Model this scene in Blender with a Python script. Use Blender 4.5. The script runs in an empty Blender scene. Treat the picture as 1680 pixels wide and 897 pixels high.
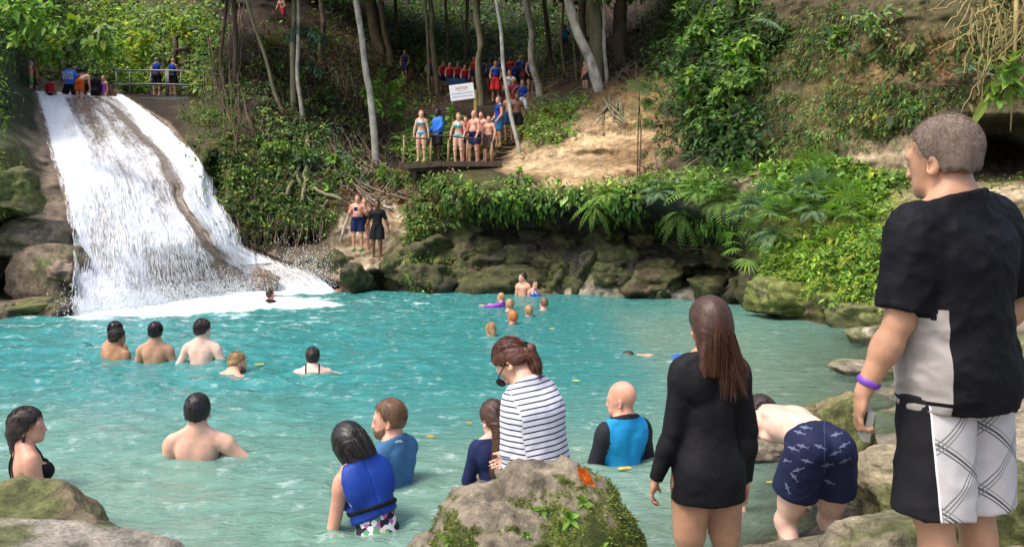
import bpy, math, random
import numpy as np
from mathutils import Vector, Matrix
from mathutils.bvhtree import BVHTree
R = math.radians
SC = bpy.context.scene
COL = SC.collection
random.seed(7); RNG = np.random.default_rng(7)
# ------------------------------------------------------------------ camera, world, sun, exposure
F = 1318.0; CH = 1.7; HOR = 383.0; CX = 840.0       # focal length in photo pixels, eye height over the water, horizon row
cam = bpy.data.cameras.new("camera"); camo = bpy.data.objects.new("camera", cam); COL.objects.link(camo)
camo.location = (0, 0, CH); camo.rotation_euler = (R(90), 0, 0)
cam.sensor_width = 36.0; cam.lens = 36.0 * F / 1680.0
cam.shift_y = -(448.5 - HOR) / 1680.0
cam.clip_start = 0.05; cam.clip_end = 600
SC.camera = camo
SUN_EL, SUN_AZ = R(60), R(238)                    # azimuth: 0 = +Y, clockwise seen from above
wd = bpy.data.worlds.new("World"); SC.world = wd; wd.use_nodes = True
nt = wd.node_tree; bg = nt.nodes["Background"]
sky = nt.nodes.new("ShaderNodeTexSky"); sky.sky_type = 'NISHITA'; sky.sun_disc = False
sky.sun_elevation = SUN_EL; sky.sun_rotation = SUN_AZ; sky.dust_density = 5.0; sky.air_density = 1.0; sky.ozone_density = 0.6
nt.links.new(sky.outputs[0], bg.inputs[0]); bg.inputs[1].default_value = 0.15
sl = bpy.data.lights.new("sun", 'SUN'); sl.energy = 1.15; sl.angle = R(12); sl.color = (1, .95, .87)
so = bpy.data.objects.new("sun", sl); COL.objects.link(so)
sd = Vector((math.sin(SUN_AZ) * math.cos(SUN_EL), math.cos(SUN_AZ) * math.cos(SUN_EL), math.sin(SUN_EL)))
so.rotation_euler = sd.to_track_quat('Z', 'Y').to_euler(); so.location = sd * 60
SC.view_settings.view_transform = 'Standard'; SC.view_settings.look = 'None'
SC.view_settings.gamma = 1.0; SC.view_settings.exposure = 1.05
SC.view_settings.use_curve_mapping = False
# ------------------------------------------------------------------ helpers
def P(px, py, Y):
    return np.array([(px - CX) / F * Y, Y, CH - (py - HOR) / F * Y], float)
def clamp(a, lo=0., hi=1.): return np.minimum(np.maximum(a, lo), hi)
def sstep(a, b, x):
    t = clamp((x - a) / (b - a)); return t * t * (3 - 2 * t)
def _h(ix, iy, iz, seed):
    n = (ix.astype(np.uint32) * np.uint32(374761393) + iy.astype(np.uint32) * np.uint32(668265263)
         + iz.astype(np.uint32) * np.uint32(2147483647 - 60) + np.uint32(seed * 1013 + 17))
    n = (n ^ (n >> np.uint32(13))) * np.uint32(1274126177)
    n = n ^ (n >> np.uint32(16))
    return (n & np.uint32(0xffff)).astype(np.float32) / 32767.5 - 1
def vnoise(x, y, z, seed=0):
    x = np.asarray(x, np.float32); y = np.asarray(y, np.float32); z = np.asarray(z, np.float32)
    x, y, z = np.broadcast_arrays(x, y, z)
    ix = np.floor(x); iy = np.floor(y); iz = np.floor(z)
    fx = x - ix; fy = y - iy; fz = z - iz
    fx = fx * fx * (3 - 2 * fx); fy = fy * fy * (3 - 2 * fy); fz = fz * fz * (3 - 2 * fz)
    ix = ix.astype(np.int32); iy = iy.astype(np.int32); iz = iz.astype(np.int32)
    def c(a, b, d): return _h(ix + a, iy + b, iz + d, seed)
    x00 = c(0,0,0) * (1 - fx) + c(1,0,0) * fx; x10 = c(0,1,0) * (1 - fx) + c(1,1,0) * fx
    x01 = c(0,0,1) * (1 - fx) + c(1,0,1) * fx; x11 = c(0,1,1) * (1 - fx) + c(1,1,1) * fx
    return (x00 * (1 - fy) + x10 * fy) * (1 - fz) + (x01 * (1 - fy) + x11 * fy) * fz
def fbm(x, y, z, o=4, seed=0, g=.5):
    r = 0; a = 1; s = 0
    for i in range(o):
        r = r + a * vnoise(x * 2**i, y * 2**i, z * 2**i, seed + i); s += a; a *= g
    return r / s
def ridged(x, y, z, o=4, seed=0):
    r = 0; a = 1; s = 0
    for i in range(o):
        r = r + a * (1 - 2 * np.abs(vnoise(x * 2**i, y * 2**i, z * 2**i, seed + i))); s += a; a *= .5
    return r / s
def link(o, parent=None):
    COL.objects.link(o)
    if parent is not None: o.parent = parent
    return o
def tag(o, label=None, cat=None, group=None, kind=None):
    if label: o['label'] = label
    if cat: o['category'] = cat
    if group: o['group'] = group
    if kind: o['kind'] = kind
    return o
def empty(name, loc=(0,0,0), rz=0., **k):
    o = bpy.data.objects.new(name, None); o.location = tuple(loc); o.rotation_euler = (0, 0, rz)
    o.empty_display_size = .1; link(o); tag(o, **k); return o
def mesh(name, V, Fc, mat, col=None, attrs=None, smooth=True, matidx=None):
    me = bpy.data.meshes.new(name)
    V = np.asarray(V, np.float32).reshape(-1, 3)
    if isinstance(Fc, (list, tuple)) and len(Fc) and not isinstance(Fc[0], np.ndarray) and len(set(len(f) for f in Fc)) > 1:
        ls = [len(f) for f in Fc]; flat = np.array([i for f in Fc for i in f], np.int32); cnt = np.array(ls, np.int32)
    else:
        Fc = np.asarray(Fc, np.int32); flat = Fc.ravel(); cnt = np.full(len(Fc), Fc.shape[1] if len(Fc) else 3, np.int32)
    me.vertices.add(len(V)); me.vertices.foreach_set('co', V.ravel())
    me.loops.add(len(flat)); me.loops.foreach_set('vertex_index', flat)
    me.polygons.add(len(cnt)); st = np.zeros(len(cnt), np.int32); st[1:] = np.cumsum(cnt)[:-1]
    me.polygons.foreach_set('loop_start', st); me.polygons.foreach_set('loop_total', cnt)
    me.polygons.foreach_set('use_smooth', np.full(len(cnt), bool(smooth)))
    mats = mat if isinstance(mat, (list, tuple)) else [mat]
    for m in mats: me.materials.append(m)
    if matidx is not None: me.polygons.foreach_set('material_index', np.asarray(matidx, np.int32))
    if col is not None:
        a = me.color_attributes.new('Col', 'FLOAT_COLOR', 'POINT'); c = np.ones((len(V), 4), np.float32); c[:, :3] = col
        a.data.foreach_set('color', c.ravel())
    for k, v in (attrs or {}).items():
        a = me.attributes.new(k, 'FLOAT', 'POINT'); a.data.foreach_set('value', np.asarray(v, np.float32))
    me.update(); me.validate(); return me
def obj(name, me, parent=None, loc=None, **k):
    o = bpy.data.objects.new(name, me); link(o, parent)
    if loc is not None: o.location = tuple(loc)
    tag(o, **k); return o
class MB:
    """collects simple solids into one mesh"""
    def __init__(s): s.V = []; s.F = []; s.n = 0
    def add(s, V, Fc):
        s.V += [tuple(v) for v in V]; s.F += [tuple(i + s.n for i in f) for f in Fc]; s.n = len(s.V); return s
    def box(s, c, d, rot=None):
        V = []
        for i in (-1, 1):
            for j in (-1, 1):
                for k in (-1, 1):
                    v = Vector((i * d[0] / 2, j * d[1] / 2, k * d[2] / 2))
                    if rot is not None: v = rot @ v
                    V.append(tuple(v + Vector(c)))
        return s.add(V, [(0,1,3,2),(4,6,7,5),(0,4,5,1),(2,3,7,6),(0,2,6,4),(1,5,7,3)])
    def tube(s, pts, rad, n=8, cap=True):
        pts = [Vector(p) for p in pts]
        if not hasattr(rad, '__len__'): rad = [rad] * len(pts)
        V = []; Fc = []; ref = Vector((0.13, .31, .94))
        for i, p in enumerate(pts):
            t = (pts[min(i + 1, len(pts) - 1)] - pts[max(i - 1, 0)])
            t = t.normalized() if t.length > 1e-9 else Vector((0, 0, 1))
            a = t.cross(ref if abs(t.dot(ref)) < .95 else Vector((1, 0, 0))).normalized(); b = t.cross(a)
            for j in range(n):
                w = 2 * math.pi * j / n; V.append(tuple(p + (a * math.cos(w) + b * math.sin(w)) * rad[i]))
        for i in range(len(pts) - 1):
            for j in range(n):
                Fc.append((i * n + j, i * n + (j + 1) % n, (i + 1) * n + (j + 1) % n, (i + 1) * n + j))
        if cap: Fc.append(tuple(range(n))[::-1]); Fc.append(tuple((len(pts) - 1) * n + j for j in range(n)))
        return s.add(V, Fc)
    def build(s, name, mat, parent=None, smooth=False, col=None, **k):
        c = None
        if col is not None: c = np.tile(np.array(col, np.float32), (len(s.V), 1))
        return obj(name, mesh(name, s.V, s.F, mat, smooth=smooth, col=c), parent, **k)
# ------------------------------------------------------------------ materials
MATS = {}
def newmat(name):
    m = bpy.data.materials.new(name); m.use_nodes = True; return m, m.node_tree, m.node_tree.nodes["Principled BSDF"]
def nd(nt, typ, **k):
    n = nt.nodes.new(typ)
    for a, b in k.items():
        if a == 'inp':
            for i, v in b.items(): n.inputs[i].default_value = v
        else: setattr(n, a, b)
    return n
def mat(name, color=None, rough=.6, bump=0., bscale=20., var=.0, vscale=3., spec=.3, vcol=False, sss=0., metal=0., stretch=None, detail=6.0, alpha=None, bdist=.02):
    if name in MATS: return MATS[name]
    m, nt, p = newmat(name); L = nt.links
    p.inputs['Roughness'].default_value = rough; p.inputs['Specular IOR Level'].default_value = spec
    p.inputs['Metallic'].default_value = metal
    tc = nd(nt, 'ShaderNodeTexCoord'); src = tc.outputs['Object']
    if stretch:
        mp = nd(nt, 'ShaderNodeMapping'); mp.inputs['Scale'].default_value = stretch; L.new(src, mp.inputs[0]); src = mp.outputs[0]
    if vcol:
        at = nd(nt, 'ShaderNodeAttribute', attribute_name='Col'); base = at.outputs['Color']
        if color is not None:
            mx = nd(nt, 'ShaderNodeMix', data_type='RGBA', blend_type='MULTIPLY'); mx.inputs[0].default_value = 1
            L.new(base, mx.inputs[6]); mx.inputs[7].default_value = (*color, 1); base = mx.outputs[2]
    else:
        rg = nd(nt, 'ShaderNodeRGB'); rg.outputs[0].default_value = (*color, 1); base = rg.outputs[0]
    if var > 0:
        nz = nd(nt, 'ShaderNodeTexNoise', inp={'Scale': vscale, 'Detail': detail, 'Roughness': .65}); L.new(src, nz.inputs[0])
        mr = nd(nt, 'ShaderNodeMapRange', inp={1: .3, 2: .7, 3: 1 - var, 4: 1 + var}); L.new(nz.outputs[0], mr.inputs[0])
        hs = nd(nt, 'ShaderNodeVectorMath', operation='SCALE'); L.new(base, hs.inputs[0]); L.new(mr.outputs[0], hs.inputs[3]); base = hs.outputs[0]
    L.new(base, p.inputs['Base Color'])
    if sss > 0:
        p.inputs['Subsurface Weight'].default_value = sss; p.inputs['Subsurface Radius'].default_value = (1, .4, .25); p.inputs['Subsurface Scale'].default_value = .012
    if bump > 0:
        nz = nd(nt, 'ShaderNodeTexNoise', inp={'Scale': bscale, 'Detail': detail, 'Roughness': .6}); L.new(src, nz.inputs[0])
        b = nd(nt, 'ShaderNodeBump', inp={'Strength': bump, 'Distance': bdist}); L.new(nz.outputs[0], b.inputs['Height']); L.new(b.outputs[0], p.inputs['Normal'])
    MATS[name] = m; return m
def leafmat(name, tint=(1, 1, 1), rough=.58, trans=.3):
    m, nt, p = newmat(name); L = nt.links
    at = nd(nt, 'ShaderNodeAttribute', attribute_name='Col')
    mx = nd(nt, 'ShaderNodeMix', data_type='RGBA', blend_type='MULTIPLY'); mx.inputs[0].default_value = 1
    L.new(at.outputs['Color'], mx.inputs[6]); mx.inputs[7].default_value = (*tint, 1)
    L.new(mx.outputs[2], p.inputs['Base Color']); p.inputs['Roughness'].default_value = rough
    p.inputs['Specular IOR Level'].default_value = .22
    tr = nd(nt, 'ShaderNodeBsdfTranslucent'); ad = nd(nt, 'ShaderNodeMix', data_type='RGBA', blend_type='MULTIPLY'); ad.inputs[0].default_value = 1
    L.new(mx.outputs[2], ad.inputs[6]); ad.inputs[7].default_value = (1.5, 1.7, .7, 1); L.new(ad.outputs[2], tr.inputs[0])
    ms = nd(nt, 'ShaderNodeMixShader'); ms.inputs[0].default_value = trans
    out = nt.nodes['Material Output']; L.new(p.outputs[0], ms.inputs[1]); L.new(tr.outputs[0], ms.inputs[2]); L.new(ms.outputs[0], out.inputs[0])
    MATS[name] = m; return m
LEAF = leafmat('leaf'); 
def groundmat(name, bump=.6, dist=.06, sc=(1.2, 5., 22.), rough=.85, gloss=0.):
    """rock, soil and moss: colour from the 'Col' attribute, fine grain and relief from noise"""
    m, nt, p = newmat(name); L = nt.links
    g = nd(nt, 'ShaderNodeNewGeometry'); at = nd(nt, 'ShaderNodeAttribute', attribute_name='Col')
    n1 = nd(nt, 'ShaderNodeTexNoise', inp={'Scale': sc[1], 'Detail': 8., 'Roughness': .68}); L.new(g.outputs['Position'], n1.inputs[0])
    n2 = nd(nt, 'ShaderNodeTexNoise', inp={'Scale': sc[2], 'Detail': 5., 'Roughness': .7}); L.new(g.outputs['Position'], n2.inputs[0])
    vo = nd(nt, 'ShaderNodeTexVoronoi', feature='DISTANCE_TO_EDGE', inp={'Scale': sc[0] * 1.7}); L.new(g.outputs['Position'], vo.inputs[0])
    mr = nd(nt, 'ShaderNodeMapRange', inp={1: .32, 2: .7, 3: .45, 4: 1.6}); L.new(n1.outputs[0], mr.inputs[0])
    mr2 = nd(nt, 'ShaderNodeMapRange', inp={1: .3, 2: .7, 3: .6, 4: 1.4}); L.new(n2.outputs[0], mr2.inputs[0])
    mu = nd(nt, 'ShaderNodeMath', operation='MULTIPLY'); L.new(mr.outputs[0], mu.inputs[0]); L.new(mr2.outputs[0], mu.inputs[1])
    sc_ = nd(nt, 'ShaderNodeVectorMath', operation='SCALE'); L.new(at.outputs['Color'], sc_.inputs[0]); L.new(mu.outputs[0], sc_.inputs[3])
    L.new(sc_.outputs[0], p.inputs['Base Color']); p.inputs['Roughness'].default_value = rough; p.inputs['Specular IOR Level'].default_value = .25
    ad = nd(nt, 'ShaderNodeMath', operation='MULTIPLY_ADD', inp={1: .45}); L.new(n2.outputs[0], ad.inputs[0]); L.new(n1.outputs[0], ad.inputs[2])
    b = nd(nt, 'ShaderNodeBump', inp={'Strength': bump, 'Distance': dist}); L.new(ad.outputs[0], b.inputs['Height']); L.new(b.outputs[0], p.inputs['Normal'])
    MATS[name] = m; return m
# ------------------------------------------------------------------ implicit surfaces -> one continuous mesh
def V3(*a): return np.array(a, float)
def unit(v):
    v = np.asarray(v, float); return v / (np.linalg.norm(v) + 1e-12)
def rotx(a): c, s = math.cos(a), math.sin(a); return np.array([[1,0,0],[0,c,-s],[0,s,c]])
def roty(a): c, s = math.cos(a), math.sin(a); return np.array([[c,0,s],[0,1,0],[-s,0,c]])
def rotz(a): c, s = math.cos(a), math.sin(a); return np.array([[c,-s,0],[s,c,0],[0,0,1]])
class Grid:
    def __init__(s, lo, hi, h):
        s.h = h; s.lo = np.array(lo, float); n = np.ceil((np.array(hi) - s.lo) / h).astype(int) + 1; s.n = n
        s.x = (s.lo[0] + h * np.arange(n[0])).astype(np.float32)[:, None, None]
        s.y = (s.lo[1] + h * np.arange(n[1])).astype(np.float32)[None, :, None]
        s.z = (s.lo[2] + h * np.arange(n[2])).astype(np.float32)[None, None, :]
    def full(s, v=9.): return np.full(tuple(s.n), v, np.float32)
    def sub(s, lo, hi):
        a = np.maximum(np.floor((np.array(lo) - s.lo) / s.h).astype(int), 0); b = np.minimum(np.ceil((np.array(hi) - s.lo) / s.h).astype(int) + 1, s.n)
        if (a >= b).any(): return None
        sl = (slice(a[0], b[0]), slice(a[1], b[1]), slice(a[2], b[2]))
        return sl, s.x[sl[0]], s.y[:, sl[1]], s.z[:, :, sl[2]]
def smin(a, b, k):
    h = np.maximum(k - np.abs(a - b), 0) / k
    return np.minimum(a, b) - h * h * k * .25
def smax(a, b, k): return -smin(-a, -b, k)
def prim_eval(g, D, pr):
    kind, k, neg = pr[0], pr[1], pr[2]
    if kind == 'c':
        a, b, ra, rb, ax, fs = pr[3:]
        mr = max(ra, rb) * (max(1, fs) if ax is not None else 1) + k + g.h * 2 + .03
        r = g.sub(np.minimum(a, b) - mr, np.maximum(a, b) + mr)
        if r is None: return
        sl, x, y, z = r; ab = b - a; L2 = max(float(ab @ ab), 1e-9)
        qx = x - a[0]; qy = y - a[1]; qz = z - a[2]
        t = np.clip((qx * ab[0] + qy * ab[1] + qz * ab[2]) / L2, 0, 1)
        qx = qx - t * ab[0]; qy = qy - t * ab[1]; qz = qz - t * ab[2]
        if ax is not None:
            d = qx * ax[0] + qy * ax[1] + qz * ax[2]; e = (1 / fs - 1)
            qx = qx + ax[0] * d * e; qy = qy + ax[1] * d * e; qz = qz + ax[2] * d * e
        d = np.sqrt(qx * qx + qy * qy + qz * qz) - (ra + (rb - ra) * t)
        if ax is not None and fs < 1: d = d * (fs * .5 + .5)
    else:
        c, rr, M = pr[3:]
        mr = float(max(rr)) + k + g.h * 2 + .03
        r = g.sub(c - mr, c + mr)
        if r is None: return
        sl, x, y, z = r; x = x - c[0]; y = y - c[1]; z = z - c[2]
        if M is not None:
            x, y, z = (x * M[0,0] + y * M[1,0] + z * M[2,0], x * M[0,1] + y * M[1,1] + z * M[2,1], x * M[0,2] + y * M[1,2] + z * M[2,2])
        x = x / rr[0]; y = y / rr[1]; z = z / rr[2]
        k0 = np.sqrt(x * x + y * y + z * z); x = x / rr[0]; y = y / rr[1]; z = z / rr[2]
        d = k0 * (k0 - 1) / (np.sqrt(x * x + y * y + z * z) + 1e-6)
    if neg: D[sl] = smax(D[sl], -d, k)
    else: D[sl] = smin(D[sl], d, k)
def cone(a, b, ra, rb=None, k=.02, ax=None, fs=1., neg=False):
    return ('c', k, neg, np.asarray(a, float), np.asarray(b, float), ra, ra if rb is None else rb, None if ax is None else unit(ax), fs)
def ell(c, r, M=None, k=.02, neg=False): return ('e', k, neg, np.asarray(c, float), np.asarray(r, float), M)
def nets(D, g):
    """surface nets: D < 0 inside"""
    S = D < 0
    n = D.shape; c = np.zeros((n[0]-1, n[1]-1, n[2]-1), np.int8)
    for i in (0,1):
        for j in (0,1):
            for k in (0,1): c += S[i:n[0]-1+i, j:n[1]-1+j, k:n[2]-1+k]
    act = (c > 0) & (c < 8); I = np.argwhere(act)
    if len(I) == 0: return np.zeros((0,3)), np.zeros((0,4), int)
    idx = np.full(c.shape, -1, np.int32); idx[act] = np.arange(len(I))
    acc = np.zeros((len(I), 3)); cnt = np.zeros(len(I))
    cr = {}
    for i in (0,1):
        for j in (0,1):
            for k in (0,1): cr[(i,j,k)] = D[I[:,0]+i, I[:,1]+j, I[:,2]+k].astype(float)
    for a in range(3):
        for u in (0,1):
            for v in (0,1):
                p = [u, v]; p.insert(a, 0); q = [u, v]; q.insert(a, 1)
                d0 = cr[tuple(p)]; d1 = cr[tuple(q)]; m = (d0 < 0) != (d1 < 0)
                t = np.where(m, d0 / np.where(m, d0 - d1, 1), 0)
                pt = np.tile(np.array(p, float), (len(I), 1)); pt[:, a] += t
                acc += pt * m[:, None]; cnt += m
    Vv = (I + acc / cnt[:, None]) * g.h + g.lo
    Q = []
    for a in range(3):
        sl0 = [slice(1, n[i]-1) for i in range(3)]; sl1 = list(sl0); sl0[a] = slice(0, n[a]-1); sl1[a] = slice(1, n[a])
        s0 = S[tuple(sl0)]; s1 = S[tuple(sl1)]; E = np.argwhere(s0 != s1)
        if len(E) == 0: continue
        base = E.copy()
        for i in range(3):
            if i != a: base[:, i] += 1
        flip = s0[tuple(E.T)]
        b, c_ = [(1,2),(2,0),(0,1)][a]
        def cell(db, dc):
            q = base.copy(); q[:, b] += db; q[:, c_] += dc; return idx[q[:,0], q[:,1], q[:,2]]
        q = np.stack([cell(-1,-1), cell(0,-1), cell(0,0), cell(-1,0)], 1)
        q[~flip] = q[~flip][:, ::-1]; Q.append(q)
    Q = np.concatenate(Q); Q = Q[(Q >= 0).all(1)]
    return Vv, Q
def field(prims, g, D=None):
    if D is None: D = g.full()
    for p in prims: prim_eval(g, D, p)
    return D
def bounds(prims, pad):
    lo = np.full(3, 1e9); hi = -lo
    for p in prims:
        if p[2]: continue
        if p[0] == 'c':
            r = max(p[5], p[6]) * (max(1, p[8])); lo = np.minimum(lo, np.minimum(p[3], p[4]) - r); hi = np.maximum(hi, np.maximum(p[3], p[4]) + r)
        else: r = max(p[4]); lo = np.minimum(lo, p[3] - r); hi = np.maximum(hi, p[3] + r)
    return lo - pad, hi + pad
# ------------------------------------------------------------------ the human figure
SKIN = {}
def skin(tone):
    T = {'fair': (.62,.36,.26), 'pink': (.58,.29,.20), 'tan': (.45,.245,.15), 'olive': (.36,.18,.09), 'brown': (.16,.075,.042), 'dark': (.045,.022,.015), 'pale': (.70,.46,.36), 'red': (.46,.17,.11)}
    if tone not in SKIN: SKIN[tone] = mat('skin_' + tone, T[tone], rough=.48, bump=.2, bscale=70, var=.22, vscale=7, spec=.35, sss=.12, bdist=.004)
    return SKIN[tone]
class Fig:
    """x right, y forward, z up; feet near z=0; groups of primitives so that clothes can follow the body"""
    def __init__(s, h=1.75, fem=False, g=1., lean=0., twist=0., side=0., head=(0, 0, 0), aL=None, aR=None, lL=None, lR=None, pitch=0., hands=0, curl=.5,
                 handL=None, handR=None, feet=True, child=False, waist_pivot=.13, belly=0., shw=1.):
        s.fem = fem; g = 1 + (g - 1) * .6; shw = shw * .92; k = h / 1.75; s.k = k; G = s.G = {'torso': [], 'head': [], 'aL': [], 'aR': [], 'lL': [], 'lR': [], 'hand': [], 'neck': []}
        w = (.90 if fem else .95) * g; hp = 1.06 if fem else 1.
        s.Rp = Rp = rotx(-R(pitch)); s.p0 = p0 = V3(0, 0, .95)
        def pel(x, y, z): return p0 + Rp @ V3(x, y, z)
        s.Rc = Rc = Rp @ rotz(R(twist)) @ roty(R(side)) @ rotx(-R(lean)); c0 = pel(0, 0, .11)
        s.c0 = c0
        def ch(x, y, z): return c0 + Rc @ V3(x, y, z)
        hy, hpit, hr = head; s.Rh = Rh = Rc @ rotz(R(hy)) @ rotx(-R(hpit)) @ roty(R(hr)); h0 = ch(0, 0.0, .447); s.h0 = h0
        def hd(x, y, z): return h0 + Rh @ (V3(x, y, z) * s.hs)
        s.hs = 1.16 if child else 1.06; s.pel, s.ch, s.hd = pel, ch, hd
        T = G['torso']
        T += [ell(pel(0, -.005, 0), (.155 * w * hp, .105 * w, .125), Rp, k=.04),
              ell(pel(0, .005, .09) * .6 + ch(0, .005, 0) * .4, (.128 * w, .098 * w, .15), Rp * .5 + Rc * .5, k=.05),
              ell(ch(0, .0, .17), (.143 * w * (.93 if fem else 1), .104 * w, .19), Rc, k=.05),
              ell(ch(0, -.005, .27), (.152 * w * shw, .088 * w, .11), Rc, k=.04)]
        for sx in (-1, 1):
            T += [ell(pel(sx * .068 * w, -.062 * w, -.045), (.083 * w, .078 * w, .09), Rp, k=.03),
                  cone(ch(sx * .035, -.025, .40), ch(sx * .160 * w * shw, -.015, .325), .045, .048, k=.06),
                  ell(ch(sx * .075, -.066, .255), (.062, .035, .085), Rc @ roty(R(sx * -14)), k=.03)]
            if fem: T.append(ell(ch(sx * .068, .085, .205), (.062, .058, .06), Rc, k=.022))
            else: T.append(ell(ch(sx * .07, .066, .25), (.078, .036, .058), Rc, k=.035))
        if belly: T.append(ell(ch(0, .045, -.0), (.13 * g, .10 * g * (1 + belly), .15), Rc, k=.06))
        T.append(cone(ch(0, -.132 * w, .3), ch(0, -.125 * w, -.05), .014, .018, k=.05, neg=True))
        nr = .05 if fem else .06
        G['neck'] += [cone(ch(0, -.022, .345), hd(0, -.012, .03), nr * 1.12, nr, k=.035)]
        # head
        H = G['head']; q = s.hs
        jw = .9 if fem else 1.
        H += [ell(hd(0, -.004, .105), np.array((.076, .097, .094)) * q, Rh, k=.03), ell(hd(0, .034, .052), np.array((.063 * jw, .064, .084)) * q, Rh, k=.03),
              ell(hd(0, .05, -.004), np.array((.047 * jw, .046, .036)) * q, Rh, k=.03), ell(hd(0, .084, -.022), np.array((.02, .016, .017)) * q, Rh, k=.02),
              cone(hd(-.04, .082, .092), hd(.04, .082, .092), .012 * q, k=.02)]
        H += [ell(hd(sx * .031, .103, .072), np.array((.017, .013, .011)) * q, Rh, k=.012, neg=True) for sx in (-1, 1)]
        H += [ell(hd(sx * .031, .088, .072), np.array((.0135, .0125, .0125)) * q, Rh, k=.004) for sx in (-1, 1)]
        H += [cone(hd(0, .098, .078), hd(0, .113, .038), .008 * q, .0105 * q, k=.02), ell(hd(-.013, .107, .034), np.array((.009,) * 3) * q, Rh, k=.008), ell(hd(.013, .107, .034), np.array((.009,) * 3) * q, Rh, k=.008),
              ell(hd(0, .096, .012), np.array((.024, .012, .0065)) * q, Rh, k=.006), ell(hd(0, .094, .001), np.array((.021, .012, .0075)) * q, Rh, k=.006)]
        for sx in (-1, 1):
            M = Rh @ rotz(R(-sx * 22)) @ rotx(R(8))
            H += [ell(hd(sx * .079, -.006, .052), np.array((.0085, .02, .032)) * q, M, k=.01), ell(hd(sx * .085, .000, .056), np.array((.006, .011, .018)) * q, M, k=.006, neg=True)]
        # arms
        s.J = {}
        ul, fl = .285, .25
        for sd_, key, arm, hh in ((-1, 'aL', aL, handL), (1, 'aR', aR, handR)):
            if arm is None: arm = ((sd_ * .14, -.02, -1), (sd_ * .03, .22, -1))
            u, f = unit(arm[0]), unit(arm[1]); S0 = ch(sd_ * .176 * w * shw, -.012, .312); E = S0 + u * ul; W = E + f * fl
            s.J[key] = (S0, E, W, u, f); aw = (.88 if fem else 1.) * (.5 + .5 * g); A = G[key]
            A += [cone(S0, E, .05 * aw, .041 * aw, k=.035), ell(S0 + u * .04 + Rc @ V3(sd_ * .008, 0, 0), (.054 * aw, .056 * aw, .068), None, k=.03),
                  cone(E, E + f * .1, .041 * aw, .043 * aw, k=.02), cone(E + f * .08, W, .043 * aw, .026 * aw, k=.02),
                  cone(S0 + u * .1, E - u * .05, .038 * aw, .036 * aw, k=.03)]
            # hand: dirs (along, palm normal)
            hdv, pn, cu = (f, V3(-sd_, 0, 0), curl) if hh is None else (unit(hh[0]), unit(hh[1]), hh[2])
            pn = unit(pn - hdv * (pn @ hdv)); sdv = np.cross(hdv, pn) * sd_     # thumb side
            sdv = unit(sdv); s.J['h' + key] = (W, hdv, pn, sdv)
            hk = (.9 if fem else 1.) * (.85 if child else 1.)
            hc = W + hdv * .048 * hk
            HG = G['hand']
            if hands == 0:
                HG += [cone(W, W + hdv * .06, .026, .03, k=.02, ax=pn, fs=.55), cone(W + hdv * .06, W + hdv * .13 + pn * .03 * cu, .03, .016, k=.02, ax=pn, fs=.5), cone(W + hdv * .02 + sdv * .02, W + hdv * .075 + sdv * .04 + pn * .01, .013, .01, k=.01)]
            else:
                HG += [cone(W, W + hdv * .03 * hk, .024 * hk, .03 * hk, k=.02, ax=pn, fs=.62), ell(hc, (.040 * hk, .014 * hk, .048 * hk), np.stack([sdv, pn, hdv], 1), k=.018),
                       cone(W + hdv * .02 + sdv * .022 + pn * .004, W + hdv * .06 + sdv * .034 + pn * .012, .015 * hk, .013 * hk, k=.014)]
                for i, (off, ln) in enumerate(((.030, .072), (.010, .080), (-.011, .074), (-.031, .058))):
                    ct = cu * (1 + .12 * i); p = W + hdv * (.088 - abs(i - 1) * .004) * hk + sdv * off * hk; d = hdv + sdv * (off * 1.5)
                    ang = .35 * ct; r = .0088 * hk
                    for j, fr in enumerate((.45, .3, .25)):
                        dd = unit(d) * math.cos(ang) + pn * math.sin(ang); q2 = p + dd * ln * fr * hk
                        HG.append(cone(p, q2, r * (1 - .08 * j), r * (.94 - .08 * j), k=.003)); p = q2; ang += .85 * ct
                t0 = W + hdv * .035 * hk + sdv * .034 * hk + pn * .008; d1 = unit(hdv * .72 + sdv * .62 + pn * .35); t1 = t0 + d1 * .034 * hk
                d2 = unit(hdv * .85 + sdv * .2 + pn * (.3 + .5 * cu)); t2 = t1 + d2 * .03 * hk
                HG += [cone(t0, t1, .0115 * hk, .0105 * hk, k=.008), cone(t1, t2, .0105 * hk, .0085 * hk, k=.004)]
        for sd_, key, leg in ((-1, 'lL', lL), (1, 'lR', lR)):
            if leg is None: leg = ((sd_ * .03, .0, -1), (0, -.03, -1))
            u, f = unit(leg[0]), unit(leg[1]); S0 = pel(sd_ * .088 * w, 0, -.045); K = S0 + u * .43; A_ = K + f * .40
            s.J[key] = (S0, K, A_, u, f); L_ = G[key]; lw = (1.04 if fem else 1.) * (.45 + .55 * g)
            back = unit(V3(0, -1, 0) - f * (-f[1]))
            L_ += [cone(S0, K, .088 * lw, .055 * lw, k=.04), cone(S0 + u * .08, S0 + u * .3, .085 * lw, .068 * lw, k=.04), ell(K + V3(0, .01, 0), (.052 * lw, .052, .06), None, k=.03),
                   cone(K, A_, .05 * lw, .034, k=.03), ell(K + f * .13 + back * .024 * lw, (.05 * lw, .045 * lw, .105), None, k=.03)]
            if feet:
                ft = V3(0, 1, 0) if len(leg) < 3 else unit(leg[2])
                L_ += [cone(A_ - ft * .03 + V3(0, 0, -.045), A_ + ft * .13 + V3(0, 0, -.055), .032, .028, k=.025, ax=(0, 0, 1), fs=.9), ell(A_ + ft * .155 + V3(0, 0, -.062), (.042, .05, .02), None, k=.02), cone(A_, A_ - ft * .02 + V3(0, 0, -.04), .034, .034, k=.03)]
        s.scale = k
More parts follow.
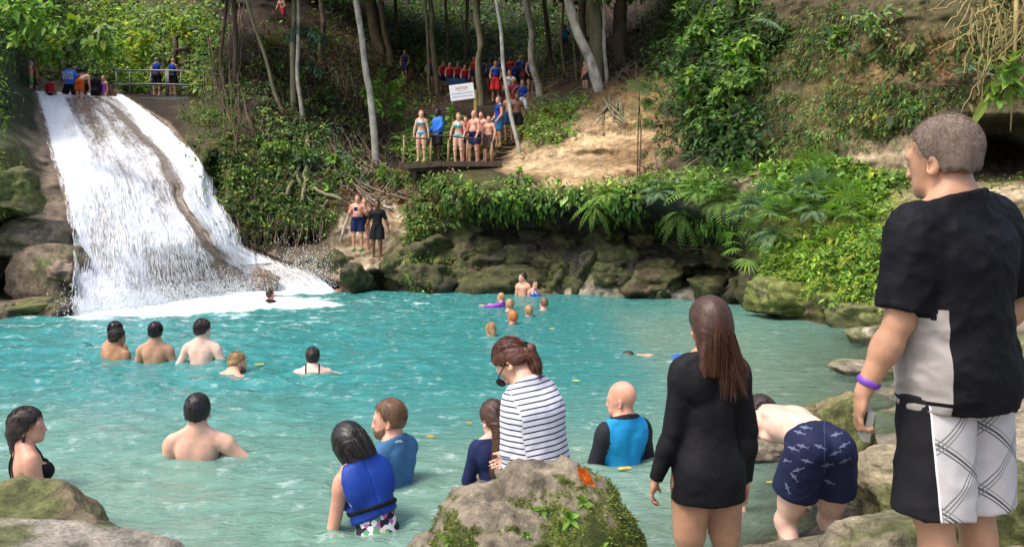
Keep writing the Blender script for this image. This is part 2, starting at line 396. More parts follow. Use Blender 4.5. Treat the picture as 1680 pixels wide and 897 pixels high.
    def body(s, vox, clipz=None, hide_torso=False):
        s.vox = vox
        allp = sum(s.G.values(), []); lo, hi = bounds(allp, .03)
        if clipz is not None: lo[2] = max(lo[2], clipz)
        g = Grid(lo, hi, vox); s.g = g; s.lohi = (lo, hi)
        D = {}
        for key in ('torso', 'neck', 'head', 'aL', 'aR', 'lL', 'lR', 'hand'): D[key] = field(s.G[key], g)
        s.D = D
        T = smin(D['torso'], D['neck'], .035); T = smin(T, D['aL'], .03); T = smin(T, D['aR'], .03)
        T = smin(T, smin(D['lL'], D['lR'], .012), .035); T = smin(T, D['head'], .02); T = smin(T, D['hand'], .012)
        if clipz is not None: T[:, :, 0] = np.maximum(T[:, :, 0], .001)
        return nets(T, g)
    def fr(s, name):
        g = s.g
        if name == 'pel': o, M = s.p0, s.Rp
        elif name == 'ch': o, M = s.c0, s.Rc
        else: o, M = s.h0, s.Rh
        x, y, z = g.x - o[0], g.y - o[1], g.z - o[2]
        return (x * M[0,0] + y * M[1,0] + z * M[2,0], x * M[0,1] + y * M[1,1] + z * M[2,1], x * M[0,2] + y * M[1,2] + z * M[2,2])
    def along(s, a, b):
        g = s.g; d = unit(b - a); return (g.x - a[0]) * d[0] + (g.y - a[1]) * d[1] + (g.z - a[2]) * d[2]
    def wrinkle(s, amp, fq=18., seed=3, st=(1., 1., 2.2)):
        if amp == 0: return 0.
        g = s.g
        x, y, z = g.x * fq, g.y * fq, g.z * fq
        w = .25 * vnoise(x * .3, y * .3, z * .3, seed + 9)
        return amp * (ridged(x * .8 + z * .5 + w, y * .8 + 3, z * .75 - x * .45, 2, seed) + .6 * vnoise(x * .35, y * .35, z * .35, seed + 4))
    def shirt(s, sleeve=.6, hem=-.1, t=.012, loose=.0, wr=.003, neck=.365, prims=None, arms=True):
        g = s.g; D = s.D; T = D['torso'].copy()
        if loose > 0:
            T = smin(T, field([cone(s.pel(0, .0, hem), s.ch(0, 0, .2), .12 + loose, .13 + loose * .7, k=.04, ax=s.Rc[:, 0], fs=1.28)], g), .05)
        if prims: T = field(prims, g, T)
        px, py, pz = s.fr('pel'); cx, cy, cz = s.fr('ch')
        T = smin(T, D['neck'], .03); T = smax(T, cz - neck - .35 * np.maximum(-cy, 0) , .006)
        T = smax(T, hem - pz, .006) if hem is not None else T
        if arms:
            for k_ in ('aL', 'aR'):
                S0, E, W, u, f = s.J[k_]; A = D[k_].copy()
                if sleeve <= 1: 
                    if loose > 0: A = smin(A, field([cone(S0, S0 + u * .285 * sleeve, .052 + loose * .25, .05 + loose * .3, k=.03)], g), .02)
                    A = smax(A, s.along(S0, E) - .285 * sleeve, .004)
                else:
                    # the cut only bites on the forearm
                    A = np.where(s.along(E, W) > -.02, smax(A, s.along(E, W) - .25 * (sleeve - 1), .004), A)
                T = smin(T, A, .035)
            T = smax(T, cz - neck - .02 - .35 * np.maximum(-cy, 0), .006)
        T = T - t - s.wrinkle(wr)
        return nets(s.edge(T), g)
    def edge(s, T):
        T = T.copy()
        for a in range(3):
            sl = [slice(None)] * 3
            for e in (0, -1): sl[a] = e; T[tuple(sl)] = np.maximum(T[tuple(sl)], .001)
        return T
    def shorts(s, length=.45, top=.07, t=.014, flare=.02, wr=.003, fq=14.):
        g = s.g; D = s.D; T = D['torso'].copy(); px, py, pz = s.fr('pel')
        for k_ in ('lL', 'lR'):
            S0, K, A_, u, f = s.J[k_]; ln = .43 * length
            L_ = smin(D[k_], field([cone(S0, S0 + u * ln, .092, .078 + flare, k=.03)], g), .02) if flare > 0 else D[k_]
            L_ = np.where(s.along(S0, K) > 0, smax(L_, s.along(S0, K) - ln, .004), L_); T = smin(T, L_, .02)
        T = smax(T, pz - top, .004) - t - s.wrinkle(wr, fq)
        return nets(s.edge(T), g)
    def region(s, fn, t=.008, groups=('torso',), wr=0.):
        D = s.D; T = D[groups[0]]
        for q in groups[1:]: T = smin(T, D[q], .03)
        T = smax(T - t, fn(s), .003) - s.wrinkle(wr)
        return nets(s.edge(T), s.g)
    def vest(s, t=.04, low=-.02):
        g = s.g; D = s.D; T = D['torso'].copy(); cx, cy, cz = s.fr('ch')
        hole = field([cone(s.J['aL'][0] + s.Rc @ V3(-.05, 0, .1), s.J['aL'][0] + s.Rc @ V3(-.03, 0, -.12), .066, .05, k=.01), cone(s.J['aR'][0] + s.Rc @ V3(.05, 0, .1), s.J['aR'][0] + s.Rc @ V3(.03, 0, -.12), .075, .05, k=.01)], g)
        T = T - t; T = smax(T, cz - .405 + .7 * np.maximum(cy, 0) * 1., .03); T = smax(T, low - cz, .02)
        T = smax(T, -hole + t * .2, .02)
        T = T + .004 * np.exp(-((np.abs(cx) - .0) / .006) ** 2) * (cy < 0) + .003 * ridged(cx * 7, cy * 7, cz * 7, 2, 4)
        return nets(s.edge(T), g)
    def hair(s, kind='short', t=.012, prims=None, amp=.003, length=0., front=.085):
        """scalp cap plus extra masses; kinds: buzz, short, bob"""
        prims = prims or []
        cap = [ell(s.hd(0, -.006, .107), np.array((.078, .098, .094)) * s.hs + t, s.Rh, k=.02), ell(s.hd(0, -.035, .06), np.array((.068, .062, .07)) * s.hs + t * .8, s.Rh, k=.03)]
        lo, hi = bounds(cap + prims, .02); g0 = s.g; g = Grid(lo, hi, s.vox); s.g = g
        x, y, z = s.fr('head'); x, y, z = x / s.hs, y / s.hs, z / s.hs
        D = field(cap, g)
        # hairline: above the forehead, behind the ear, down to the nape
        line = np.maximum(y * .9 - (z - .1) * 1.1 - .052, (.030 if not prims else .012) - z + np.maximum(y + .03, 0) * 1.15 + .012 * vnoise(x * 60, y * 60, 0 * z, 12))
        if kind == 'buzz': line = np.maximum(np.maximum(line, y * .9 - (z - .1) * .75 - .036), y - .085 + front)
        D = smax(D, line, .006)
        if prims: D = field(prims, g, D)
        if amp:
            th = np.arctan2(x, z - .02) ; D = D - amp * vnoise(th * 16, y * 22, z * 3, 5) - amp * .5 * vnoise(th * 45, y * 60, z * 9, 6)
        r = nets(s.edge(D), g); s.g = g0; return r
WADERS = []
def person(loc, yaw, label, fig, vox, tone, parts, group=None, clipz=None, scale=None, extra=None, name='person'):
    """parts: list of (name, material, function(fig)->(V,F) , options)"""
    root = empty(name, loc, R(yaw), label=label, cat='person', group=group)
    k = fig.scale; V, Q = fig.body(vox, clipz)
    b = obj('body', mesh('body', V * k, Q, skin(tone)), root)
    out = {'root': root, 'body': b}
    for it in parts:
        nm, mt, fn = it[:3]; V, Q = fn(fig)
        if len(V) == 0: continue
        at = it[3](V, fig) if len(it) > 3 else {}
        out[nm] = obj(nm, mesh(nm, V * k, Q, mt, **at), root)
    fig.D = None; WADERS.append((loc[0], loc[1], loc[2])) if (loc[2] < .0 and not clipz) else None
    return out
# ------------------------------------------------------------------ the gorge: one sheet from the waterline up to the forest
PROF = {
 -420: [(548,13.6),(400,14.2),(300,14.6),(0,16),(-320,19)],
 -60: [(520,16.4),(497,16.6),(486,18.4),(440,18.8),(380,18.2),(350,16.8),(240,18),(200,22),(60,24),(0,25),(-320,30)],
 10: [(518,16.6),(495,16.9),(484,18.6),(440,19.2),(372,18.6),(348,17.2),(240,18.6),(205,23),(60,26),(0,27),(-320,33)],
 60: [(516,16.8),(498,17),(486,18.2),(450,18),(425,18),(368,18.8),(340,19.4),(240,24),(205,28),(165,33),(151,34),(146,36),(138,42),(0,50),(-320,60)],
 120: [(512,17.2),(480,17.4),(400,18.6),(340,19.6),(300,21),(240,25),(165,33.5),(152,34.2),(146,42),(100,46),(0,52),(-320,62)],
 200: [(507,18),(400,19.8),(300,22.5),(240,26),(178,32.5),(163,34.4),(154,36),(148,42),(0,52),(-320,62)],
 270: [(494,20.2),(400,21.3),(300,24.2),(220,29.2),(192,32),(175,34),(160,36.5),(152,38),(100,40),(0,46),(-320,56)],
 320: [(486,21.8),(400,22.4),(300,25),(220,28.4),(190,31),(170,33.5),(160,36),(150,37),(90,38.5),(0,44),(-320,54)],
 350: [(482,22.6),(400,23.4),(300,26),(220,28.5),(165,32),(140,33.5),(0,38),(-320,48)],
 420: [(474,24.6),(440,25),(400,26),(300,27),(200,29.5),(100,33),(0,39),(-320,52)],
 500: [(474,24.6),(440,24.9),(400,26),(300,27.6),(200,30.5),(100,36),(0,44),(-320,56)],
 545: [(476,24.2),(430,24.4),(415,25.2),(405,25.9),(330,27),(280,28.5),(200,32),(100,40),(0,50),(-320,64)],
 600: [(476,24.1),(434,24.2),(425,24.6),(412,25.6),(400,26),(330,27),(290,28.5),(200,33),(100,42),(0,52),(-320,66)],
 645: [(478,23.8),(430,24.2),(400,24.6),(345,25.6),(320,26.6),(285,28),(262,30),(200,34),(135,43),(60,48),(0,54),(-320,70)],
 700: [(478,23.6),(420,24),(350,25),(300,25.6),(275,26.8),(264,27.5),(240,29),(200,33),(140,43),(60,48),(0,54),(-320,70)],
 760: [(478,23.6),(400,24.4),(345,25),(330,23.4),(300,23.6),(284,24.6),(274,27),(235,29),(180,34),(140,43),(100,46),(0,54),(-320,70)],
 830: [(479,23.4),(420,24),(385,25.2),(350,25.2),(333,22.9),(300,22.9),(285,24.2),(265,26.6),(235,28.5),(200,32),(150,40),(110,45),(0,54),(-320,70)],
 880: [(480,23.2),(430,23.6),(380,25),(350,25),(334,22.4),(305,22.8),(285,24),(240,26),(210,27),(180,30),(150,36),(100,43),(0,52),(-320,68)],
 950: [(483,22.5),(430,23.2),(385,24.6),(350,24.6),(333,22),(310,22.3),(290,23.5),(230,25.5),(185,27.2),(160,29),(130,33),(90,38),(0,46),(-320,60)],
 1050: [(486,21.8),(440,22.3),(385,24.2),(348,24.),(330,21),(305,21.6),(290,23),(200,25),(165,26.5),(120,30),(60,36),(0,41),(-320,55)],
 1130: [(489,21.2),(440,21.9),(390,23.6),(365,23.),(345,20),(300,20.4),(280,21.8),(200,23.5),(100,26),(0,31),(-320,40)],
 1180: [(492,20.7),(440,21.4),(400,22.8),(380,22),(350,19.4),(300,19.8),(280,21.2),(200,22),(100,23.5),(0,26),(-320,33)],
 1228: [(496,20),(470,20.6),(430,21.2),(405,20),(385,18.2),(320,18.4),(290,19.6),(270,20.4),(200,20.8),(0,23.5),(-320,30)],
 1262: [(518,16.7),(490,16.6),(450,16.9),(400,17.2),(330,17.8),(290,18.8),(270,19.8),(200,20.2),(0,22.5),(-320,27)],
 1340: [(526,15.8),(490,15.8),(400,16.4),(330,17.2),(290,18),(255,18.8),(150,19.2),(0,20.5),(-320,25)],
 1400: [(533,15),(480,15.2),(400,15.8),(330,16.8),(285,17.5),(220,18),(150,18),(0,19),(-320,23)],
 1500: [(545,13.8),(400,14.8),(300,16),(200,16.6),(0,17.6),(-320,22)],
 1580: [(552,13.2),(400,14.2),(310,15.4),(290,16.6),(240,17.2),(205,16.6),(190,15.9),(0,16.6),(-320,21)],
 1680: [(560,12.7),(400,13.8),(310,15),(292,16.2),(240,16.8),(210,16.4),(190,15.5),(0,16),(-320,20)],
 1800: [(575,11.7),(400,12.8),(300,14),(0,15),(-320,19)],
 2100: [(600,10.3),(400,11.4),(300,12.6),(0,14),(-320,18)]}
_px = np.arange(-420, 2101, 4.); _py = np.arange(-320, 661, 2.)
_cols = sorted(PROF); _T = np.zeros((len(_cols), len(_py)))
for i, c in enumerate(_cols):
    pr = sorted(PROF[c]); _T[i] = np.interp(_py, [a for a, b in pr], [b for a, b in pr])
TAB = np.zeros((len(_px), len(_py)))
for j in range(len(_py)): TAB[:, j] = np.interp(_px, _cols, _T[:, j])
def _blur(A, s, ax):
    r = int(3 * s); k = np.exp(-.5 * (np.arange(-r, r + 1) / s) ** 2); k /= k.sum()
    Ap = np.concatenate([np.take(A, [0] * r, ax), A, np.take(A, [-1] * r, ax)], ax); out = 0
    for i, w in enumerate(k): out = out + w * np.take(Ap, range(i, i + A.shape[ax]), ax)
    return out
TAB = _blur(_blur(TAB, 3.2, 0), 1.6, 1)
def base_depth(px, py):
    fx = clamp((np.asarray(px, float) + 420) / 4, 0, len(_px) - 1.001); fy = clamp((np.asarray(py, float) + 320) / 2, 0, len(_py) - 1.001)
    i = fx.astype(int); j = fy.astype(int); a = fx - i; b = fy - j
    return (TAB[i, j] * (1 - b) + TAB[i, j + 1] * b) * (1 - a) + (TAB[i + 1, j] * (1 - b) + TAB[i + 1, j + 1] * b) * a
def blob(px, py, cx, cy, rx, ry, soft=.45):
    d = np.sqrt(((px - cx) / rx) ** 2 + ((py - cy) / ry) ** 2); return 1 - sstep(1 - soft, 1 + soft, d)
def fall_mask(px, py):
    """1 inside the bed of the waterfall"""
    L = np.interp(py, [148, 200, 250, 340, 420, 512], [56, 60, 82, 112, 122, 118]); Rr = np.interp(py, [150, 165, 200, 260, 330, 400, 430, 470], [190, 215, 275, 325, 362, 402, 470, 560])
    return sstep(-4, 8, px - L) * sstep(-4, 8, Rr - px) * sstep(147, 152, py)
def surf_depth(px, py):
    px = np.asarray(px, float); py = np.asarray(py, float)
    Y = base_depth(px, py); X = (px - CX) / F * Y; Z = CH - (py - HOR) / F * Y
    fm = fall_mask(px, py)
    sand = blob(px, py, 990, 235, 150, 75)
    slope = blob(px, py, 560, 120, 280, 170)
    far = blob(px, py, 150, 60, 200, 90)
    ledge = blob(px, py, 610, 425, 55, 30)
    amp = .75 * (1 - .8 * fm) * (1 - .55 * sand) * (1 - .35 * slope) * (1 - .5 * ledge)
    n = ridged(X * .55, Y * .3 + Z * .1, Z * .75, 5, 11) * .6 + fbm(X * 1.6, Y * .8, Z * 1.9, 4, 3) * .5
    low = sstep(395, 440, py) * (1 - fm) * (py < 640)
    n2 = ridged(X * 1.1 + 3, Y * .6, Z * 1.3, 4, 23)
    st = np.sin(Z * 7.5 + 3 * fbm(X * .5, Y * .5, Z * .4, 3, 9)) * sand * .14 + sand * .22 * ridged(X * 1.4, Y, Z * 2.2, 5, 14)
    # the spur of brown rock that splits the fall
    sx = np.interp(py, [150, 200, 260, 340, 420, 480], [150, 208, 262, 315, 368, 395])
    spur = np.exp(-((px - sx) / (16 + (py - 150) * .03)) ** 2) * sstep(150, 230, py) * (py < 500)
    left = blob(px, py, 85, 425, 60, 60)
    # a terrace on which the two men stand, the hollow under it, holes in the rock
    hole = blob(px, py, 628, 462, 32, 17, .3) * 1.3 + blob(px, py, 704, 387, 16, 8, .3) * .8 + blob(px, py, 40, 400, 60, 26, .4) * .8 + blob(px, py, 60, 478, 70, 16, .4) * .8 + blob(px, py, 1340, 405, 60, 12, .4) * .4 \
        + blob(px, py, 352, 300, 16, 42, .4) * 1.2 + blob(px, py, 1170, 455, 60, 16, .5) * 1.2 + blob(px, py, 1625, 262, 60, 36, .3) * 1.5 + blob(px, py, 470, 392, 50, 10, .4) * .9
    dY = -amp * n - low * n2 * .6 - st - .45 * spur - left * .5 + hole
    return Y + dY * (Y / 22.) ** .5 * (1 - .7 * fm * (1 - .5*(spur > .3)))
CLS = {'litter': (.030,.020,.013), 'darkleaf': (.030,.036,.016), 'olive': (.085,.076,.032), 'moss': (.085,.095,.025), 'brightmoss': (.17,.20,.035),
       'sand': (.35,.25,.14), 'ochre': (.235,.145,.065), 'rock': (.125,.10,.07), 'cavedark': (.045,.042,.035), 'tan': (.32,.25,.165), 'wet': (.19,.145,.105), 'brown': (.082,.056,.032), 'grey': (.20,.185,.15)}  # cave class: dark rock with the shade of the hollows put into its colour
BLOBS = [ # cx cy rx ry class weight
 (560,140,320,190,'litter',2), (480,60,60,40,'brown',1.5), (440,55,30,30,'ochre',.8), (560,110,60,30,'olive',.5), (330,60,60,60,'brown',1.2), (300,50,50,50,'ochre',.9), (150,60,140,80,'olive',2.), (90,115,30,30,'ochre',1.2),
 (340,180,50,25,'moss',2), (360,270,55,90,'olive',2), (430,330,110,70,'moss',1.4), (440,380,90,40,'brown',1.5), (400,400,60,40,'brown',1), (480,430,80,40,'rock',2), (520,350,60,50,'olive',1.2),
 (610,385,60,65,'tan',3.4), (640,360,35,30,'tan',2), (600,450,60,20,'tan',1.6), (700,440,60,40,'moss',1.8), (760,430,140,60,'olive',1.5), (640,310,70,30,'brown',2), (700,460,120,18,'rock',1.6), (850,450,120,30,'moss',2),
 (850,470,160,10,'tan',1.2), (760,320,60,60,'moss',1.2), (1000,400,230,60,'cavedark',3), (900,440,60,20,'brown',1), (1050,470,220,14,'grey',1.6), (890,400,60,16,'ochre',1.1),
 (975,240,125,50,'sand',5), (905,270,65,34,'sand',4.5), (985,285,110,20,'sand',4.5), (1040,190,90,60,'ochre',2.6), (900,215,70,40,'ochre',2.6), (950,170,70,24,'brown',2.4), (1100,210,40,60,'brown',2), (930,205,40,10,'brown',3), (885,225,26,30,'brown',3.4), (1020,210,14,40,'brown',2.6), (1085,250,24,30,'brown',3), (880,250,20,30,'brown',2.6), (1060,240,40,14,'ochre',3), (960,300,60,8,'ochre',3), (1090,290,50,16,'brown',2.4),
 (1160,150,80,140,'darkleaf',2.4), (1000,60,140,70,'litter',2), (1350,150,150,110,'olive',1.2), (1400,160,80,80,'ochre',1.6), (1320,230,80,70,'olive',1.6), (1300,40,120,50,'brown',1.6), (1430,115,60,50,'ochre',2.2), (1560,90,60,35,'ochre',2.6), (1540,140,90,60,'brown',2), (1400,260,60,50,'tan',1.8), (1240,300,40,12,'tan',2.2),
 (1490,290,60,50,'tan',1.4), (1620,250,70,50,'cavedark',3), (1640,320,60,25,'tan',2.4), (1640,220,60,30,'cavedark',1), (1360,340,130,60,'brightmoss',1.6), (1340,440,130,70,'brightmoss',2.5), (1310,480,70,18,'brightmoss',4), (1300,505,70,16,'rock',3), (1440,520,50,25,'grey',3), (1420,500,50,20,'olive',2),
 (10,280,50,60,'moss',2), (10,300,40,30,'rock',3), (60,260,30,40,'wet',2), (20,130,50,100,'darkleaf',4), (90,400,40,70,'wet',5), (20,420,50,40,'cavedark',2), (60,480,70,18,'cavedark',3), (40,505,60,12,'rock',4), (20,330,60,30,'moss',2)]
def surf_color(px, py, X, Y, Z):
    wx = px + 60 * fbm(X * .6, Y * .6, Z * .6, 5, 31, .6); wy = py + 45 * fbm(X * .6 + 9, Y * .6, Z * .6, 5, 37, .6)
    acc = np.zeros(px.shape + (3,)); ws = np.zeros(px.shape)
    acc += np.array(CLS['litter']) * .35; ws += .35
    acc += (sstep(1100, 1300, px) * .8)[..., None] * np.array(CLS['olive']); ws += sstep(1100, 1300, px) * .8
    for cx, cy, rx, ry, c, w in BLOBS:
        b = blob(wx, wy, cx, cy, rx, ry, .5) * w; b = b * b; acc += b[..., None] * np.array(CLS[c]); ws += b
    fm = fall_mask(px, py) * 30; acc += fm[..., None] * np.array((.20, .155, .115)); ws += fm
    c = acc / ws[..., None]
    m = (fbm(X * 2.1, Y * 2.1, Z * 2.1, 4, 41) + .05) ; grn = sstep(.05, .3, m) * (1 - clamp(fm))
    sandy = clamp(c[..., 0] * 2.2)                         # moss keeps off the bare sand
    grn = grn * (1 - sandy) * sstep(250, 420, py + 0 * px) * .8
    c = c * (1 - grn[..., None] * .6) + np.array((.10, .12, .03)) * grn[..., None] * .6
    v = 1 + .5 * fbm(X * 1.2, Y * 1.2, Z * 3.2, 5, 51)
    sd_ = sstep(.15, .3, c[..., 0])[..., None]; st2 = fbm(X * .8, Y * .8, Z * 4.5, 5, 57, .62)[..., None]; c = c * (1 + sd_ * 1.1 * st2 * np.array((1., 1.15, 1.3)))  # streaks on the sand: darker strata, with shade put into the colour
    return clamp(c * v[..., None], .004, .8)
GX = np.concatenate([np.arange(-400, -20, 12.), np.arange(-20, 1700, 3.), np.arange(1700, 2090, 12.)]); GY = np.concatenate([np.arange(-300, -16, 12.), np.arange(-16, 600, 2.6)])
pxg, pyg = np.meshgrid(GX, GY, indexing='ij')
Yg = surf_depth(pxg, pyg); Xg = (pxg - CX) / F * Yg; Zg = CH - (pyg - HOR) / F * Yg
def shore_y(px):
    """row where the sheet meets the water"""
    py = np.full(np.shape(px), 480.)
    for _ in range(12): py = HOR + F * CH / base_depth(px, py)
    return py
Zg = np.where(Zg < -.9, -.9 - .0 * Zg, Zg)
VG = np.stack([Xg, Yg, Zg], -1)
a = np.arange(len(GX) * len(GY)).reshape(len(GX), len(GY))
FG = np.stack([a[:-1, :-1], a[:-1, 1:], a[1:, 1:], a[1:, :-1]], -1).reshape(-1, 4)
FG = FG[~((pxg[:-1, :-1] < 430) & (pyg[:-1, :-1] < -100)).ravel()]
ROCKM = groundmat('rock_and_soil')
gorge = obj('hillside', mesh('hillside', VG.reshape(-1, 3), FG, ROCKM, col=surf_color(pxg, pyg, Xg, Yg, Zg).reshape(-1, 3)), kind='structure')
gx = np.gradient(VG, axis=0); gy = np.gradient(VG, axis=1); NG = np.cross(gx, gy); NG /= np.linalg.norm(NG, axis=-1, keepdims=True) + 1e-9
flip = (NG[..., 1] > 0); NG[flip] *= -1
def at(px, py, off=0.):
    """point (and normal) of the hillside seen at a pixel"""
    px = np.asarray(px, float); py = np.asarray(py, float)
    i = np.clip(np.searchsorted(GX, px), 0, len(GX) - 1); j = np.clip(np.searchsorted(GY, py), 0, len(GY) - 1)
    Y = surf_depth(px, py); p = np.stack([(px - CX) / F * Y, Y, CH - (py - HOR) / F * Y], -1); n = NG[i, j]
    return p + n * off, n
# ------------------------------------------------------------------ pool bed and near shore
SHORE = np.array([(1.36,4.36),(1.89,4.70),(2.75,5.94),(3.43,7.07),(4.17,8.7),(4.7,10.3),(6.3,13.4),(9,16),(14,18),(14,-3),(-6,-3),(-6.5,3.2),(-5,3.6),(-3.4,3.3),(-2.2,2.3),(-1.2,1.7),(0.1,1.5),(.75,2.1),(1.15,3.0),(1.25,3.8)])
def shore_dist(x, y):
    """signed distance, positive on land"""
    d = np.full(x.shape, 1e9); ins = np.zeros(x.shape, bool); n = len(SHORE)
    for i in range(n):
        a, b = SHORE[i], SHORE[(i + 1) % n]; ab = b - a; t = clamp(((x - a[0]) * ab[0] + (y - a[1]) * ab[1]) / (ab @ ab))
        d = np.minimum(d, np.hypot(x - a[0] - t * ab[0], y - a[1] - t * ab[1]))
        c = ((a[1] > y) != (b[1] > y)) & (x < (b[0] - a[0]) * (y - a[1]) / (b[1] - a[1] + 1e-12) + a[0]); ins ^= c
    return np.where(ins, d, -d)
def bed_z(x, y):
    d = shore_dist(x, y); near = sstep(9, 4, y) * sstep(-.5, 1.2, x)
    z = np.where(d > 0, .30 * (1 - np.exp(-d * 1.2)) + .02 * d, -1.6 * (1 - np.exp(d * (.42 - .26 * sstep(1.0, 2.4, x)))))
    return z + (.045 * fbm(x * 1.6, y * 1.6, 0 * x, 4, 61) + .07 * ridged(x * 1.1, y * 1.1, 0 * x, 4, 62)) * (.6 + .8 * sstep(-.6, .3, d))
bx = np.concatenate([np.arange(-26, -7, 1.), np.arange(-7, 8, .06), np.arange(8, 24, .8)]); by = np.concatenate([np.arange(-6, .8, .4), np.arange(.8, 9, .05), np.arange(9, 28, .25)])
BX, BY = np.meshgrid(bx, by, indexing='ij'); BZ = bed_z(BX, BY)
rk = (1 + .35 * fbm(BX * 1.4, BY * 1.4, 0 * BX, 4, 71))[..., None] * np.array((.235, .205, .145))
dk = sstep(.1, .5, fbm(BX * 1.3, BY * 1.3, 0 * BX, 4, 74))[..., None]; rk = rk * (1 - .55 * dk); wetb = sstep(.10, -.05, BZ)[..., None]; rk = rk * (1 - .25 * wetb)
a = np.arange(BX.size).reshape(BX.shape); FB = np.stack([a[:-1, :-1], a[1:, :-1], a[1:, 1:], a[:-1, 1:]], -1).reshape(-1, 4)
SHOREM = groundmat('shore_rock', bump=.9, dist=.04, sc=(2, 9., 45.), rough=.75)
obj('ground', mesh('ground', np.stack([BX, BY, BZ], -1).reshape(-1, 3), FB, SHOREM, col=rk.reshape(-1, 3)), kind='structure')
# far ground beyond the gorge, out to the horizon
obj('terrain', mesh('terrain', [(-400,-400,-1.9),(400,-400,-1.9),(400,500,-1.9),(-400,500,-1.9)], [(0,1,2,3)], ROCKM, col=np.tile(np.array((.05,.045,.03)), (4,1))), kind='structure')
# ------------------------------------------------------------------ water
wy_ = [1.0]
while wy_[-1] < 27: wy_.append(wy_[-1] * 1.0052 + .006)
wy_ = np.array(wy_); tt = np.linspace(-.98, .98, 620)
WX = (tt[:, None] * (wy_[None, :] + 1.5)); WY = np.broadcast_to(wy_[None, :], WX.shape)
dist = np.hypot(WX, WY)
fx0, fy0 = P(240, 505, 17.9)[:2]
dfall = np.minimum(np.hypot((WX - fx0) / 3.6, (WY - fy0 - 1.2) / 3.2), np.hypot((WX + 7.8) / 3., (WY - 24.) / 2.0))
calm = sstep(5.5, 2.0, dfall)
def wave(x, y):
    wv = 0
    for (fx, fy, am, sd) in ((.9, 1.7, .022, 1), (2.1, 4.2, .018, 2), (4.5, 8.5, .009, 3), (9, 17, .004, 4)):
        xr = x * .94 + y * .34; yr = -x * .22 + y * .97
        wv = wv + am * vnoise(xr * fx, yr * fy, 0 * x + sd * 3.3, 80 + sd)
    return wv
lft = .5 + .8 * sstep(1.0, -2.5, WX)
WZ = wave(WX, WY) * lft * (1 + 1.2 * calm)
bz = bed_z(WX, WY)
dep = clamp(-bz, 0, 3)
foam = sstep(1.12, .80, dfall + .35 * fbm(WX * 1.1, WY * 1.1, 0 * WX, 4, 91)) + .3 * sstep(2.6, 1.0, dfall) * sstep(.15, .5, fbm(WX * 2.2, WY * 4.5, 0 * WX, 4, 92))
dens = 1 - np.exp(-dep * (3.4 - 1.5 * sstep(.8, 2.2, WX) * sstep(9, 6, WY)))
a = np.arange(WX.size).reshape(WX.shape); FW = np.stack([a[:-1, :-1], a[1:, :-1], a[1:, 1:], a[:-1, 1:]], -1).reshape(-1, 4)
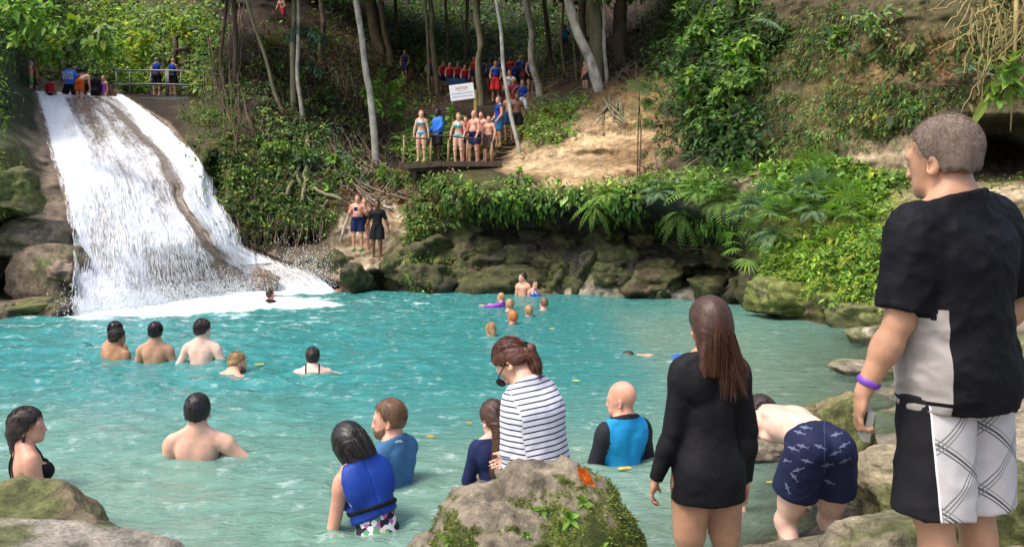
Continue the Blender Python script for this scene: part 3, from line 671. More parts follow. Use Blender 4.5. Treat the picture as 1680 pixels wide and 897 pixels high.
def water_mat():
    m, nt, p = newmat('pool_water'); L = nt.links
    g = nd(nt, 'ShaderNodeNewGeometry'); ad = nd(nt, 'ShaderNodeAttribute', attribute_name='dens'); af = nd(nt, 'ShaderNodeAttribute', attribute_name='foam'); ac = nd(nt, 'ShaderNodeAttribute', attribute_name='Col')
    mp = nd(nt, 'ShaderNodeMapping'); mp.inputs['Scale'].default_value = (1., 2.3, 1.); mp.inputs['Rotation'].default_value = (0, 0, .18); L.new(g.outputs['Position'], mp.inputs[0])
    n1 = nd(nt, 'ShaderNodeTexNoise', inp={'Scale': 3.6, 'Detail': 5., 'Roughness': .62, 'Distortion': .5}); L.new(mp.outputs[0], n1.inputs[0])
    n2 = nd(nt, 'ShaderNodeTexNoise', inp={'Scale': 13., 'Detail': 3., 'Roughness': .6}); L.new(mp.outputs[0], n2.inputs[0])
    b1 = nd(nt, 'ShaderNodeBump', inp={'Strength': .5, 'Distance': .08}); L.new(n1.outputs[0], b1.inputs['Height'])
    b2 = nd(nt, 'ShaderNodeBump', inp={'Strength': .4, 'Distance': .018}); L.new(n2.outputs[0], b2.inputs['Height']); L.new(b1.outputs[0], b2.inputs['Normal'])
    nf = nd(nt, 'ShaderNodeTexNoise', inp={'Scale': 5., 'Detail': 8., 'Roughness': .75}); L.new(g.outputs['Position'], nf.inputs[0])
    fm = nd(nt, 'ShaderNodeMath', operation='MULTIPLY_ADD', inp={1: 2.8, 2: -1.55}); L.new(nf.outputs[0], fm.inputs[0])
    fa = nd(nt, 'ShaderNodeMath', operation='MULTIPLY_ADD', inp={1: 1.6}, use_clamp=True); L.new(af.outputs['Fac'], fa.inputs[0]); L.new(fm.outputs[0], fa.inputs[2])
    mx = nd(nt, 'ShaderNodeMix', data_type='RGBA'); L.new(fa.outputs[0], mx.inputs[0]); L.new(ac.outputs['Color'], mx.inputs[6]); mx.inputs[7].default_value = (.75, .82, .82, 1)
    df = nd(nt, 'ShaderNodeBsdfDiffuse'); L.new(mx.outputs[2], df.inputs[0]); L.new(b1.outputs[0], df.inputs['Normal'])
    tr = nd(nt, 'ShaderNodeBsdfTransparent'); tr.inputs[0].default_value = (.80, .93, .88, 1)
    dm = nd(nt, 'ShaderNodeMath', operation='MAXIMUM'); L.new(ad.outputs['Fac'], dm.inputs[0]); L.new(fa.outputs[0], dm.inputs[1])
    ms = nd(nt, 'ShaderNodeMixShader'); L.new(dm.outputs[0], ms.inputs[0]); L.new(tr.outputs[0], ms.inputs[1]); L.new(df.outputs[0], ms.inputs[2])
    gl = nd(nt, 'ShaderNodeBsdfGlossy', inp={'Roughness': .06}); L.new(b2.outputs[0], gl.inputs['Normal'])
    fr = nd(nt, 'ShaderNodeFresnel', inp={'IOR': 1.33}); L.new(b2.outputs[0], fr.inputs['Normal'])
    iv = nd(nt, 'ShaderNodeMath', operation='MULTIPLY_ADD', inp={1: -.85, 2: 1.}); L.new(fa.outputs[0], iv.inputs[0]); fm2 = nd(nt, 'ShaderNodeMath', operation='MULTIPLY'); L.new(fr.outputs[0], fm2.inputs[0]); L.new(iv.outputs[0], fm2.inputs[1])
    m2 = nd(nt, 'ShaderNodeMixShader'); L.new(fm2.outputs[0], m2.inputs[0]); L.new(ms.outputs[0], m2.inputs[1]); L.new(gl.outputs[0], m2.inputs[2])
    L.new(m2.outputs[0], nt.nodes['Material Output'].inputs[0]); return m
deepc = np.array((.036, .21, .205)); midc = np.array((.115, .24, .195)); shal = np.array((.19, .29, .22))
dd = clamp(dep / 1.6); nn = fbm(WX * .35, WY * .35, 0 * WX, 3, 95)
q = sstep(4.5, 9.5, WY + 1.2 * nn + WX * .15)[..., None]; wc = midc * (1 - q) + deepc * q
s2 = (1 - sstep(.15, .85, dd + .15 * nn))[..., None]; wc = wc * (1 - s2) + shal * s2
rs = sstep(2.0, 6.0, WX + .0 * WY)[..., None] * .55; wc = wc * (1 - rs) + np.array((.12, .31, .25)) * rs
obj('water', mesh('water', np.stack([WX, WY, WZ], -1).reshape(-1, 3), FW, water_mat(), col=wc.reshape(-1, 3), attrs={'dens': dens.ravel(), 'foam': clamp(foam).ravel()}), kind='structure')
# ------------------------------------------------------------------ the waterfall: a sheet of water over the rock bed, falling threads and spray
def fall_edges(t):
    """t 0 crest .. 1 pool: left and right edge of the flow, photo pixels"""
    return (np.interp(t, [0, .1, .3, .55, .8, 1], [58, 60, 80, 112, 122, 120]), np.interp(t, [0, .05, .12, .3, .5, .72, .85, .95, 1], [196, 214, 250, 318, 358, 402, 455, 520, 552]),
            np.interp(t, [0, .1, .3, .55, .8, 1], [150, 158, 238, 345, 440, 512]), np.interp(t, [0, .05, .12, .3, .5, .72, .85, .95, 1], [154, 162, 185, 250, 322, 402, 430, 452, 478]))
def fall_px(s, t):
    x0, x1, y0, y1 = fall_edges(t); x0 = x0 + 9 * fbm(t * 7, 0 * t, 0 * t + .5, 3, 111); x1 = x1 + 12 * fbm(t * 8, 0 * t + 4, 0 * t + .5, 3, 112) * (t < .97); return x0 + (x1 - x0) * s, y0 + (y1 - y0) * s + 6 * np.sin(np.pi * s) * (t > .9)
s_, t_ = np.meshgrid(np.linspace(0, 1, 260), np.linspace(-.0, 1.02, 420), indexing='ij')
fpx, fpy = fall_px(s_, clamp(t_)); fpy = fpy + (t_ > 1) * 6
FY = surf_depth(fpx, fpy) - .10 - .15 * t_
n_st = vnoise(s_ * 60, t_ * 5, 0 * s_, 101) * .5 + vnoise(s_ * 140, t_ * 14, 0 * s_, 102) * .35 + vnoise(s_ * 25, t_ * 2.5, 0 * s_, 103) * .5
# amount of white water: thin on the brown spur and on the smooth upper face, thick in the two chutes
sp = np.interp(t_, [0, .1, .3, .5, .75, 1.], [.62, .68, .74, .76, .80, .64])
spur_ = np.exp(-((s_ - sp + .03 * fbm(s_ * 0, t_ * 9, 0 * s_, 3, 109)) / (.024 + .014 * fbm(s_ * 9, t_ * 12, 0 * s_, 3, 110))) ** 2) * sstep(.02, .2, t_) * (t_ < 1.1)
upper = np.exp(-((s_ - .40) / .20) ** 2) * sstep(.06, .14, t_) * (1 - sstep(.2, .75, t_))
thick = .56 - .80 * spur_ - .12 * upper + .25 * np.exp(-((s_ - .12) / .12) ** 2) + .4 * np.exp(-((s_ - .93) / .09) ** 2) * (t_ < .85) + .3 * sstep(.9, 1, t_) + .3 * sstep(.06, .0, t_)
low = .22 * sstep(.55, .95, t_) * (1 - np.exp(-((s_ - .1) / .12) ** 2)) * (s_ < .78)
thick = thick - low + .38 * fbm(s_ * 6, t_ * 3, 0 * s_, 4, 108) - .5 * np.exp(-(s_ / .025) ** 2) - .5 * np.exp(-((1 - s_) / .02) ** 2) * (t_ < .9)
FYd = FY - .10 * n_st * clamp(thick) - .25 * clamp(thick) * sstep(0, .15, t_)
def fall_mat():
    m, nt, p = newmat('falling_water'); L = nt.links
    uv = nd(nt, 'ShaderNodeAttribute', attribute_name='fu'); vv = nd(nt, 'ShaderNodeAttribute', attribute_name='fv'); th = nd(nt, 'ShaderNodeAttribute', attribute_name='thick')
    cb = nd(nt, 'ShaderNodeCombineXYZ'); L.new(uv.outputs['Fac'], cb.inputs[0]); L.new(vv.outputs['Fac'], cb.inputs[1])
    def nz(sx, sy, det, rg, dis=0.):
        mp = nd(nt, 'ShaderNodeMapping'); mp.inputs['Scale'].default_value = (sx, sy, 1); L.new(cb.outputs[0], mp.inputs[0])
        n = nd(nt, 'ShaderNodeTexNoise', inp={'Scale': 1., 'Detail': det, 'Roughness': rg, 'Distortion': dis}); L.new(mp.outputs[0], n.inputs[0]); return n
    a = nz(4.6, .38, 5., .6, .3); b = nz(17., 1.7, 4., .7, .2); c = nz(1.2, .35, 4., .6)
    m1 = nd(nt, 'ShaderNodeMath', operation='MULTIPLY_ADD', inp={1: .55}); L.new(a.outputs[0], m1.inputs[0]); 
    m0 = nd(nt, 'ShaderNodeMath', operation='MULTIPLY'); m0.inputs[1].default_value = .55; L.new(b.outputs[0], m0.inputs[0]); L.new(m0.outputs[0], m1.inputs[2])
    m2 = nd(nt, 'ShaderNodeMath', operation='MULTIPLY_ADD', inp={1: .5}); L.new(c.outputs[0], m2.inputs[0]); L.new(m1.outputs[0], m2.inputs[2])
    ad = nd(nt, 'ShaderNodeMath', operation='ADD'); L.new(m2.outputs[0], ad.inputs[0]); L.new(th.outputs['Fac'], ad.inputs[1])
    mr = nd(nt, 'ShaderNodeMapRange', inp={1: 1.16, 2: 1.62, 3: .0, 4: 1.}, interpolation_type='SMOOTHSTEP'); L.new(ad.outputs[0], mr.inputs[0])
    g = nd(nt, 'ShaderNodeNewGeometry'); nr = nd(nt, 'ShaderNodeTexNoise', inp={'Scale': 6., 'Detail': 6., 'Roughness': .65}); L.new(g.outputs['Position'], nr.inputs[0])
    rr = nd(nt, 'ShaderNodeMapRange', inp={1: .3, 2: .7, 3: .5, 4: 1.5}); L.new(nr.outputs[0], rr.inputs[0])
    rc = nd(nt, 'ShaderNodeVectorMath', operation='SCALE'); rc.inputs[0].default_value = (.20, .16, .125); L.new(rr.outputs[0], rc.inputs[3])
    mx = nd(nt, 'ShaderNodeMix', data_type='RGBA'); L.new(mr.outputs[0], mx.inputs[0]); L.new(rc.outputs[0], mx.inputs[6]); mx.inputs[7].default_value = (.78, .82, .87, 1)
    L.new(mx.outputs[2], p.inputs['Base Color']); p.inputs['Roughness'].default_value = .3
    rgh = nd(nt, 'ShaderNodeMapRange', inp={3: .18, 4: .7}); L.new(mr.outputs[0], rgh.inputs[0]); L.new(rgh.outputs[0], p.inputs['Roughness'])
    bp = nd(nt, 'ShaderNodeBump', inp={'Strength': .5, 'Distance': .08}); L.new(m2.outputs[0], bp.inputs['Height']); L.new(bp.outputs[0], p.inputs['Normal'])
    return m
Xf = (fpx - CX) / F * FYd; Zf = CH - (fpy - HOR) / F * FYd
VF = np.stack([Xf, FYd, Zf], -1); a = np.arange(s_.size).reshape(s_.shape); FF = np.stack([a[:-1, :-1], a[:-1, 1:], a[1:, 1:], a[1:, :-1]], -1).reshape(-1, 4)
# metric flow coordinates
wid = np.hypot(*(np.diff(VF, axis=0)[..., [0, 2]].transpose(2, 0, 1))).sum(0)
fu = s_ * wid.mean(); fv = np.concatenate([np.zeros((s_.shape[0], 1)), np.cumsum(np.linalg.norm(np.diff(VF, axis=1), axis=-1), 1)], 1)
fv = np.broadcast_to(fv.mean(0)[None], s_.shape)
fall = obj('waterfall', mesh('waterfall', VF.reshape(-1, 3), FF, fall_mat(), attrs={'fu': fu.ravel(), 'fv': fv.ravel(), 'thick': thick.ravel()}), kind='structure')
SPRAY = mat('spray_white', (.84, .87, .9), rough=.6)
def fall_point(s, t): return fall_px(s, t)
def droplets(name, pts, vel, ln, wd_, parent=None, **k):
    n = len(pts); v = vel / (np.linalg.norm(vel, axis=1, keepdims=True) + 1e-9); r = np.cross(v, RNG.normal(size=(n, 3))); r /= np.linalg.norm(r, axis=1, keepdims=True) + 1e-9; u = np.cross(v, r)
    ln = ln[:, None]; wd_ = wd_[:, None]
    V = np.stack([pts - v * ln / 2, pts + r * wd_ + v * ln * .15, pts - r * wd_ * .5 + u * wd_ * .87 + v * ln * .15, pts - r * wd_ * .5 - u * wd_ * .87 + v * ln * .15, pts + v * ln / 2], 1).reshape(-1, 3)
    b = (np.arange(n) * 5)[:, None]; T = np.array([(0,1,2),(0,2,3),(0,3,1),(4,2,1),(4,3,2),(4,1,3)]); Fc = (b[:, :, None] + T[None]).reshape(-1, 3)
    return obj(name, mesh(name, V, Fc, SPRAY), parent, **k)
N = 14000; s = RNG.random(N); t = RNG.random(N) ** .8
th_ = np.interp(t, [0, .1, .3, .5, .75, 1.], [.62, .68, .74, .76, .80, .64]); keep = (np.abs(s - th_) > .06) & (RNG.random(N) < .25 + .75 * t) & (RNG.random(N) < 1 - .75 * np.exp(-((s - .4) / .2) ** 2) * (t < .45))
s, t = s[keep], t[keep]; fx_, fy_ = fall_px(s, t); f2x, f2y = fall_px(s, clamp(t + .03))
D0 = surf_depth(fx_, fy_) - .25 - .35 * RNG.random(len(s)); D1 = surf_depth(f2x, f2y) - .3
p0 = np.stack([(fx_ - CX) / F * D0, D0, CH - (fy_ - HOR) / F * D0], -1); p1 = np.stack([(f2x - CX) / F * D1, D1, CH - (f2y - HOR) / F * D1], -1)
vel = p1 - p0; vel[:, 2] -= .25; vel[:, 1] *= .5
droplets('spray', p0, vel, .10 + .30 * RNG.random(len(s)), .004 + .007 * RNG.random(len(s)), fall, kind='stuff')
# splash where it lands
N = 12000; s = RNG.random(N); bx_, by_ = fall_px(s, np.ones(N) * .985); D0 = surf_depth(bx_, by_) - .2 - np.abs(RNG.normal(size=N)) * .5
p0 = np.stack([(bx_ - CX) / F * D0, D0, np.abs(RNG.normal(size=N)) * (.28 + .3 * (s > .8)) ], -1); p0[:, 0] += RNG.normal(size=N) * .25
vel = RNG.normal(size=(N, 3)) * .3 + np.array((0, -.2, .6)); droplets('splash', p0, vel, .02 + .05 * RNG.random(N), .005 + .006 * RNG.random(N), fall, kind='stuff')
# ------------------------------------------------------------------ cloth materials
def cloth(name, c, rough=.75, bump=.25, bscale=14., spec=.2, var=.08, c2=None, mode=None):
    """c2: second colour where the attribute 'sel' is positive; mode 'stripes'/'plaid' print thin lines from attributes u, v"""
    if name in MATS: return MATS[name]
    m = mat(name, c, rough=rough, bump=bump, bscale=bscale, spec=spec, var=var, vscale=12, bdist=.012)
    nt = m.node_tree; L = nt.links; p = nt.nodes['Principled BSDF']
    def band(src, pitch, width, off=0.):
        a = nd(nt, 'ShaderNodeMath', operation='MULTIPLY_ADD', inp={1: 1 / pitch, 2: off}); L.new(src, a.inputs[0])
        f = nd(nt, 'ShaderNodeMath', operation='FRACT'); L.new(a.outputs[0], f.inputs[0]); l = nd(nt, 'ShaderNodeMath', operation='LESS_THAN'); l.inputs[1].default_value = width; L.new(f.outputs[0], l.inputs[0]); return l.outputs[0]
    def mixc(fac, c2):
        src = p.inputs['Base Color'].links[0].from_socket; mx = nd(nt, 'ShaderNodeMix', data_type='RGBA'); L.new(fac, mx.inputs[0]); L.new(src, mx.inputs[6]); mx.inputs[7].default_value = (*c2, 1); L.new(mx.outputs[2], p.inputs['Base Color'])
    def A(n): return nd(nt, 'ShaderNodeAttribute', attribute_name=n).outputs['Fac']
    if mode == 'stripes': mixc(band(A('u'), .030, .26), (.012, .018, .06))
    if mode == 'plaid':
        for (pit, wd, of, src, cc) in ((.155, .035, 0, 'u', (.05,.05,.06)), (.155, .025, .06, 'u', (.10,.10,.11)), (.155, .018, -.08, 'u', (.2,.2,.2)), (.125, .03, 0, 'v', (.16,.16,.17)), (.125, .03, .08, 'v', (.16,.16,.17)), (.125, .03, .16, 'v', (.22,.22,.22))): mixc(band(A(src), pit, wd, of), cc)
    if mode == 'floral':
        at = nd(nt, 'ShaderNodeTexCoord'); vo = nd(nt, 'ShaderNodeTexVoronoi', inp={'Scale': 34.}); L.new(at.outputs['Object'], vo.inputs[0])
        r = nd(nt, 'ShaderNodeValToRGB'); L.new(vo.outputs['Color'], r.inputs[0]); r.color_ramp.interpolation = 'CONSTANT'
        for i, (ps, cc) in enumerate(((0, (.02,.02,.03)), (.35, (.75,.72,.72)), (.6, (.5,.12,.35)), (.75, (.12,.3,.16)), (.88, (.7,.6,.2)))):
            e = r.color_ramp.elements[i] if i < 2 else r.color_ramp.elements.new(ps); e.position = ps; e.color = (*cc, 1)
        L.new(r.outputs[0], p.inputs['Base Color'])
    if c2 is not None:
        g = nd(nt, 'ShaderNodeMath', operation='GREATER_THAN'); g.inputs[1].default_value = 0; L.new(A('sel'), g.inputs[0]); mixc(g.outputs[0], c2)
        if mode == 'plaid':
            e = nd(nt, 'ShaderNodeMath', operation='ABSOLUTE'); L.new(A('sel'), e.inputs[0]); l = nd(nt, 'ShaderNodeMath', operation='LESS_THAN'); l.inputs[1].default_value = .003; L.new(e.outputs[0], l.inputs[0]); mixc(l.outputs[0], (.75,.75,.75))
    return m
def hairmat(name, c, rough=.45): return mat('hair_' + name, c, rough=rough, bump=.6, bscale=60, var=.35, vscale=26, spec=.4, stretch=(1, 1, .12), bdist=.006)
H_BROWN = hairmat('brown', (.055,.025,.016)); H_BLACK = hairmat('black', (.012,.009,.009), .35); H_GREY = hairmat('greyish', (.17,.125,.10), .75); H_BLOND = hairmat('blond', (.32,.19,.085)); H_RED = hairmat('ginger', (.40,.13,.03)); H_DKB = hairmat('dark_brown', (.028,.017,.013)); H_LT = hairmat('light_brown', (.14,.075,.04))
C_BLACK = cloth('black_cloth', (.006,.006,.008), rough=.7, spec=.2); C_NAVY = cloth('navy_cloth', (.012,.018,.07)); C_BLUE = cloth('blue_cloth', (.02,.09,.42)); C_VEST = cloth('blue_nylon', (.010,.04,.25), rough=.5); C_RED = cloth('red_nylon', (.38,.012,.022), rough=.55)
C_TURQ = cloth('turquoise_cloth', (.02,.42,.45)); C_BRN = cloth('brown_cloth', (.05,.035,.028)); C_WHITE = cloth('white_cloth', (.7,.7,.72)); C_PURP = cloth('purple_cloth', (.28,.06,.42)); C_GREEN = cloth('green_cloth', (.02,.3,.08)); C_ORANGE = cloth('orange_cloth', (.55,.10,.02)); C_DKBL = cloth('dark_blue_cloth', (.015,.05,.14)); C_GREYC = cloth('grey_cloth', (.25,.27,.3)); C_DRED = cloth('dark_red_cloth', (.18,.012,.02)); C_BAND = mat('wristband_purple', (.16,.06,.42), rough=.35)
# ------------------------------------------------------------------ garment regions
def R_top(f):
    x, y, z = f.fr('ch'); a = np.abs(x); band = np.abs(z - .182) - .011
    cup = np.where(y > .02, np.sqrt((a - .068) ** 2 + (z - .205) ** 2) - .052, 1.); st = np.where(y > -.01, np.maximum(np.abs(a - .055 + (z - .25) * .22) - .007, .22 - z), 1.)
    return np.minimum(np.minimum(band, cup), st)
def R_bottom(f):
    x, y, z = f.fr('pel'); return np.maximum(z - .035, -(z + .15) + np.abs(x) * .85)
def R_halter(f):
    x, y, z = f.fr('ch'); a = np.abs(x)
    body = np.maximum(z - np.where(y > 0, .26, .12 + .2 * np.maximum(y + .05, 0)), -.6 - z)
    strap = np.maximum(np.abs(a - .10 + (z - .15) * .36) - .012, -z + .05)
    strap = np.where(y > 0, strap, np.maximum(np.abs(a - .07 + (z - .12) * .2) - .011, -z + .05)); return np.minimum(body, strap)
def R_bra(f):
    x, y, z = f.fr('ch'); a = np.abs(x); return np.minimum(np.abs(z - .17) - .022, np.maximum(np.abs(a - .085) - .009, -z + .1))
def R_band(arm, w=.215, hw=.011):
    def fn(f):
        S0, E, W, u, fo = f.J[arm]; return np.abs(f.along(E, W) - w) - hw
    return fn
def band(arm='aL', mt=None, w=.222, hw=.010): return ('wristband', mt or C_BAND, lambda f: f.region(R_band(arm, w, hw), .006, (arm,)))
def R_beard(f):
    x, y, z = f.fr('head'); return np.maximum(z - .020 - np.maximum(.07 - y, 0) * .45, .022 - y)
def SHIRT(mt, **k): return ('shirt', mt, lambda f: f.shirt(**k))
def SHORTS(mt, **k): return ('shorts', mt, lambda f: f.shorts(**k))
def HAIR(mt, kind='short', **k):
    pf = k.pop('prims', None); return ('hair', mt, lambda f: f.hair(kind, prims=pf(f) if pf else None, **k))
def VEST(mt, **k): return ('life_vest', mt, lambda f: f.vest(**k))
def REG(nm, mt, fn, t=.01, groups=('torso',)): return (nm, mt, lambda f: f.region(fn, t, groups))
def at_head(px, py, Y, fig, yaw):
    """root position that puts the crown of the head at a photo pixel"""
    top = fig.hd(0, 0, .2); top = (top + fig.Rh @ V3(0, -.0, 0)) * fig.scale; zz = max(fig.hd(0, 0, .2)[2], fig.hd(0, -.1, .11)[2], fig.hd(0, 0, .2)[2]) * fig.scale
    return P(px, py, Y) - rotz(R(yaw)) @ top
def strands(name, mt, roots, paths, width, parent, seg=8, k=1.):
    """thin curved ribbons; paths: (n, seg, 3)"""
    n, sgn, _ = paths.shape; d = np.gradient(paths, axis=1); d /= np.linalg.norm(d, axis=-1, keepdims=True) + 1e-9
    rv = RNG.normal(size=(n, 1, 3)); sd = np.cross(d, np.broadcast_to(rv, d.shape)); sd /= np.linalg.norm(sd, axis=-1, keepdims=True) + 1e-9
    w = width * np.linspace(1, .25, sgn)[None, :, None]
    V = np.stack([paths - sd * w, paths + sd * w], 2).reshape(-1, 3) * k
    b = (np.arange(n) * sgn * 2)[:, None] + np.arange(sgn - 1)[None] * 2; b = b.ravel()
    Fc = np.stack([b, b + 1, b + 3, b + 2], 1); return obj(name, mesh(name, V, Fc, mt), parent, kind='stuff')
def hair_shell(f, n, cond):
    """random points on the scalp, head frame"""
    d = RNG.normal(size=(n * 3, 3)); d /= np.linalg.norm(d, axis=1, keepdims=True); p = d * np.array((.079, .099, .096)) + np.array((0, -.006, .107))
    p = p[cond(p)][:n]; nrm = (p - np.array((0, -.006, .107))) / np.array((.079, .099, .096)) ** 2; nrm /= np.linalg.norm(nrm, axis=1, keepdims=True); return p, nrm
def short_hair(mp, f, mt, n=1400, ln=.035, w=.0016, to=(0, -.5, -1.), low=.025, tail=None):
    p, q = hair_shell(f, n, lambda p: np.maximum(p[:, 1] * .9 - (p[:, 2] - .1) * 1.1 - .056, low - p[:, 2] + np.maximum(p[:, 1] + .03, 0) * 1.15) < 0); m = len(p)
    tl = np.linspace(0, 1, 5)[None, :, None]; d = np.array(to) + RNG.normal(size=(m, 3)) * .22 if tail is None else np.array(tail) - p + RNG.normal(size=(m, 3)) * .01
    d = d - q * (d * q).sum(1, keepdims=True) * .9; d /= np.linalg.norm(d, axis=1, keepdims=True) + 1e-9
    path = (p * (1.10 if tail is None else 1.12))[:, None] - (np.array((0, -.006, .107)) * .10)[None, None] + d[:, None] * tl * ln - q[:, None] * (tl * ln) ** 2 * 5.; path = f.h0 + (path * f.hs) @ f.Rh.T
    strands('hair_strand', mt, None, path, w, mp['root'], k=f.scale)
# ================================================================== THE PEOPLE IN FRONT
# man on the right, back to the camera
f = Fig(1.84, g=1.05, head=(9, 2, 0), aL=((-.16, .06, -1), (-.30, .34, -1)), aR=((.55, -.15, -1), (-.45, .35, -.55)), hands=1, curl=.9, handL=((-.02, .22, -1), (.75, -.5, .1), .8), handR=((-.9, .1, -.15), (.1, .9, .2), .4), lL=((-.01, .02, -1), (0, -.02, -1)), lR=((.07, .05, -1), (0, -.03, -1)), belly=.1, shw=1.08, side=-5)
YAW_M = 24.
loc = at_head(1543, 191, 2.68, f, YAW_M); c24, s24 = math.cos(R(YAW_M)), math.sin(R(YAW_M))
def selshirt(V, f):
    q = V - f.c0; w = q[:, 0] * c24 - q[:, 1] * s24; z = q[:, 2]; S0, E = f.J['aL'][0], f.J['aL'][1]; u = f.J['aL'][3]; armd = np.linalg.norm(np.cross(V - S0, u), axis=1)
    arm = ((V - S0) @ u < .26) & (armd < .096) & (q[:, 0] < -.15 * f.G['torso'][0][4][0] / .155)
    pan = np.minimum(-.112 + .03 * (.2 - z) - w, .055 - z); pan = np.where(arm, -1, pan); hz = V[:, 2] - f.p0[2] + .13; pan = np.where((hz > .004) & (hz < .012), -1, pan); return dict(attrs={'sel': pan})
def selshirt_old(V, f):
    q = (V - f.c0) @ f.Rc; x, y, z = q[:, 0], q[:, 1], q[:, 2]; a = -x
    pan = np.minimum(a - (.085 + .03 * clamp(.2 - z, 0, 1)), .19 - z * .0 - z * .9); pan = np.where(z < .19, np.minimum(pan, .245 - z), -1)
    armd = np.linalg.norm(np.cross(V - f.J['aL'][0], f.J['aL'][3]), axis=1); on = ((V - f.J['aL'][0]) @ f.J['aL'][3] > .03) & (armd < .085) & (a > .14)
    pan = np.where(on, -1, pan); hemz = ((V - f.p0) @ f.Rp)[:, 2]; pan = np.where((np.abs(hemz + .105) < .006), -1, pan); return dict(attrs={'sel': pan})
def selshort(V, f):
    x, y, z = (V - f.p0).T; dz = .1 - z; th = np.arctan2(-y, -x)
    return dict(attrs={'sel': (R(11) + R(26) * dz - th) * .2 * (x < 0) - (x >= 0) * .2, 'u': x * .62 + y * .12 + z * .78, 'v': -x * .80 - y * .1 + z * .6})
mp = person(loc, YAW_M, "grey-haired man in black and grey t-shirt and plaid board shorts standing large at the right", f, .0062, 'tan', [
    ('shirt', cloth('black_shirt', (.0055,.0055,.008), spec=.15, rough=.7, c2=(.33,.305,.29), bump=.3, bscale=9), lambda f: f.shirt(sleeve=.80, hem=-.13, t=.019, loose=.012, wr=.007), selshirt),
    ('shorts', cloth('plaid_shorts', (.52,.50,.50), c2=(.010,.010,.013), mode='plaid', bump=.35, bscale=9), lambda f: f.shorts(length=.98, top=-.121, t=.012, flare=.028, wr=.008, fq=9), selshort),
    HAIR(H_GREY, 'buzz', t=.004, amp=.0015, front=.02), band('aL', w=.212, hw=.011)])
root = mp['root']; k = f.scale
p_, n_ = hair_shell(f, 5200, lambda p: np.maximum(p[:, 1] * .9 - (p[:, 2] - .1) * 1.1 - .052, .018 - p[:, 2] + np.maximum(p[:, 1] + .03, 0) * 1.15) < 0)
pp = f.h0 + (p_ * f.hs) @ f.Rh.T; nn_ = n_ @ f.Rh.T; dr = nn_ * .6 + np.array((0, -.3, -.55)) + RNG.normal(size=nn_.shape) * .18; dr /= np.linalg.norm(dr, axis=1, keepdims=True)
tl = np.linspace(0, 1, 3)[None, :, None]; path = pp[:, None] + nn_[:, None] * .005 + dr[:, None] * tl * .009
strands('hair_bristle', mat('hair_tips', (.19,.145,.12), rough=.8), None, path, .0007, root, k=k)
# watch strap-less camera held in the left hand
W, hdv, pn, sdv = f.J['haL']; cpos = W + hdv * .10 + pn * .028; M3 = Matrix(((sdv[0], pn[0], hdv[0]), (sdv[1], pn[1], hdv[1]), (sdv[2], pn[2], hdv[2])))
Mw = rotz(R(YAW_M)); wc_ = loc + Mw @ (cpos * k); cam_root = empty('camera', wc_, 0, label='small silver compact camera held in the left hand of the grey-haired man', cat='camera')
Mr = Matrix(tuple(map(tuple, Mw))) @ M3
b = MB(); b.box((0, 0, 0), (.062, .022, .10), Mr); b.build('camera_body', mat('silver_plastic', (.42,.41,.40), rough=.35, metal=.5, spec=.5), cam_root)
b = MB(); b.box(Mr @ Vector((.0, .012, .0)), (.05, .004, .075), Mr); b.build('screen', mat('black_glass', (.01,.01,.012), rough=.12, spec=.6), cam_root)
# woman in the black swim dress
f = Fig(1.66, fem=True, g=.98, shw=.95, head=(0, 4, 0), aL=((-.16, .02, -1), (-.32, .14, -1)), aR=((.20, -.03, -1), (-.02, .05, -1)), hands=1, curl=.6, handL=((-.18, .2, -1), (.8, -.4, 0), .7), lL=((-.02, .02, -1), (.0, -.03, -1)), lR=((.05, .0, -1), (0, -.02, -1)), side=2)
YW = 12.; loc = at_head(1164, 488, 3.66, f, YW)
def dress(f):
    pr = [ell(f.pel(0, -.02, -.10), (.165, .13, .22), f.Rp, k=.05), ell(f.pel(0, -.01, -.22), (.165, .125, .16), f.Rp, k=.04), cone(f.ch(0, 0, .1), f.pel(0, 0, .0), .10, .11, k=.04, ax=(1, 0, 0), fs=1.18)]
    return f.shirt(sleeve=1.96, hem=-.175, t=.009, wr=.0028, neck=.385, prims=pr)
def longhair(f): 
    return [ell(f.hd(0, -.055, .07), (.083, .060, .11), f.Rh, k=.03), cone(f.hd(-.028, -.075, .05), f.hd(-.055, -.072, -.115), .045, .035, k=.03, ax=(0, 1, 0), fs=.7), cone(f.hd(.03, -.075, .05), f.hd(.055, -.075, -.10), .045, .03, k=.03, ax=(0, 1, 0), fs=.7), cone(f.hd(.055, -.075, -.06), f.hd(.125, -.085, -.215), .03, .012, k=.03)]
mp = person(loc, YW, "woman in long-sleeved black swim dress with long wet brown hair, back to camera", f, .0068, 'tan', [('swim_dress', C_BLACK, dress), HAIR(H_BROWN, 'short', t=.014, prims=longhair, amp=.002)])
n = 2400; p_, n_ = hair_shell(f, n, lambda p: (p[:, 1] < .03) & (p[:, 2] > .0)); n = len(p_)
tl = np.linspace(0, 1, 10)[None, :, None]; side_ = np.where(p_[:, 0] > .0, 1, -1); end = np.stack([p_[:, 0] * 1.0 + np.where((side_ > 0) & (RNG.random(n) < .30), .07, 0), -.095 - RNG.random(n) * .02, -.11 - RNG.random(n) * .05 - np.where((side_ > 0) & (RNG.random(n) < .4), .12, 0) * RNG.random(n)], 1)
mid = p_ * np.array((1.18, 1.2, .55)) + np.array((0, -.02, -.0)); path = ((1 - tl) ** 2) * (p_ + n_ * .012)[:, None] + 2 * tl * (1 - tl) * mid[:, None] + tl ** 2 * end[:, None] + RNG.normal(size=(n, 10, 3)) * .0012
path = f.h0 + path @ f.Rh.T
strands('hair_strand', hairmat('wet_strand', (.085,.036,.018), .35), None, path, .0013, mp['root'], k=f.scale)
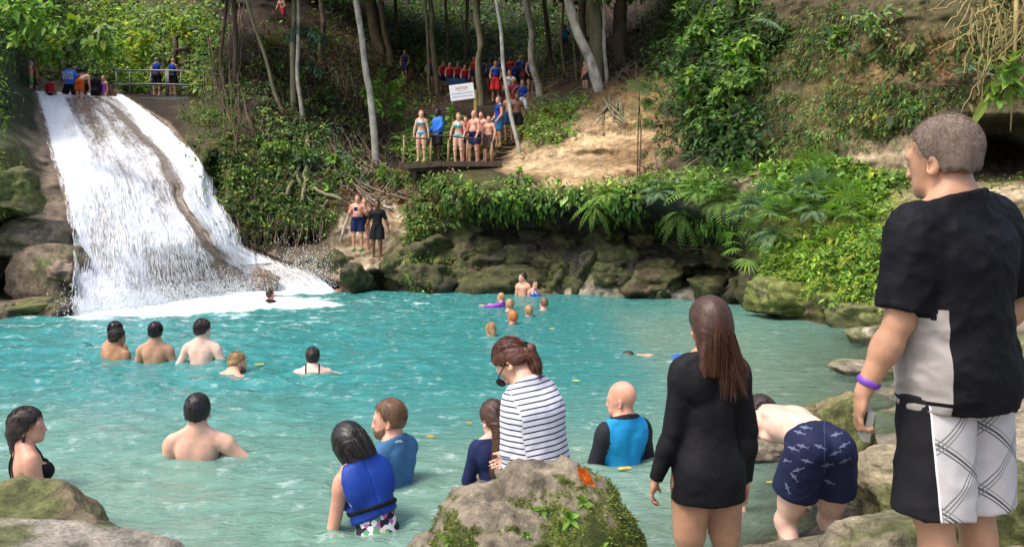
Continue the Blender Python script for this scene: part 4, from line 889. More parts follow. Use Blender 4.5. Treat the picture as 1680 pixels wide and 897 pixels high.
b = MB(); kx = f.pel(-.15, .0, -.16) * f.scale; b.tube([kx + V3(0, 0, 0), kx + V3(-.012, -.01, -.03), kx + V3(-.008, -.012, -.065)], .004, 6); b.tube([kx, kx + V3(.006, -.012, -.04), kx + V3(.01, -.014, -.075)], .0035, 6); b.build('drawstring', C_BLACK, mp['root'], smooth=True)
# man bending over in shark-print shorts
f = Fig(1.80, g=1.06, pitch=58, lean=34, head=(10, -5, 0), aL=((-.30, .12, -1), (.22, .25, -1)), aR=((.15, .2, -1), (.10, .1, -1)), lL=((-.07, .38, -1), (.0, -.20, -1)), lR=((.12, .34, -1), (0, -.22, -1)), hands=1)
YW = 10.; loc = P(1340, 735, 4.45) - rotz(R(YW)) @ (f.p0 * f.scale)
def sshort(f): return f.shorts(length=.50, top=.075, t=.014, flare=.03, wr=.004)
mp = person(loc, YW, "shirtless man bending over the rocks in navy shorts printed with sharks", f, .0085, 'pale', [('shorts', cloth('navy_shorts', (.010,.014,.045)), sshort), HAIR(H_DKB, 'short', t=.008)])
SHARK = mat('shark_print', (.11,.135,.22), rough=.8)
def bvh_of(o): 
    me = o.data; M = o.matrix_world
    bpy.context.view_layer.update(); M = o.matrix_world
    return BVHTree.FromPolygons([M @ v.co for v in me.vertices], [tuple(p.vertices) for p in me.polygons])
def decal(name, target, polys, cx, cy, ang, size, mt, off=.003, parent=None, sx=1., org=None):
    """print a flat outline on the cloth: rays from the eye side, real points on the garment"""
    bv = target if isinstance(target, BVHTree) else bvh_of(target); O = Vector((0, 0, CH)); V = []; Fc = []
    for poly in polys:
        b0 = len(V); ok = True
        for (u, v) in poly:
            c, s = math.cos(ang), math.sin(ang); uu, vv = (u * sx * c - v * s) * size, (u * sx * s + v * c) * size
            d = Vector(((cx + uu - CX) / F, 1, -(cy - vv - HOR) / F)).normalized(); h = bv.ray_cast(O, d)
            if h[0] is None: ok = False; break
            nrm = h[1] if h[1].dot(d) < 0 else -h[1]; V.append(h[0] + nrm * off)
        if ok and (max((V[i] - V[b0]).length for i in range(b0, len(V))) < size * .012): Fc.append(tuple(range(b0, len(V))))
        else: del V[b0:]
    if not Fc: return None
    inv = parent.matrix_world.inverted() if parent else Matrix()
    return obj(name, mesh(name, [tuple(inv @ v) for v in V], Fc, mt, smooth=False), parent)
SHK = [[(-1,0),(-.6,.17),(-.2,.2),(-.2,-.14),(-.6,-.1)],[(-.2,.2),(.2,.18),(.2,-.1),(-.2,-.14)],[(.2,.18),(.7,.05),(.7,-.03),(.2,-.1)],[(.7,.05),(1.,.32),(.86,0),(.98,-.22),(.7,-.03)],[(-.15,.2),(.05,.48),(.1,.19)],[(-.3,-.12),(-.05,-.4),(-.05,-.12)]]
bpy.context.view_layer.update(); bv = bvh_of(mp['shorts'])
for i, (x, y, a) in enumerate([(1312,710,-.3),(1322,702,-.15),(1372,713,.25),(1302,736,-.35),(1317,732,-.3),(1345,733,-.4),(1370,743,.35),(1289,755,-.2),(1324,756,-.3),(1303,782,-.9),(1386,755,.4),(1292,800,-1.2),(1357,762,.2),(1385,730,.5),(1310,770,.3),(1360,790,-.4)]):
    decal('shark_print', bv, SHK, x, y, a, 11, SHARK, parent=mp['root'])
decal('seam', bv, [[(-1,a/10),(1,a/10),(1,a/10+.1),(-1,a/10+.1)] for a in range(-40,40,2)], 1352, 733, 0, 11, SHARK, parent=mp['root'], sx=.05)
# woman in the striped top
f = Fig(1.66, fem=True, g=.80, lean=16, side=-5, head=(20, 34, 0), aL=((-.10, .02, -1), (.18, .02, -1)), aR=((.1, .3, -1), (-.3, .8, -.6)), hands=1, shw=.88)
YW = 38.; loc = at_head(818, 566, 4.3, f, YW)
def selstripe(V, f):
    q = (V - f.c0) @ f.Rc; u = q[:, 2].copy(); S0, E, W, ud, fd = f.J['aL']; d = np.linalg.norm(np.cross(V - S0, ud), axis=1); al = (V - S0) @ ud; q0 = q[:, 0]
    on = (q0 < -.155) ; a2 = (V - E) @ fd; u = np.where(on, np.where(a2 > 0, -al[0] * 0 - a2 - .285, -al), u - .05 * np.abs(q0)); return dict(attrs={'u': u})
def stripefn(f): return f.shirt(sleeve=1.9, hem=-.12, t=.010, loose=.006, wr=.004, neck=.38)
def pony(f):
    a = f.hd(0, -.105, .07); bd = f.Rh @ V3(0, -1, 0); bd[2] = 0; dn = V3(0, 0, -1); return [cone(a, a + bd * .055 + dn * .0, .014, .024, k=.004), cone(a + bd * .055, a + bd * .105 + dn * .10, .028, .027, k=.01), cone(a + bd * .105 + dn * .10, a + bd * .095 + dn * .23, .026, .008, k=.02)]
mp = person(loc, YW, "woman in navy and white striped top with brown ponytail and sunglasses", f, .0075, 'fair', [('shirt', cloth('striped_shirt', (.66,.66,.72), mode='stripes', bump=.35, bscale=12), stripefn, selstripe), HAIR(hairmat('chestnut', (.085,.03,.018), .5), 'short', t=.01, prims=pony, amp=.004), SHORTS(C_BLACK, length=.3)])
b = MB(); b.tube([f.hd(0, -.125, .07) + f.Rh @ V3(.020 * math.cos(a), 0, .020 * math.sin(a)) for a in np.linspace(0, 6.283, 13)], .006, 6); o = b.build('hair_tie', C_BLACK, mp['root'], smooth=True); o.scale = (f.scale,) * 3
short_hair(mp, f, MATS['hair_chestnut'], 1500, .05, .0013, tail=(0, -.12, .07)); a_ = f.hd(0, -.105, .07); bd_ = f.Rh @ V3(0, -1, 0); bd_[2] = 0; n = 240; tl = np.linspace(0, 1, 8)[None, :, None]; jr = rvec0 = RNG.normal(size=(n, 3)) * .018; endp = a_ + bd_ * .09 + V3(0, 0, -.26) + RNG.normal(size=(n, 3)) * np.array((.018, .012, .03)); midp = a_ + bd_ * .16 + V3(0, 0, -.06) + jr * 1.8
path = ((1 - tl) ** 2) * (a_ + jr * .5)[:, None] + 2 * tl * (1 - tl) * midp[:, None] + tl ** 2 * endp[:, None]; strands('hair_strand', hairmat('pony', (.075,.028,.018), .4), None, path, .0028, mp['root'], k=f.scale)
gl = empty('sunglasses', loc, R(YW), label='black sunglasses sliding off the face of the woman in stripes', cat='sunglasses'); gl.scale = (f.scale,) * 3
G_ = mat('black_plastic', (.008,.008,.008), rough=.25, spec=.5)
for sx in (-1, 1): b = MB(); b.tube([f.hd(sx * .084, .0, .072), f.hd(sx * .082, .05, .066), f.hd(sx * .076, .115, .052)], .0038, 6); b.build('temple', G_, gl)
for sx in (-1, 1):
    b = MB(); c_ = [f.hd(sx * .037 + .034 * math.cos(a), .122 , .048 + .024 * math.sin(a)) for a in np.linspace(0, 6.283, 17)]; b.tube(c_, .0032, 6); b.add([tuple(v) for v in c_[:-1]], [tuple(range(16))]); b.build('lens', G_, gl)
# girl with long hair behind the boulder
f = Fig(1.30, fem=True, g=.95, head=(25, 12, 0), child=True, aL=((-.25, .25, -1), (.35, .9, -.3)), aR=((.2, .1, -1), (0, .5, -1)), hands=1)
def gh(f): return [ell(f.hd(0, -.06, .06), (.082, .05, .10), f.Rh, k=.03), cone(f.hd(0, -.085, .03), f.ch(0, -.115, .16), .055, .05, k=.03, ax=(1, 0, 0), fs=1.25), cone(f.ch(0, -.115, .16), f.ch(.0, -.12, -.02), .05, .02, k=.03, ax=(1, 0, 0), fs=1.2)]
loc = at_head(806, 656, 4.75, f, 12)
mp = person(loc, 12, "girl in navy rash guard with very long dark hair behind the boulder", f, .008, 'fair', [SHIRT(C_NAVY, sleeve=1.85, hem=-.2, t=.009), HAIR(H_BROWN, 'short', t=.012, prims=gh, amp=.004)]); short_hair(mp, f, H_BROWN, 1200, .09, .0018)
# bald man
f = Fig(1.80, g=1.0, head=(38, 4, 0), aL=((-.22, .25, -1), (-.1, .9, -.75)), aR=((.28, .12, -1), (.1, .7, -.8)), hands=1)
YW = 26.; loc = at_head(1019, 625, 6.0, f, YW)
def selbald(V, f):
    q = (V - f.c0) @ f.Rc; return dict(attrs={'sel': np.where((np.abs(q[:, 0]) > .16) | (q[:, 2] > .405), 1., -1.)})
person(loc, YW, "bald man in turquoise and black rash guard standing waist deep in the pool", f, .0095, 'pink', [('shirt', cloth('blue_rash_guard', (.012,.24,.50), c2=(.015,.016,.022)), lambda f: f.shirt(sleeve=1.9, hem=-.1, t=.01, neck=.40), selbald), SHORTS(C_BLACK, length=.5)])
# woman in the blue life vest
f = Fig(1.62, fem=True, g=.92, lean=20, side=-11, head=(14, 18, 0), aL=((-.16, .10, -1), (-.15, .30, -1)), aR=((.2, .5, -1), (0, .8, -.7)), hands=1, handL=((-.1, .4, -1), (.7, -.4, 0), .5))
YW = 36.; loc = at_head(557, 697, 4.8, f, YW)
def bob(f): return [ell(f.hd(0, -.02, .085), (.103, .112, .108), f.Rh, k=.03), ell(f.hd(0, -.06, .03), (.095, .068, .10), f.Rh, k=.03), cone(f.hd(.07, .0, .04), f.hd(.078, .02, -.05), .036, .018, k=.03), cone(f.hd(-.07, .0, .04), f.hd(-.08, .02, -.06), .036, .016, k=.03)]
mp = person(loc, YW, "black-haired woman in blue life vest and floral top wading near the boulder", f, .008, 'pink', [
    ('top', cloth('floral_cloth', (.5,.5,.5), mode='floral'), lambda f: f.region(lambda q: np.maximum(q.fr('ch')[2] - .29, -.13 - q.fr('ch')[2]), .016)), VEST(C_VEST, t=.040, low=.035),
    ('swim_skirt', C_BLACK, lambda f: f.shorts(length=.25, top=.03, t=.014, flare=.02)), HAIR(H_BLACK, 'short', t=.006, prims=bob, amp=.003),
    REG('strap', C_BLACK, lambda q: np.abs(q.fr('ch')[2] - .10 + .08 * q.fr('ch')[0]) - .013, .049)])
n = 1400; p_, n_ = hair_shell(f, n, lambda p: (p[:, 1] < .05) & (p[:, 2] > .03)); n = len(p_); tl = np.linspace(0, 1, 7)[None, :, None]
end = p_ * np.array((1.25, 1.2, .0)) + np.array((0, -.02, -.05)) - RNG.random((n, 1)) * np.array((0, 0, .05)); mid = p_ * np.array((1.55, 1.5, .9)); path = ((1 - tl) ** 2) * (p_ * 1.1)[:, None] + 2 * tl * (1 - tl) * mid[:, None] + tl ** 2 * end[:, None]; path += RNG.normal(size=path.shape) * .003; path = f.h0 + path @ f.Rh.T
strands('hair_strand', H_BLACK, None, path, .0016, mp['root'], k=f.scale)
# bearded man
f = Fig(1.80, g=1.1, lean=4, head=(22, 0, 0), aL=((-.15, .22, -1), (.05, 1, -.12)), aR=((.10, .55, -1), (-.2, 1, .25)), hands=1, handL=((0, 1, -.1), (1, 0, 0), .5), handR=((-.2, 1, .1), (-.3, 0, -1), .5))
YW = 62.; loc = at_head(638, 655, 5.5, f, YW)
mp = person(loc, YW, "bearded man in steel blue rash guard standing waist deep beside the life vest woman", f, .0085, 'pink', [SHIRT(cloth('steel_blue', (.045,.13,.26)), sleeve=.85, hem=-.16, t=.011, wr=.004, neck=.39), SHORTS(C_DKBL, length=.8),
    HAIR(H_LT, 'buzz', t=.005, amp=.001, front=.01), REG('beard', H_LT, R_beard, .005, ('head', 'neck')), band('aL', hw=.012), band('aR', C_DKBL, w=.2)])
short_hair(mp, f, H_LT, 1500, .018, .0013)
bpy.context.view_layer.update()
bv = bvh_of(mp['shirt'])
decal('shirt_emblem', bv, [[(-1,-.3),(1,-.1),(.9,.1),(-.9,-.05)],[(-.9,.0),(-.5,.35),(.2,.45),(.9,.2),(.2,.2),(-.5,.12)]], 654, 724, 0, 6.5, C_WHITE, parent=mp['root'])
decal('shirt_emblem', bv, [[(-1,-.4),(-.2,-.8),(.1,0),(-.6,.6)],[(.2,-.7),(.9,.1),(.3,.8),(0,.2)]], 668, 704, .4, 4, C_WHITE, parent=mp['root'])
# shirtless man seen from behind
f = Fig(1.82, g=1.2, head=(8, 3, -3), aL=((-.2, .1, -1), (-.1, .7, -.8)), aR=((.75, .15, -.75), (.75, .55, -.35)), hands=1, shw=1.05)
loc = at_head(323, 646, 6.2, f, 3)
mp = person(loc, 3, "broad shirtless man with dark hair seen from behind, right arm stretched over the water", f, .0095, 'fair', [HAIR(H_BLACK, 'short', t=.012), SHORTS(C_NAVY, length=.5, top=.09)]); short_hair(mp, f, H_BLACK, 1500, .035, .0018)
# woman at the left edge
f = Fig(1.64, fem=True, g=1.1, lean=-2, head=(-26, 0, 0), aL=((-.3, .1, -1), (-.1, .5, -1)), aR=((.12, .25, -1), (-.0, .9, -.5)), hands=1)
YW = -48.; loc = at_head(42, 668, 5.3, f, YW)
def wet(f): return [ell(f.hd(0, -.05, .06), (.083, .062, .10), f.Rh, k=.03), cone(f.hd(0, -.075, .03), f.hd(0, -.08, -.09), .05, .025, k=.03, ax=(1, 0, 0), fs=1.2), cone(f.hd(.07, -.01, .06), f.hd(.072, .0, -.01), .022, .012, k=.02)]
mp = person(loc, YW, "woman in black halter swimsuit with wet brown hair at the left edge", f, .0085, 'pink', [REG('swimsuit', C_BLACK, R_halter, .009), HAIR(H_DKB, 'short', t=.010, prims=wet, amp=.004)]); short_hair(mp, f, H_DKB, 1500, .10, .0018)
# ================================================================== SWIMMERS AND VISITORS FURTHER OFF
def pose_random(i):
    r = random.Random(i); return dict(aL=((-.2 - r.random() * .2, r.random() * .3, -1), (.2, .3 + r.random(), -.9)), aR=((.2 + r.random() * .2, r.random() * .3, -1), (-.2, .2 + r.random(), -.9)), lL=((-.06, .1 * r.random(), -1), (0, -.06, -1)), lR=((.06, .1 * r.random(), -1), (0, -.06, -1)))
def who(px, py, Y, yaw, label, tone, parts, vox, h=1.75, group=None, clipz=None, ground=None, **kw):
    f = Fig(h, **kw); loc = at_head(px, py, Y, f, yaw)
    mp = person(loc, yaw, label, f, vox, tone, parts, group=group, clipz=clipz)
    if Y < 14 and any(p_[0] == 'hair' for p_ in parts): short_hair(mp, f, [p_[1] for p_ in parts if p_[0] == 'hair'][0], 700, .03, .003)
    return f, mp, loc
hb = lambda m=H_BLACK, **k: HAIR(m, 'short', t=.009, amp=.006, **k)
TRUNKS = SHORTS(C_DKBL, length=.5)
GB = 'bathers standing in the pool'
who(190, 527, 11.3, -20, "dark-haired bather facing the camera behind a shorter bather near the fall", 'tan', [hb(), TRUNKS], .014, 1.78, GB, aL=((-.3,.2,-1),(.4,.8,-.6)), head=(15,5,0))
who(193, 538, 10.9, -14, "shirtless bather with cropped brown hair, nearest the left of the four in a row", 'olive', [hb(H_DKB), TRUNKS], .014, 1.74, GB, head=(-20,4,0), g=1.04)
who(255, 528, 10.7, 3, "tanned bather with black hair, hands low, second in the row before the waterfall", 'tan', [hb(), TRUNKS], .014, 1.8, GB, aL=((-.3,.1,-1),(.25,.8,-.7)), aR=((.35,.1,-1),(.2,.8,-.7)), g=1.12, head=(8,0,0))
who(332, 523, 10.5, -6, "pale broad bather with brown hair, right end of the row before the waterfall", 'pale', [hb(H_DKB), TRUNKS], .014, 1.86, GB, aL=((-.55,.0,-1),(.35,.6,-.7)), aR=((.5,.0,-1),(-.3,.6,-.7)), g=1.18, head=(-18,0,0))
GS = 'swimmers in the pool'
who(391, 577, 9.9, -30, "ginger-bearded swimmer low in the water with blue trunks floating behind", 'pink', [hb(H_BLOND), REG('beard', H_LT, R_beard, .006, ('head', 'neck')), TRUNKS], .012, 1.78, GS, pitch=38, lean=5, aL=((-.5,.5,-.6),(-.2,.8,-.2)), aR=((.6,.7,-.4),(0,1,.1)), head=(-20,-28,0))
who(513, 569, 10.0, 12, "woman swimming in a black-strapped swimsuit, hair in a bun", 'pale', [hb(H_DKB, prims=lambda f: [ell(f.hd(0,-.11,.11),(.035,.03,.035),f.Rh)]), REG('swimsuit', C_BLACK, R_bra, .012)], .012, 1.65, GS, fem=True, pitch=25, g=1.15, aL=((-.85,.45,-.35),(-.7,.5,-.3)), aR=((.85,.3,-.3),(.3,.9,-.4)), head=(0,-22,0))
who(441, 475, 20.2, -40, "small swimmer with dark hair and raised reddish face below the falls", 'red', [hb(H_DKB), SHIRT(C_BLACK, sleeve=1.8)], .022, 1.7, GS, head=(0,-20,0))
who(549, 462, 24.0, 30, "dark-skinned swimmer in black shirt at the foot of the right chute", 'dark', [hb(), SHIRT(C_BLACK, sleeve=1.8)], .024, 1.75, GS, aL=((-.8,.3,-.5),(-.3,.8,-.2)), aR=((.8,.3,-.5),(.3,.8,-.2)))
who(576, 466, 24.0, -60, "reddish swimmer half under at the rock below the two men", 'red', [hb(H_RED)], .024, 1.7, GS, pitch=60)
who(822, 480, 18.6, 70, "blond child in purple rash guard, arm out, leading the line of swimmers", 'pink', [hb(H_BLOND), SHIRT(C_PURP, sleeve=1.8)], .016, 1.3, GS, child=True, aL=((-.6,.9,-.2),(-.2,1,.1)), aR=((.5,.9,-.3),(.2,1,.1)))
who(836, 490, 17.8, 20, "balding pale swimmer behind the purple child", 'pink', [hb(H_BLOND)], .016, 1.75, GS, aL=((-.9,.3,-.15),(-.8,.6,-.1)), aR=((.8,.4,-.3),(.3,.8,-.2)))
who(841, 509, 15.2, 40, "ginger-haired swimmer in dark wetsuit in the middle of the line", 'red', [hb(H_RED), SHIRT(C_DKBL, sleeve=1.9)], .015, 1.7, GS, aL=((-.9,.4,-.25),(-.8,.6,-.1)), aR=((.8,.4,-.3),(.3,.8,-.2)))
who(868, 500, 16.5, 15, "blond swimmer in white shirt in the line of swimmers", 'pink', [hb(H_BLOND), SHIRT(C_WHITE, sleeve=1.)], .016, 1.7, GS, aL=((-.9,.3,-.15),(-.8,.6,-.1)), aR=((.8,.4,-.3),(.3,.8,-.2)), head=(0,-8,0))
who(892, 488, 18.0, 35, "brown-haired swimmer in grey shirt at the right of the line", 'pink', [hb(H_LT), SHIRT(C_GREYC, sleeve=1.)], .016, 1.75, GS, aL=((-.9,.3,-.3),(-.8,.6,-.1)), aR=((1,.1,-.1),(1,.2,0)))
who(805, 529, 13.3, 35, "long-haired blond swimmer in teal top nearest of the line", 'pink', [hb(H_BLOND, prims=lambda f: [cone(f.hd(0,-.07,.05), f.hd(0,-.1,-.1), .06, .03)]), SHIRT(C_DKBL, sleeve=1.8)], .014, 1.6, GS, fem=True, aL=((-.9,.4,-.25),(-.8,.6,-.1)), aR=((.8,.4,-.3),(.3,.8,-.2)))
who(858, 447, 22.0, 160, "bare-chested man standing in the shallows beside a woman in blue swimsuit", 'pink', [hb(H_DKB), TRUNKS], .020, 1.82, None, aL=((-.2,0,-1),(0,.3,-1)), head=(-50,0,0))
who(877, 459, 21.9, 195, "woman in royal blue swimsuit beside the bare-chested man", 'pink', [hb(H_DKB), REG('swimsuit', C_BLUE, R_halter, .016)], .020, 1.62, None, fem=True, g=1.1, head=(20,0,0))
# snorkeller
f = Fig(1.7, pitch=86, aL=((-.5,.8,-.15),(0,1,-.1)), aR=((.6,.4,-.2),(0.2,1,-.1)), lL=((-.15,-1,-.08),(0,-1,-.1)), lR=((.1,-1,-.12),(0,-1,.0)), head=(0,0,0)); loc = P(1105, 583, 11.2); loc[2] = -.125 ; loc = loc - rotz(R(70)) @ (f.p0 * f.scale); 
person(loc, 70, "snorkeller floating face down in blue shorts beyond the woman in black", f, .016, 'pink', [SHORTS(C_BLUE, length=.6), hb(H_DKB)])
# two men and a woman on the ledge
def feet_at(px, py, Y): return P(px, py, Y)
def on(px, py, Y, yaw, label, tone, parts, vox, h=1.75, group=None, **kw):
    """stand a figure with its feet at a photo pixel"""
    for k_, v_ in pose_random(int(px * 7 + py)).items(): kw.setdefault(k_, v_)
    f = Fig(h, **kw); loc = P(px, py, Y); zf = min(f.J['lL'][2][2], f.J['lR'][2][2]) * f.scale - .085 * f.scale; loc[2] -= zf
    return f, person(loc, yaw, label, f, vox, tone, parts, group=group), loc
f, mp, loc = on(587, 412, 24.6, 175, "stout shirtless man in navy shorts and green water shoes on the rock ledge", 'pink', [hb(H_LT), SHORTS(C_NAVY, length=.72), ('shoes', C_GREEN, lambda f: f.region(lambda q: q.g.z - .075 + 0 * q.g.x + 0 * q.g.y, .012, ('lL', 'lR')))], .018, 1.76, g=1.2, belly=.3, aL=((-.4,.05,-1),(.5,.7,.5)), aR=((.4,.05,-1),(-.5,.7,.5)), hands=0)
hp = rotz(R(175)) @ ((f.J['aL'][2] + f.J['aR'][2]) / 2 * f.scale) + loc + V3(0, -.06, .03)
cr = empty('phone', hp, 0, label='small blue phone held up by the stout man on the ledge', cat='phone'); b = MB(); b.box((0, 0, 0), (.10, .04, .13)); b.build('phone_case', C_BLUE, cr); b = MB(); b.box((0, -.022, .0), (.08, .004, .105)); b.build('screen', MATS['black_glass'], cr)
on(598, 414, 25.2, 180, "woman half hidden behind the stout man on the ledge", 'pink', [hb(H_BLOND), REG('swimsuit', C_BLACK, R_halter, .016)], .020, 1.72, fem=True)
on(619, 426, 24.3, 178, "dark-skinned man in black shirt and shorts at the edge of the rock ledge", 'brown', [hb(), SHIRT(C_BLACK, sleeve=.8), SHORTS(C_BLACK, length=.72, flare=.04)], .018, 1.84, g=.95, aL=((-.45,.0,-1),(-.25,.1,-1)), aR=((.45,.0,-1),(.25,.1,-1)), lL=((-.03,.06,-1),(0,-.05,-1)))
# ------------------------------------------------------------------ the wooden platform, its rail and the people on it
WOODM = mat('weathered_wood', (.17,.11,.07), rough=.85, bump=.6, bscale=14, var=.4, vscale=7, stretch=(.3, 3, 3)); DKW = mat('dark_wood', (.07,.05,.036), rough=.9, bump=.5, bscale=12, var=.4, vscale=6); POLEM = mat('bare_pole', (.32,.20,.12), rough=.8, bump=.4, bscale=20, var=.3, vscale=9); STEEL = mat('galvanised_steel', (.17,.175,.175), rough=.5, metal=.6, var=.2)
DY = 25.6; deckz = P(0, 268, DY)[2]
dk = empty('viewing_platform', P(745, 268, DY + .6), 0, label='wooden viewing platform jutting over the rocks under the notice sign', cat='platform')
org = P(745, 268, DY + .6)
x0, x1 = P(662, 0, DY)[0] - org[0], P(822, 0, DY)[0] - org[0]
nb = 24
for i in range(nb):
    b = MB(); xx = x0 + (x1 - x0) * (i + .5) / nb; b.box((xx, .15 + random.uniform(-.02, .02), -.03 - (.13 if xx < x0 + .95 else 0) * (1 - (xx - x0) / .95) + random.uniform(-.006, .006)), ((x1 - x0) / nb - .012, 1.9, .045)); b.build('plank', WOODM, dk)
b = MB(); b.box((x0 + .62, -.80, -.13), (1.25, .07, .16), Matrix.Rotation(R(-4), 3, 'Y')); b.build('beam', DKW, dk)
b = MB(); b.box(((x0 + 1.25 + x1) / 2, -.80, -.10), (x1 - x0 - 1.2, .07, .15)); b.build('beam', DKW, dk)
b = MB(); b.box(((x0 + x1) / 2, -.55, -.24), (x1 - x0 - .3, .10, .12)); b.build('beam', DKW, dk)
posts = [(662, 222, 270), (706, 226, 272), (735, 228, 270), (766, 225, 272), (806, 232, 270)]
for i, (px, a, bq) in enumerate(posts):
    b = MB(); b.tube([P(px, bq + 2, DY - .2) - org, P(px + 1, a, DY - .2) - org], .035, 7); b.build('post', POLEM, dk, smooth=True)
b = MB(); b.tube([P(662, 226, DY - .25) - org, P(706, 228, DY - .25) - org, P(706, 221, DY - .25) - org, P(760, 226, DY - .25) - org, P(808, 229, DY - .25) - org], .022, 7); b.build('handrail', DKW, dk, smooth=True)
for px in (680, 760, 815):
    b = MB(); b.tube([P(px, 274, DY) - org, P(px + 3, 318, DY + .5) - org], .09, 7); b.build('support', DKW, dk, smooth=True)
GP = 'visitors waiting on the viewing platform'
pl = lambda px, py, dy=0.: (px, py, DY + .35 + dy)
bik = lambda m: [REG('bikini_top', m, R_top, .02), REG('bikini_bottom', m, R_bottom, .02)]
on(*pl(691, 266), 172, "woman in blue bikini with orange hair at the left end of the platform", 'fair', [hb(H_RED)] + bik(cloth('sky_blue_cloth', (.05,.30,.50))), .020, 1.70, GP, fem=True, aL=((-.3,0,-1),(-.1,.1,-1)), aR=((.3,0,-1),(.1,.1,-1)), head=(20,0,0))
on(*pl(718, 265, .2), 135, "dark-skinned guide in royal blue long sleeves and black shorts on the platform", 'dark', [hb(H_BLACK, prims=lambda f: [ell(f.hd(0,-.03,.06),(.09,.1,.11),f.Rh)]), SHIRT(cloth('royal_blue', (.03,.16,.60)), sleeve=1.9, loose=.01), SHORTS(C_BLACK, length=.85, flare=.035)], .020, 1.74, GP, aR=((.1,.2,-1),(.2,.9,-.5)))
on(*pl(752, 269, -.1), 165, "woman in turquoise bikini with blond bun at the platform rail", 'fair', [hb(H_BLOND)] + bik(C_TURQ), .020, 1.66, GP, fem=True, g=1.08, aL=((-.3,0,-1),(.1,.3,-1)), aR=((.4,0,-1),(.1,.2,-1)), head=(25,8,0))
on(*pl(778, 271), 140, "bald shirtless man in black shorts and blue shoes leaning on the rail", 'pink', [SHORTS(C_NAVY, length=.6), ('shoes', C_BLUE, lambda f: f.region(lambda q: q.g.z - .075 + 0 * q.g.x + 0 * q.g.y, .012, ('lL', 'lR')))], .020, 1.80, GP, g=1.16, belly=.2, aL=((-.2,.1,-1),(.1,.4,-.9)), lR=((.05,.3,-1),(0,-.1,-1)), head=(10,0,0))
on(*pl(802, 272, .05), 150, "short shirtless man in brown shorts with dark hair at the right end of the rail", 'pink', [hb(H_DKB), SHORTS(C_BRN, length=.75, flare=.03)], .020, 1.66, GP, g=1.12, head=(30,10,0), aL=((-.4,.1,-1),(.2,.2,-1)), aR=((.3,.2,-1),(-.2,.3,-1)))
on(*pl(765, 266, .7), 150, "person in red life vest partly hidden behind the bald man", 'pink', [hb(H_DKB), VEST(C_RED), SHORTS(C_BLACK)], .024, 1.55, GP)
on(*pl(790, 266, .6), 150, "shirtless person raising a hand to the face behind the man in brown shorts", 'pink', [hb(H_DKB), SHORTS(C_NAVY)], .024, 1.70, GP, aR=((.3,.6,-.4),(-.3,.3,1)))
GT = 'visitors queueing on the wooden steps'
# steps
st_ = empty('steps', P(838, 272, 26.3), 0, label='wooden steps climbing from the platform to the right', cat='steps'); so_ = P(838, 272, 26.3)
for i, (py, Y) in enumerate(((270, 26.2), (261, 26.6), (252, 27.0), (243, 27.4), (235, 27.9), (226, 28.5), (216, 29.2))):
    b = MB(); c = P(836 + i * 2.5, py, Y) - so_; b.box(c, (1.1, .45, .05), Matrix.Rotation(R(random.uniform(-2, 2)), 3, 'Z')); b.build('tread', WOODM, st_); b = MB(); b.box(c + V3(0, -.16, -.11), (1.06, .05, .16)); b.build('riser', DKW, st_)
on(818, 243, 27.3, 120, "visitor in blue sleeveless vest and grey cap at the foot of the steps", 'pink', [hb(H_GREY), SHIRT(C_VEST, sleeve=.05), SHORTS(cloth('teal_shorts', (.02,.12,.26)), length=.8)], .022, 1.78, GT, head=(20,0,0))
on(835, 232, 28.0, 160, "bare-backed man in blue shorts on the steps beside the leaning trunk", 'olive', [hb(), SHORTS(C_DKBL, length=.7)], .024, 1.75, GT)
on(848, 236, 27.6, 185, "dark-tanned shirtless man in black shorts right of the leaning trunk", 'brown', [hb(), SHORTS(C_BLACK, length=.6)], .022, 1.78, GT, g=1.1)
on(843, 200, 30.5, 170, "person in white cap and dark red shirt further up the steps", 'olive', [hb(C_WHITE), SHIRT(C_DRED), SHORTS(C_DRED)], .026, 1.7, GT)
on(857, 205, 30.5, 185, "person in blue life vest over white shorts at the top of the steps", 'olive', [hb(H_DKB), VEST(C_VEST), SHORTS(C_WHITE, length=.8)], .026, 1.75, GT)
on(836, 188, 32.0, 150, "bearded man in white and black patterned tank top looking left", 'olive', [hb(), SHIRT(cloth('patterned_cloth', (.5,.5,.5), mode='floral'), sleeve=.05), SHORTS(C_DRED, length=.9)], .026, 1.82, GT, head=(40,0,0), aL=((-.2,-.1,-1),(0,.2,-1)))
on(813, 168, 35.0, 175, "tall visitor in blue vest and bright red shorts above the steps", 'olive', [hb(), VEST(C_VEST), SHORTS(cloth('bright_red', (.5,.02,.02)), length=.95, flare=.04)], .028, 1.85, GT, head=(20,10,0))
on(846, 160, 37.5, 185, "long-haired visitor in blue life vest standing above the queue", 'brown', [hb(), VEST(C_VEST), SHORTS(C_BLACK)], .028, 1.75, GT, fem=True)
on(862, 150, 38.5, 200, "visitor in blue vest and pink shorts beside the pale trunk", 'brown', [hb(), VEST(C_VEST), SHORTS(cloth('pink_cloth', (.5,.1,.16)))], .030, 1.7, GT)
on(828, 158, 38.5, 160, "visitor in blue vest half hidden behind the white sapling", 'brown', [hb(), VEST(C_DKBL), SHORTS(C_BLACK)], .030, 1.7, GT)
on(805, 152, 39.0, 170, "visitor seated in dark blue vest left of the red-shorted man", 'brown', [hb(), VEST(C_DKBL), SHORTS(C_BLACK)], .030, 1.7, GT)
GR = 'visitors in red vests on the upper landing'
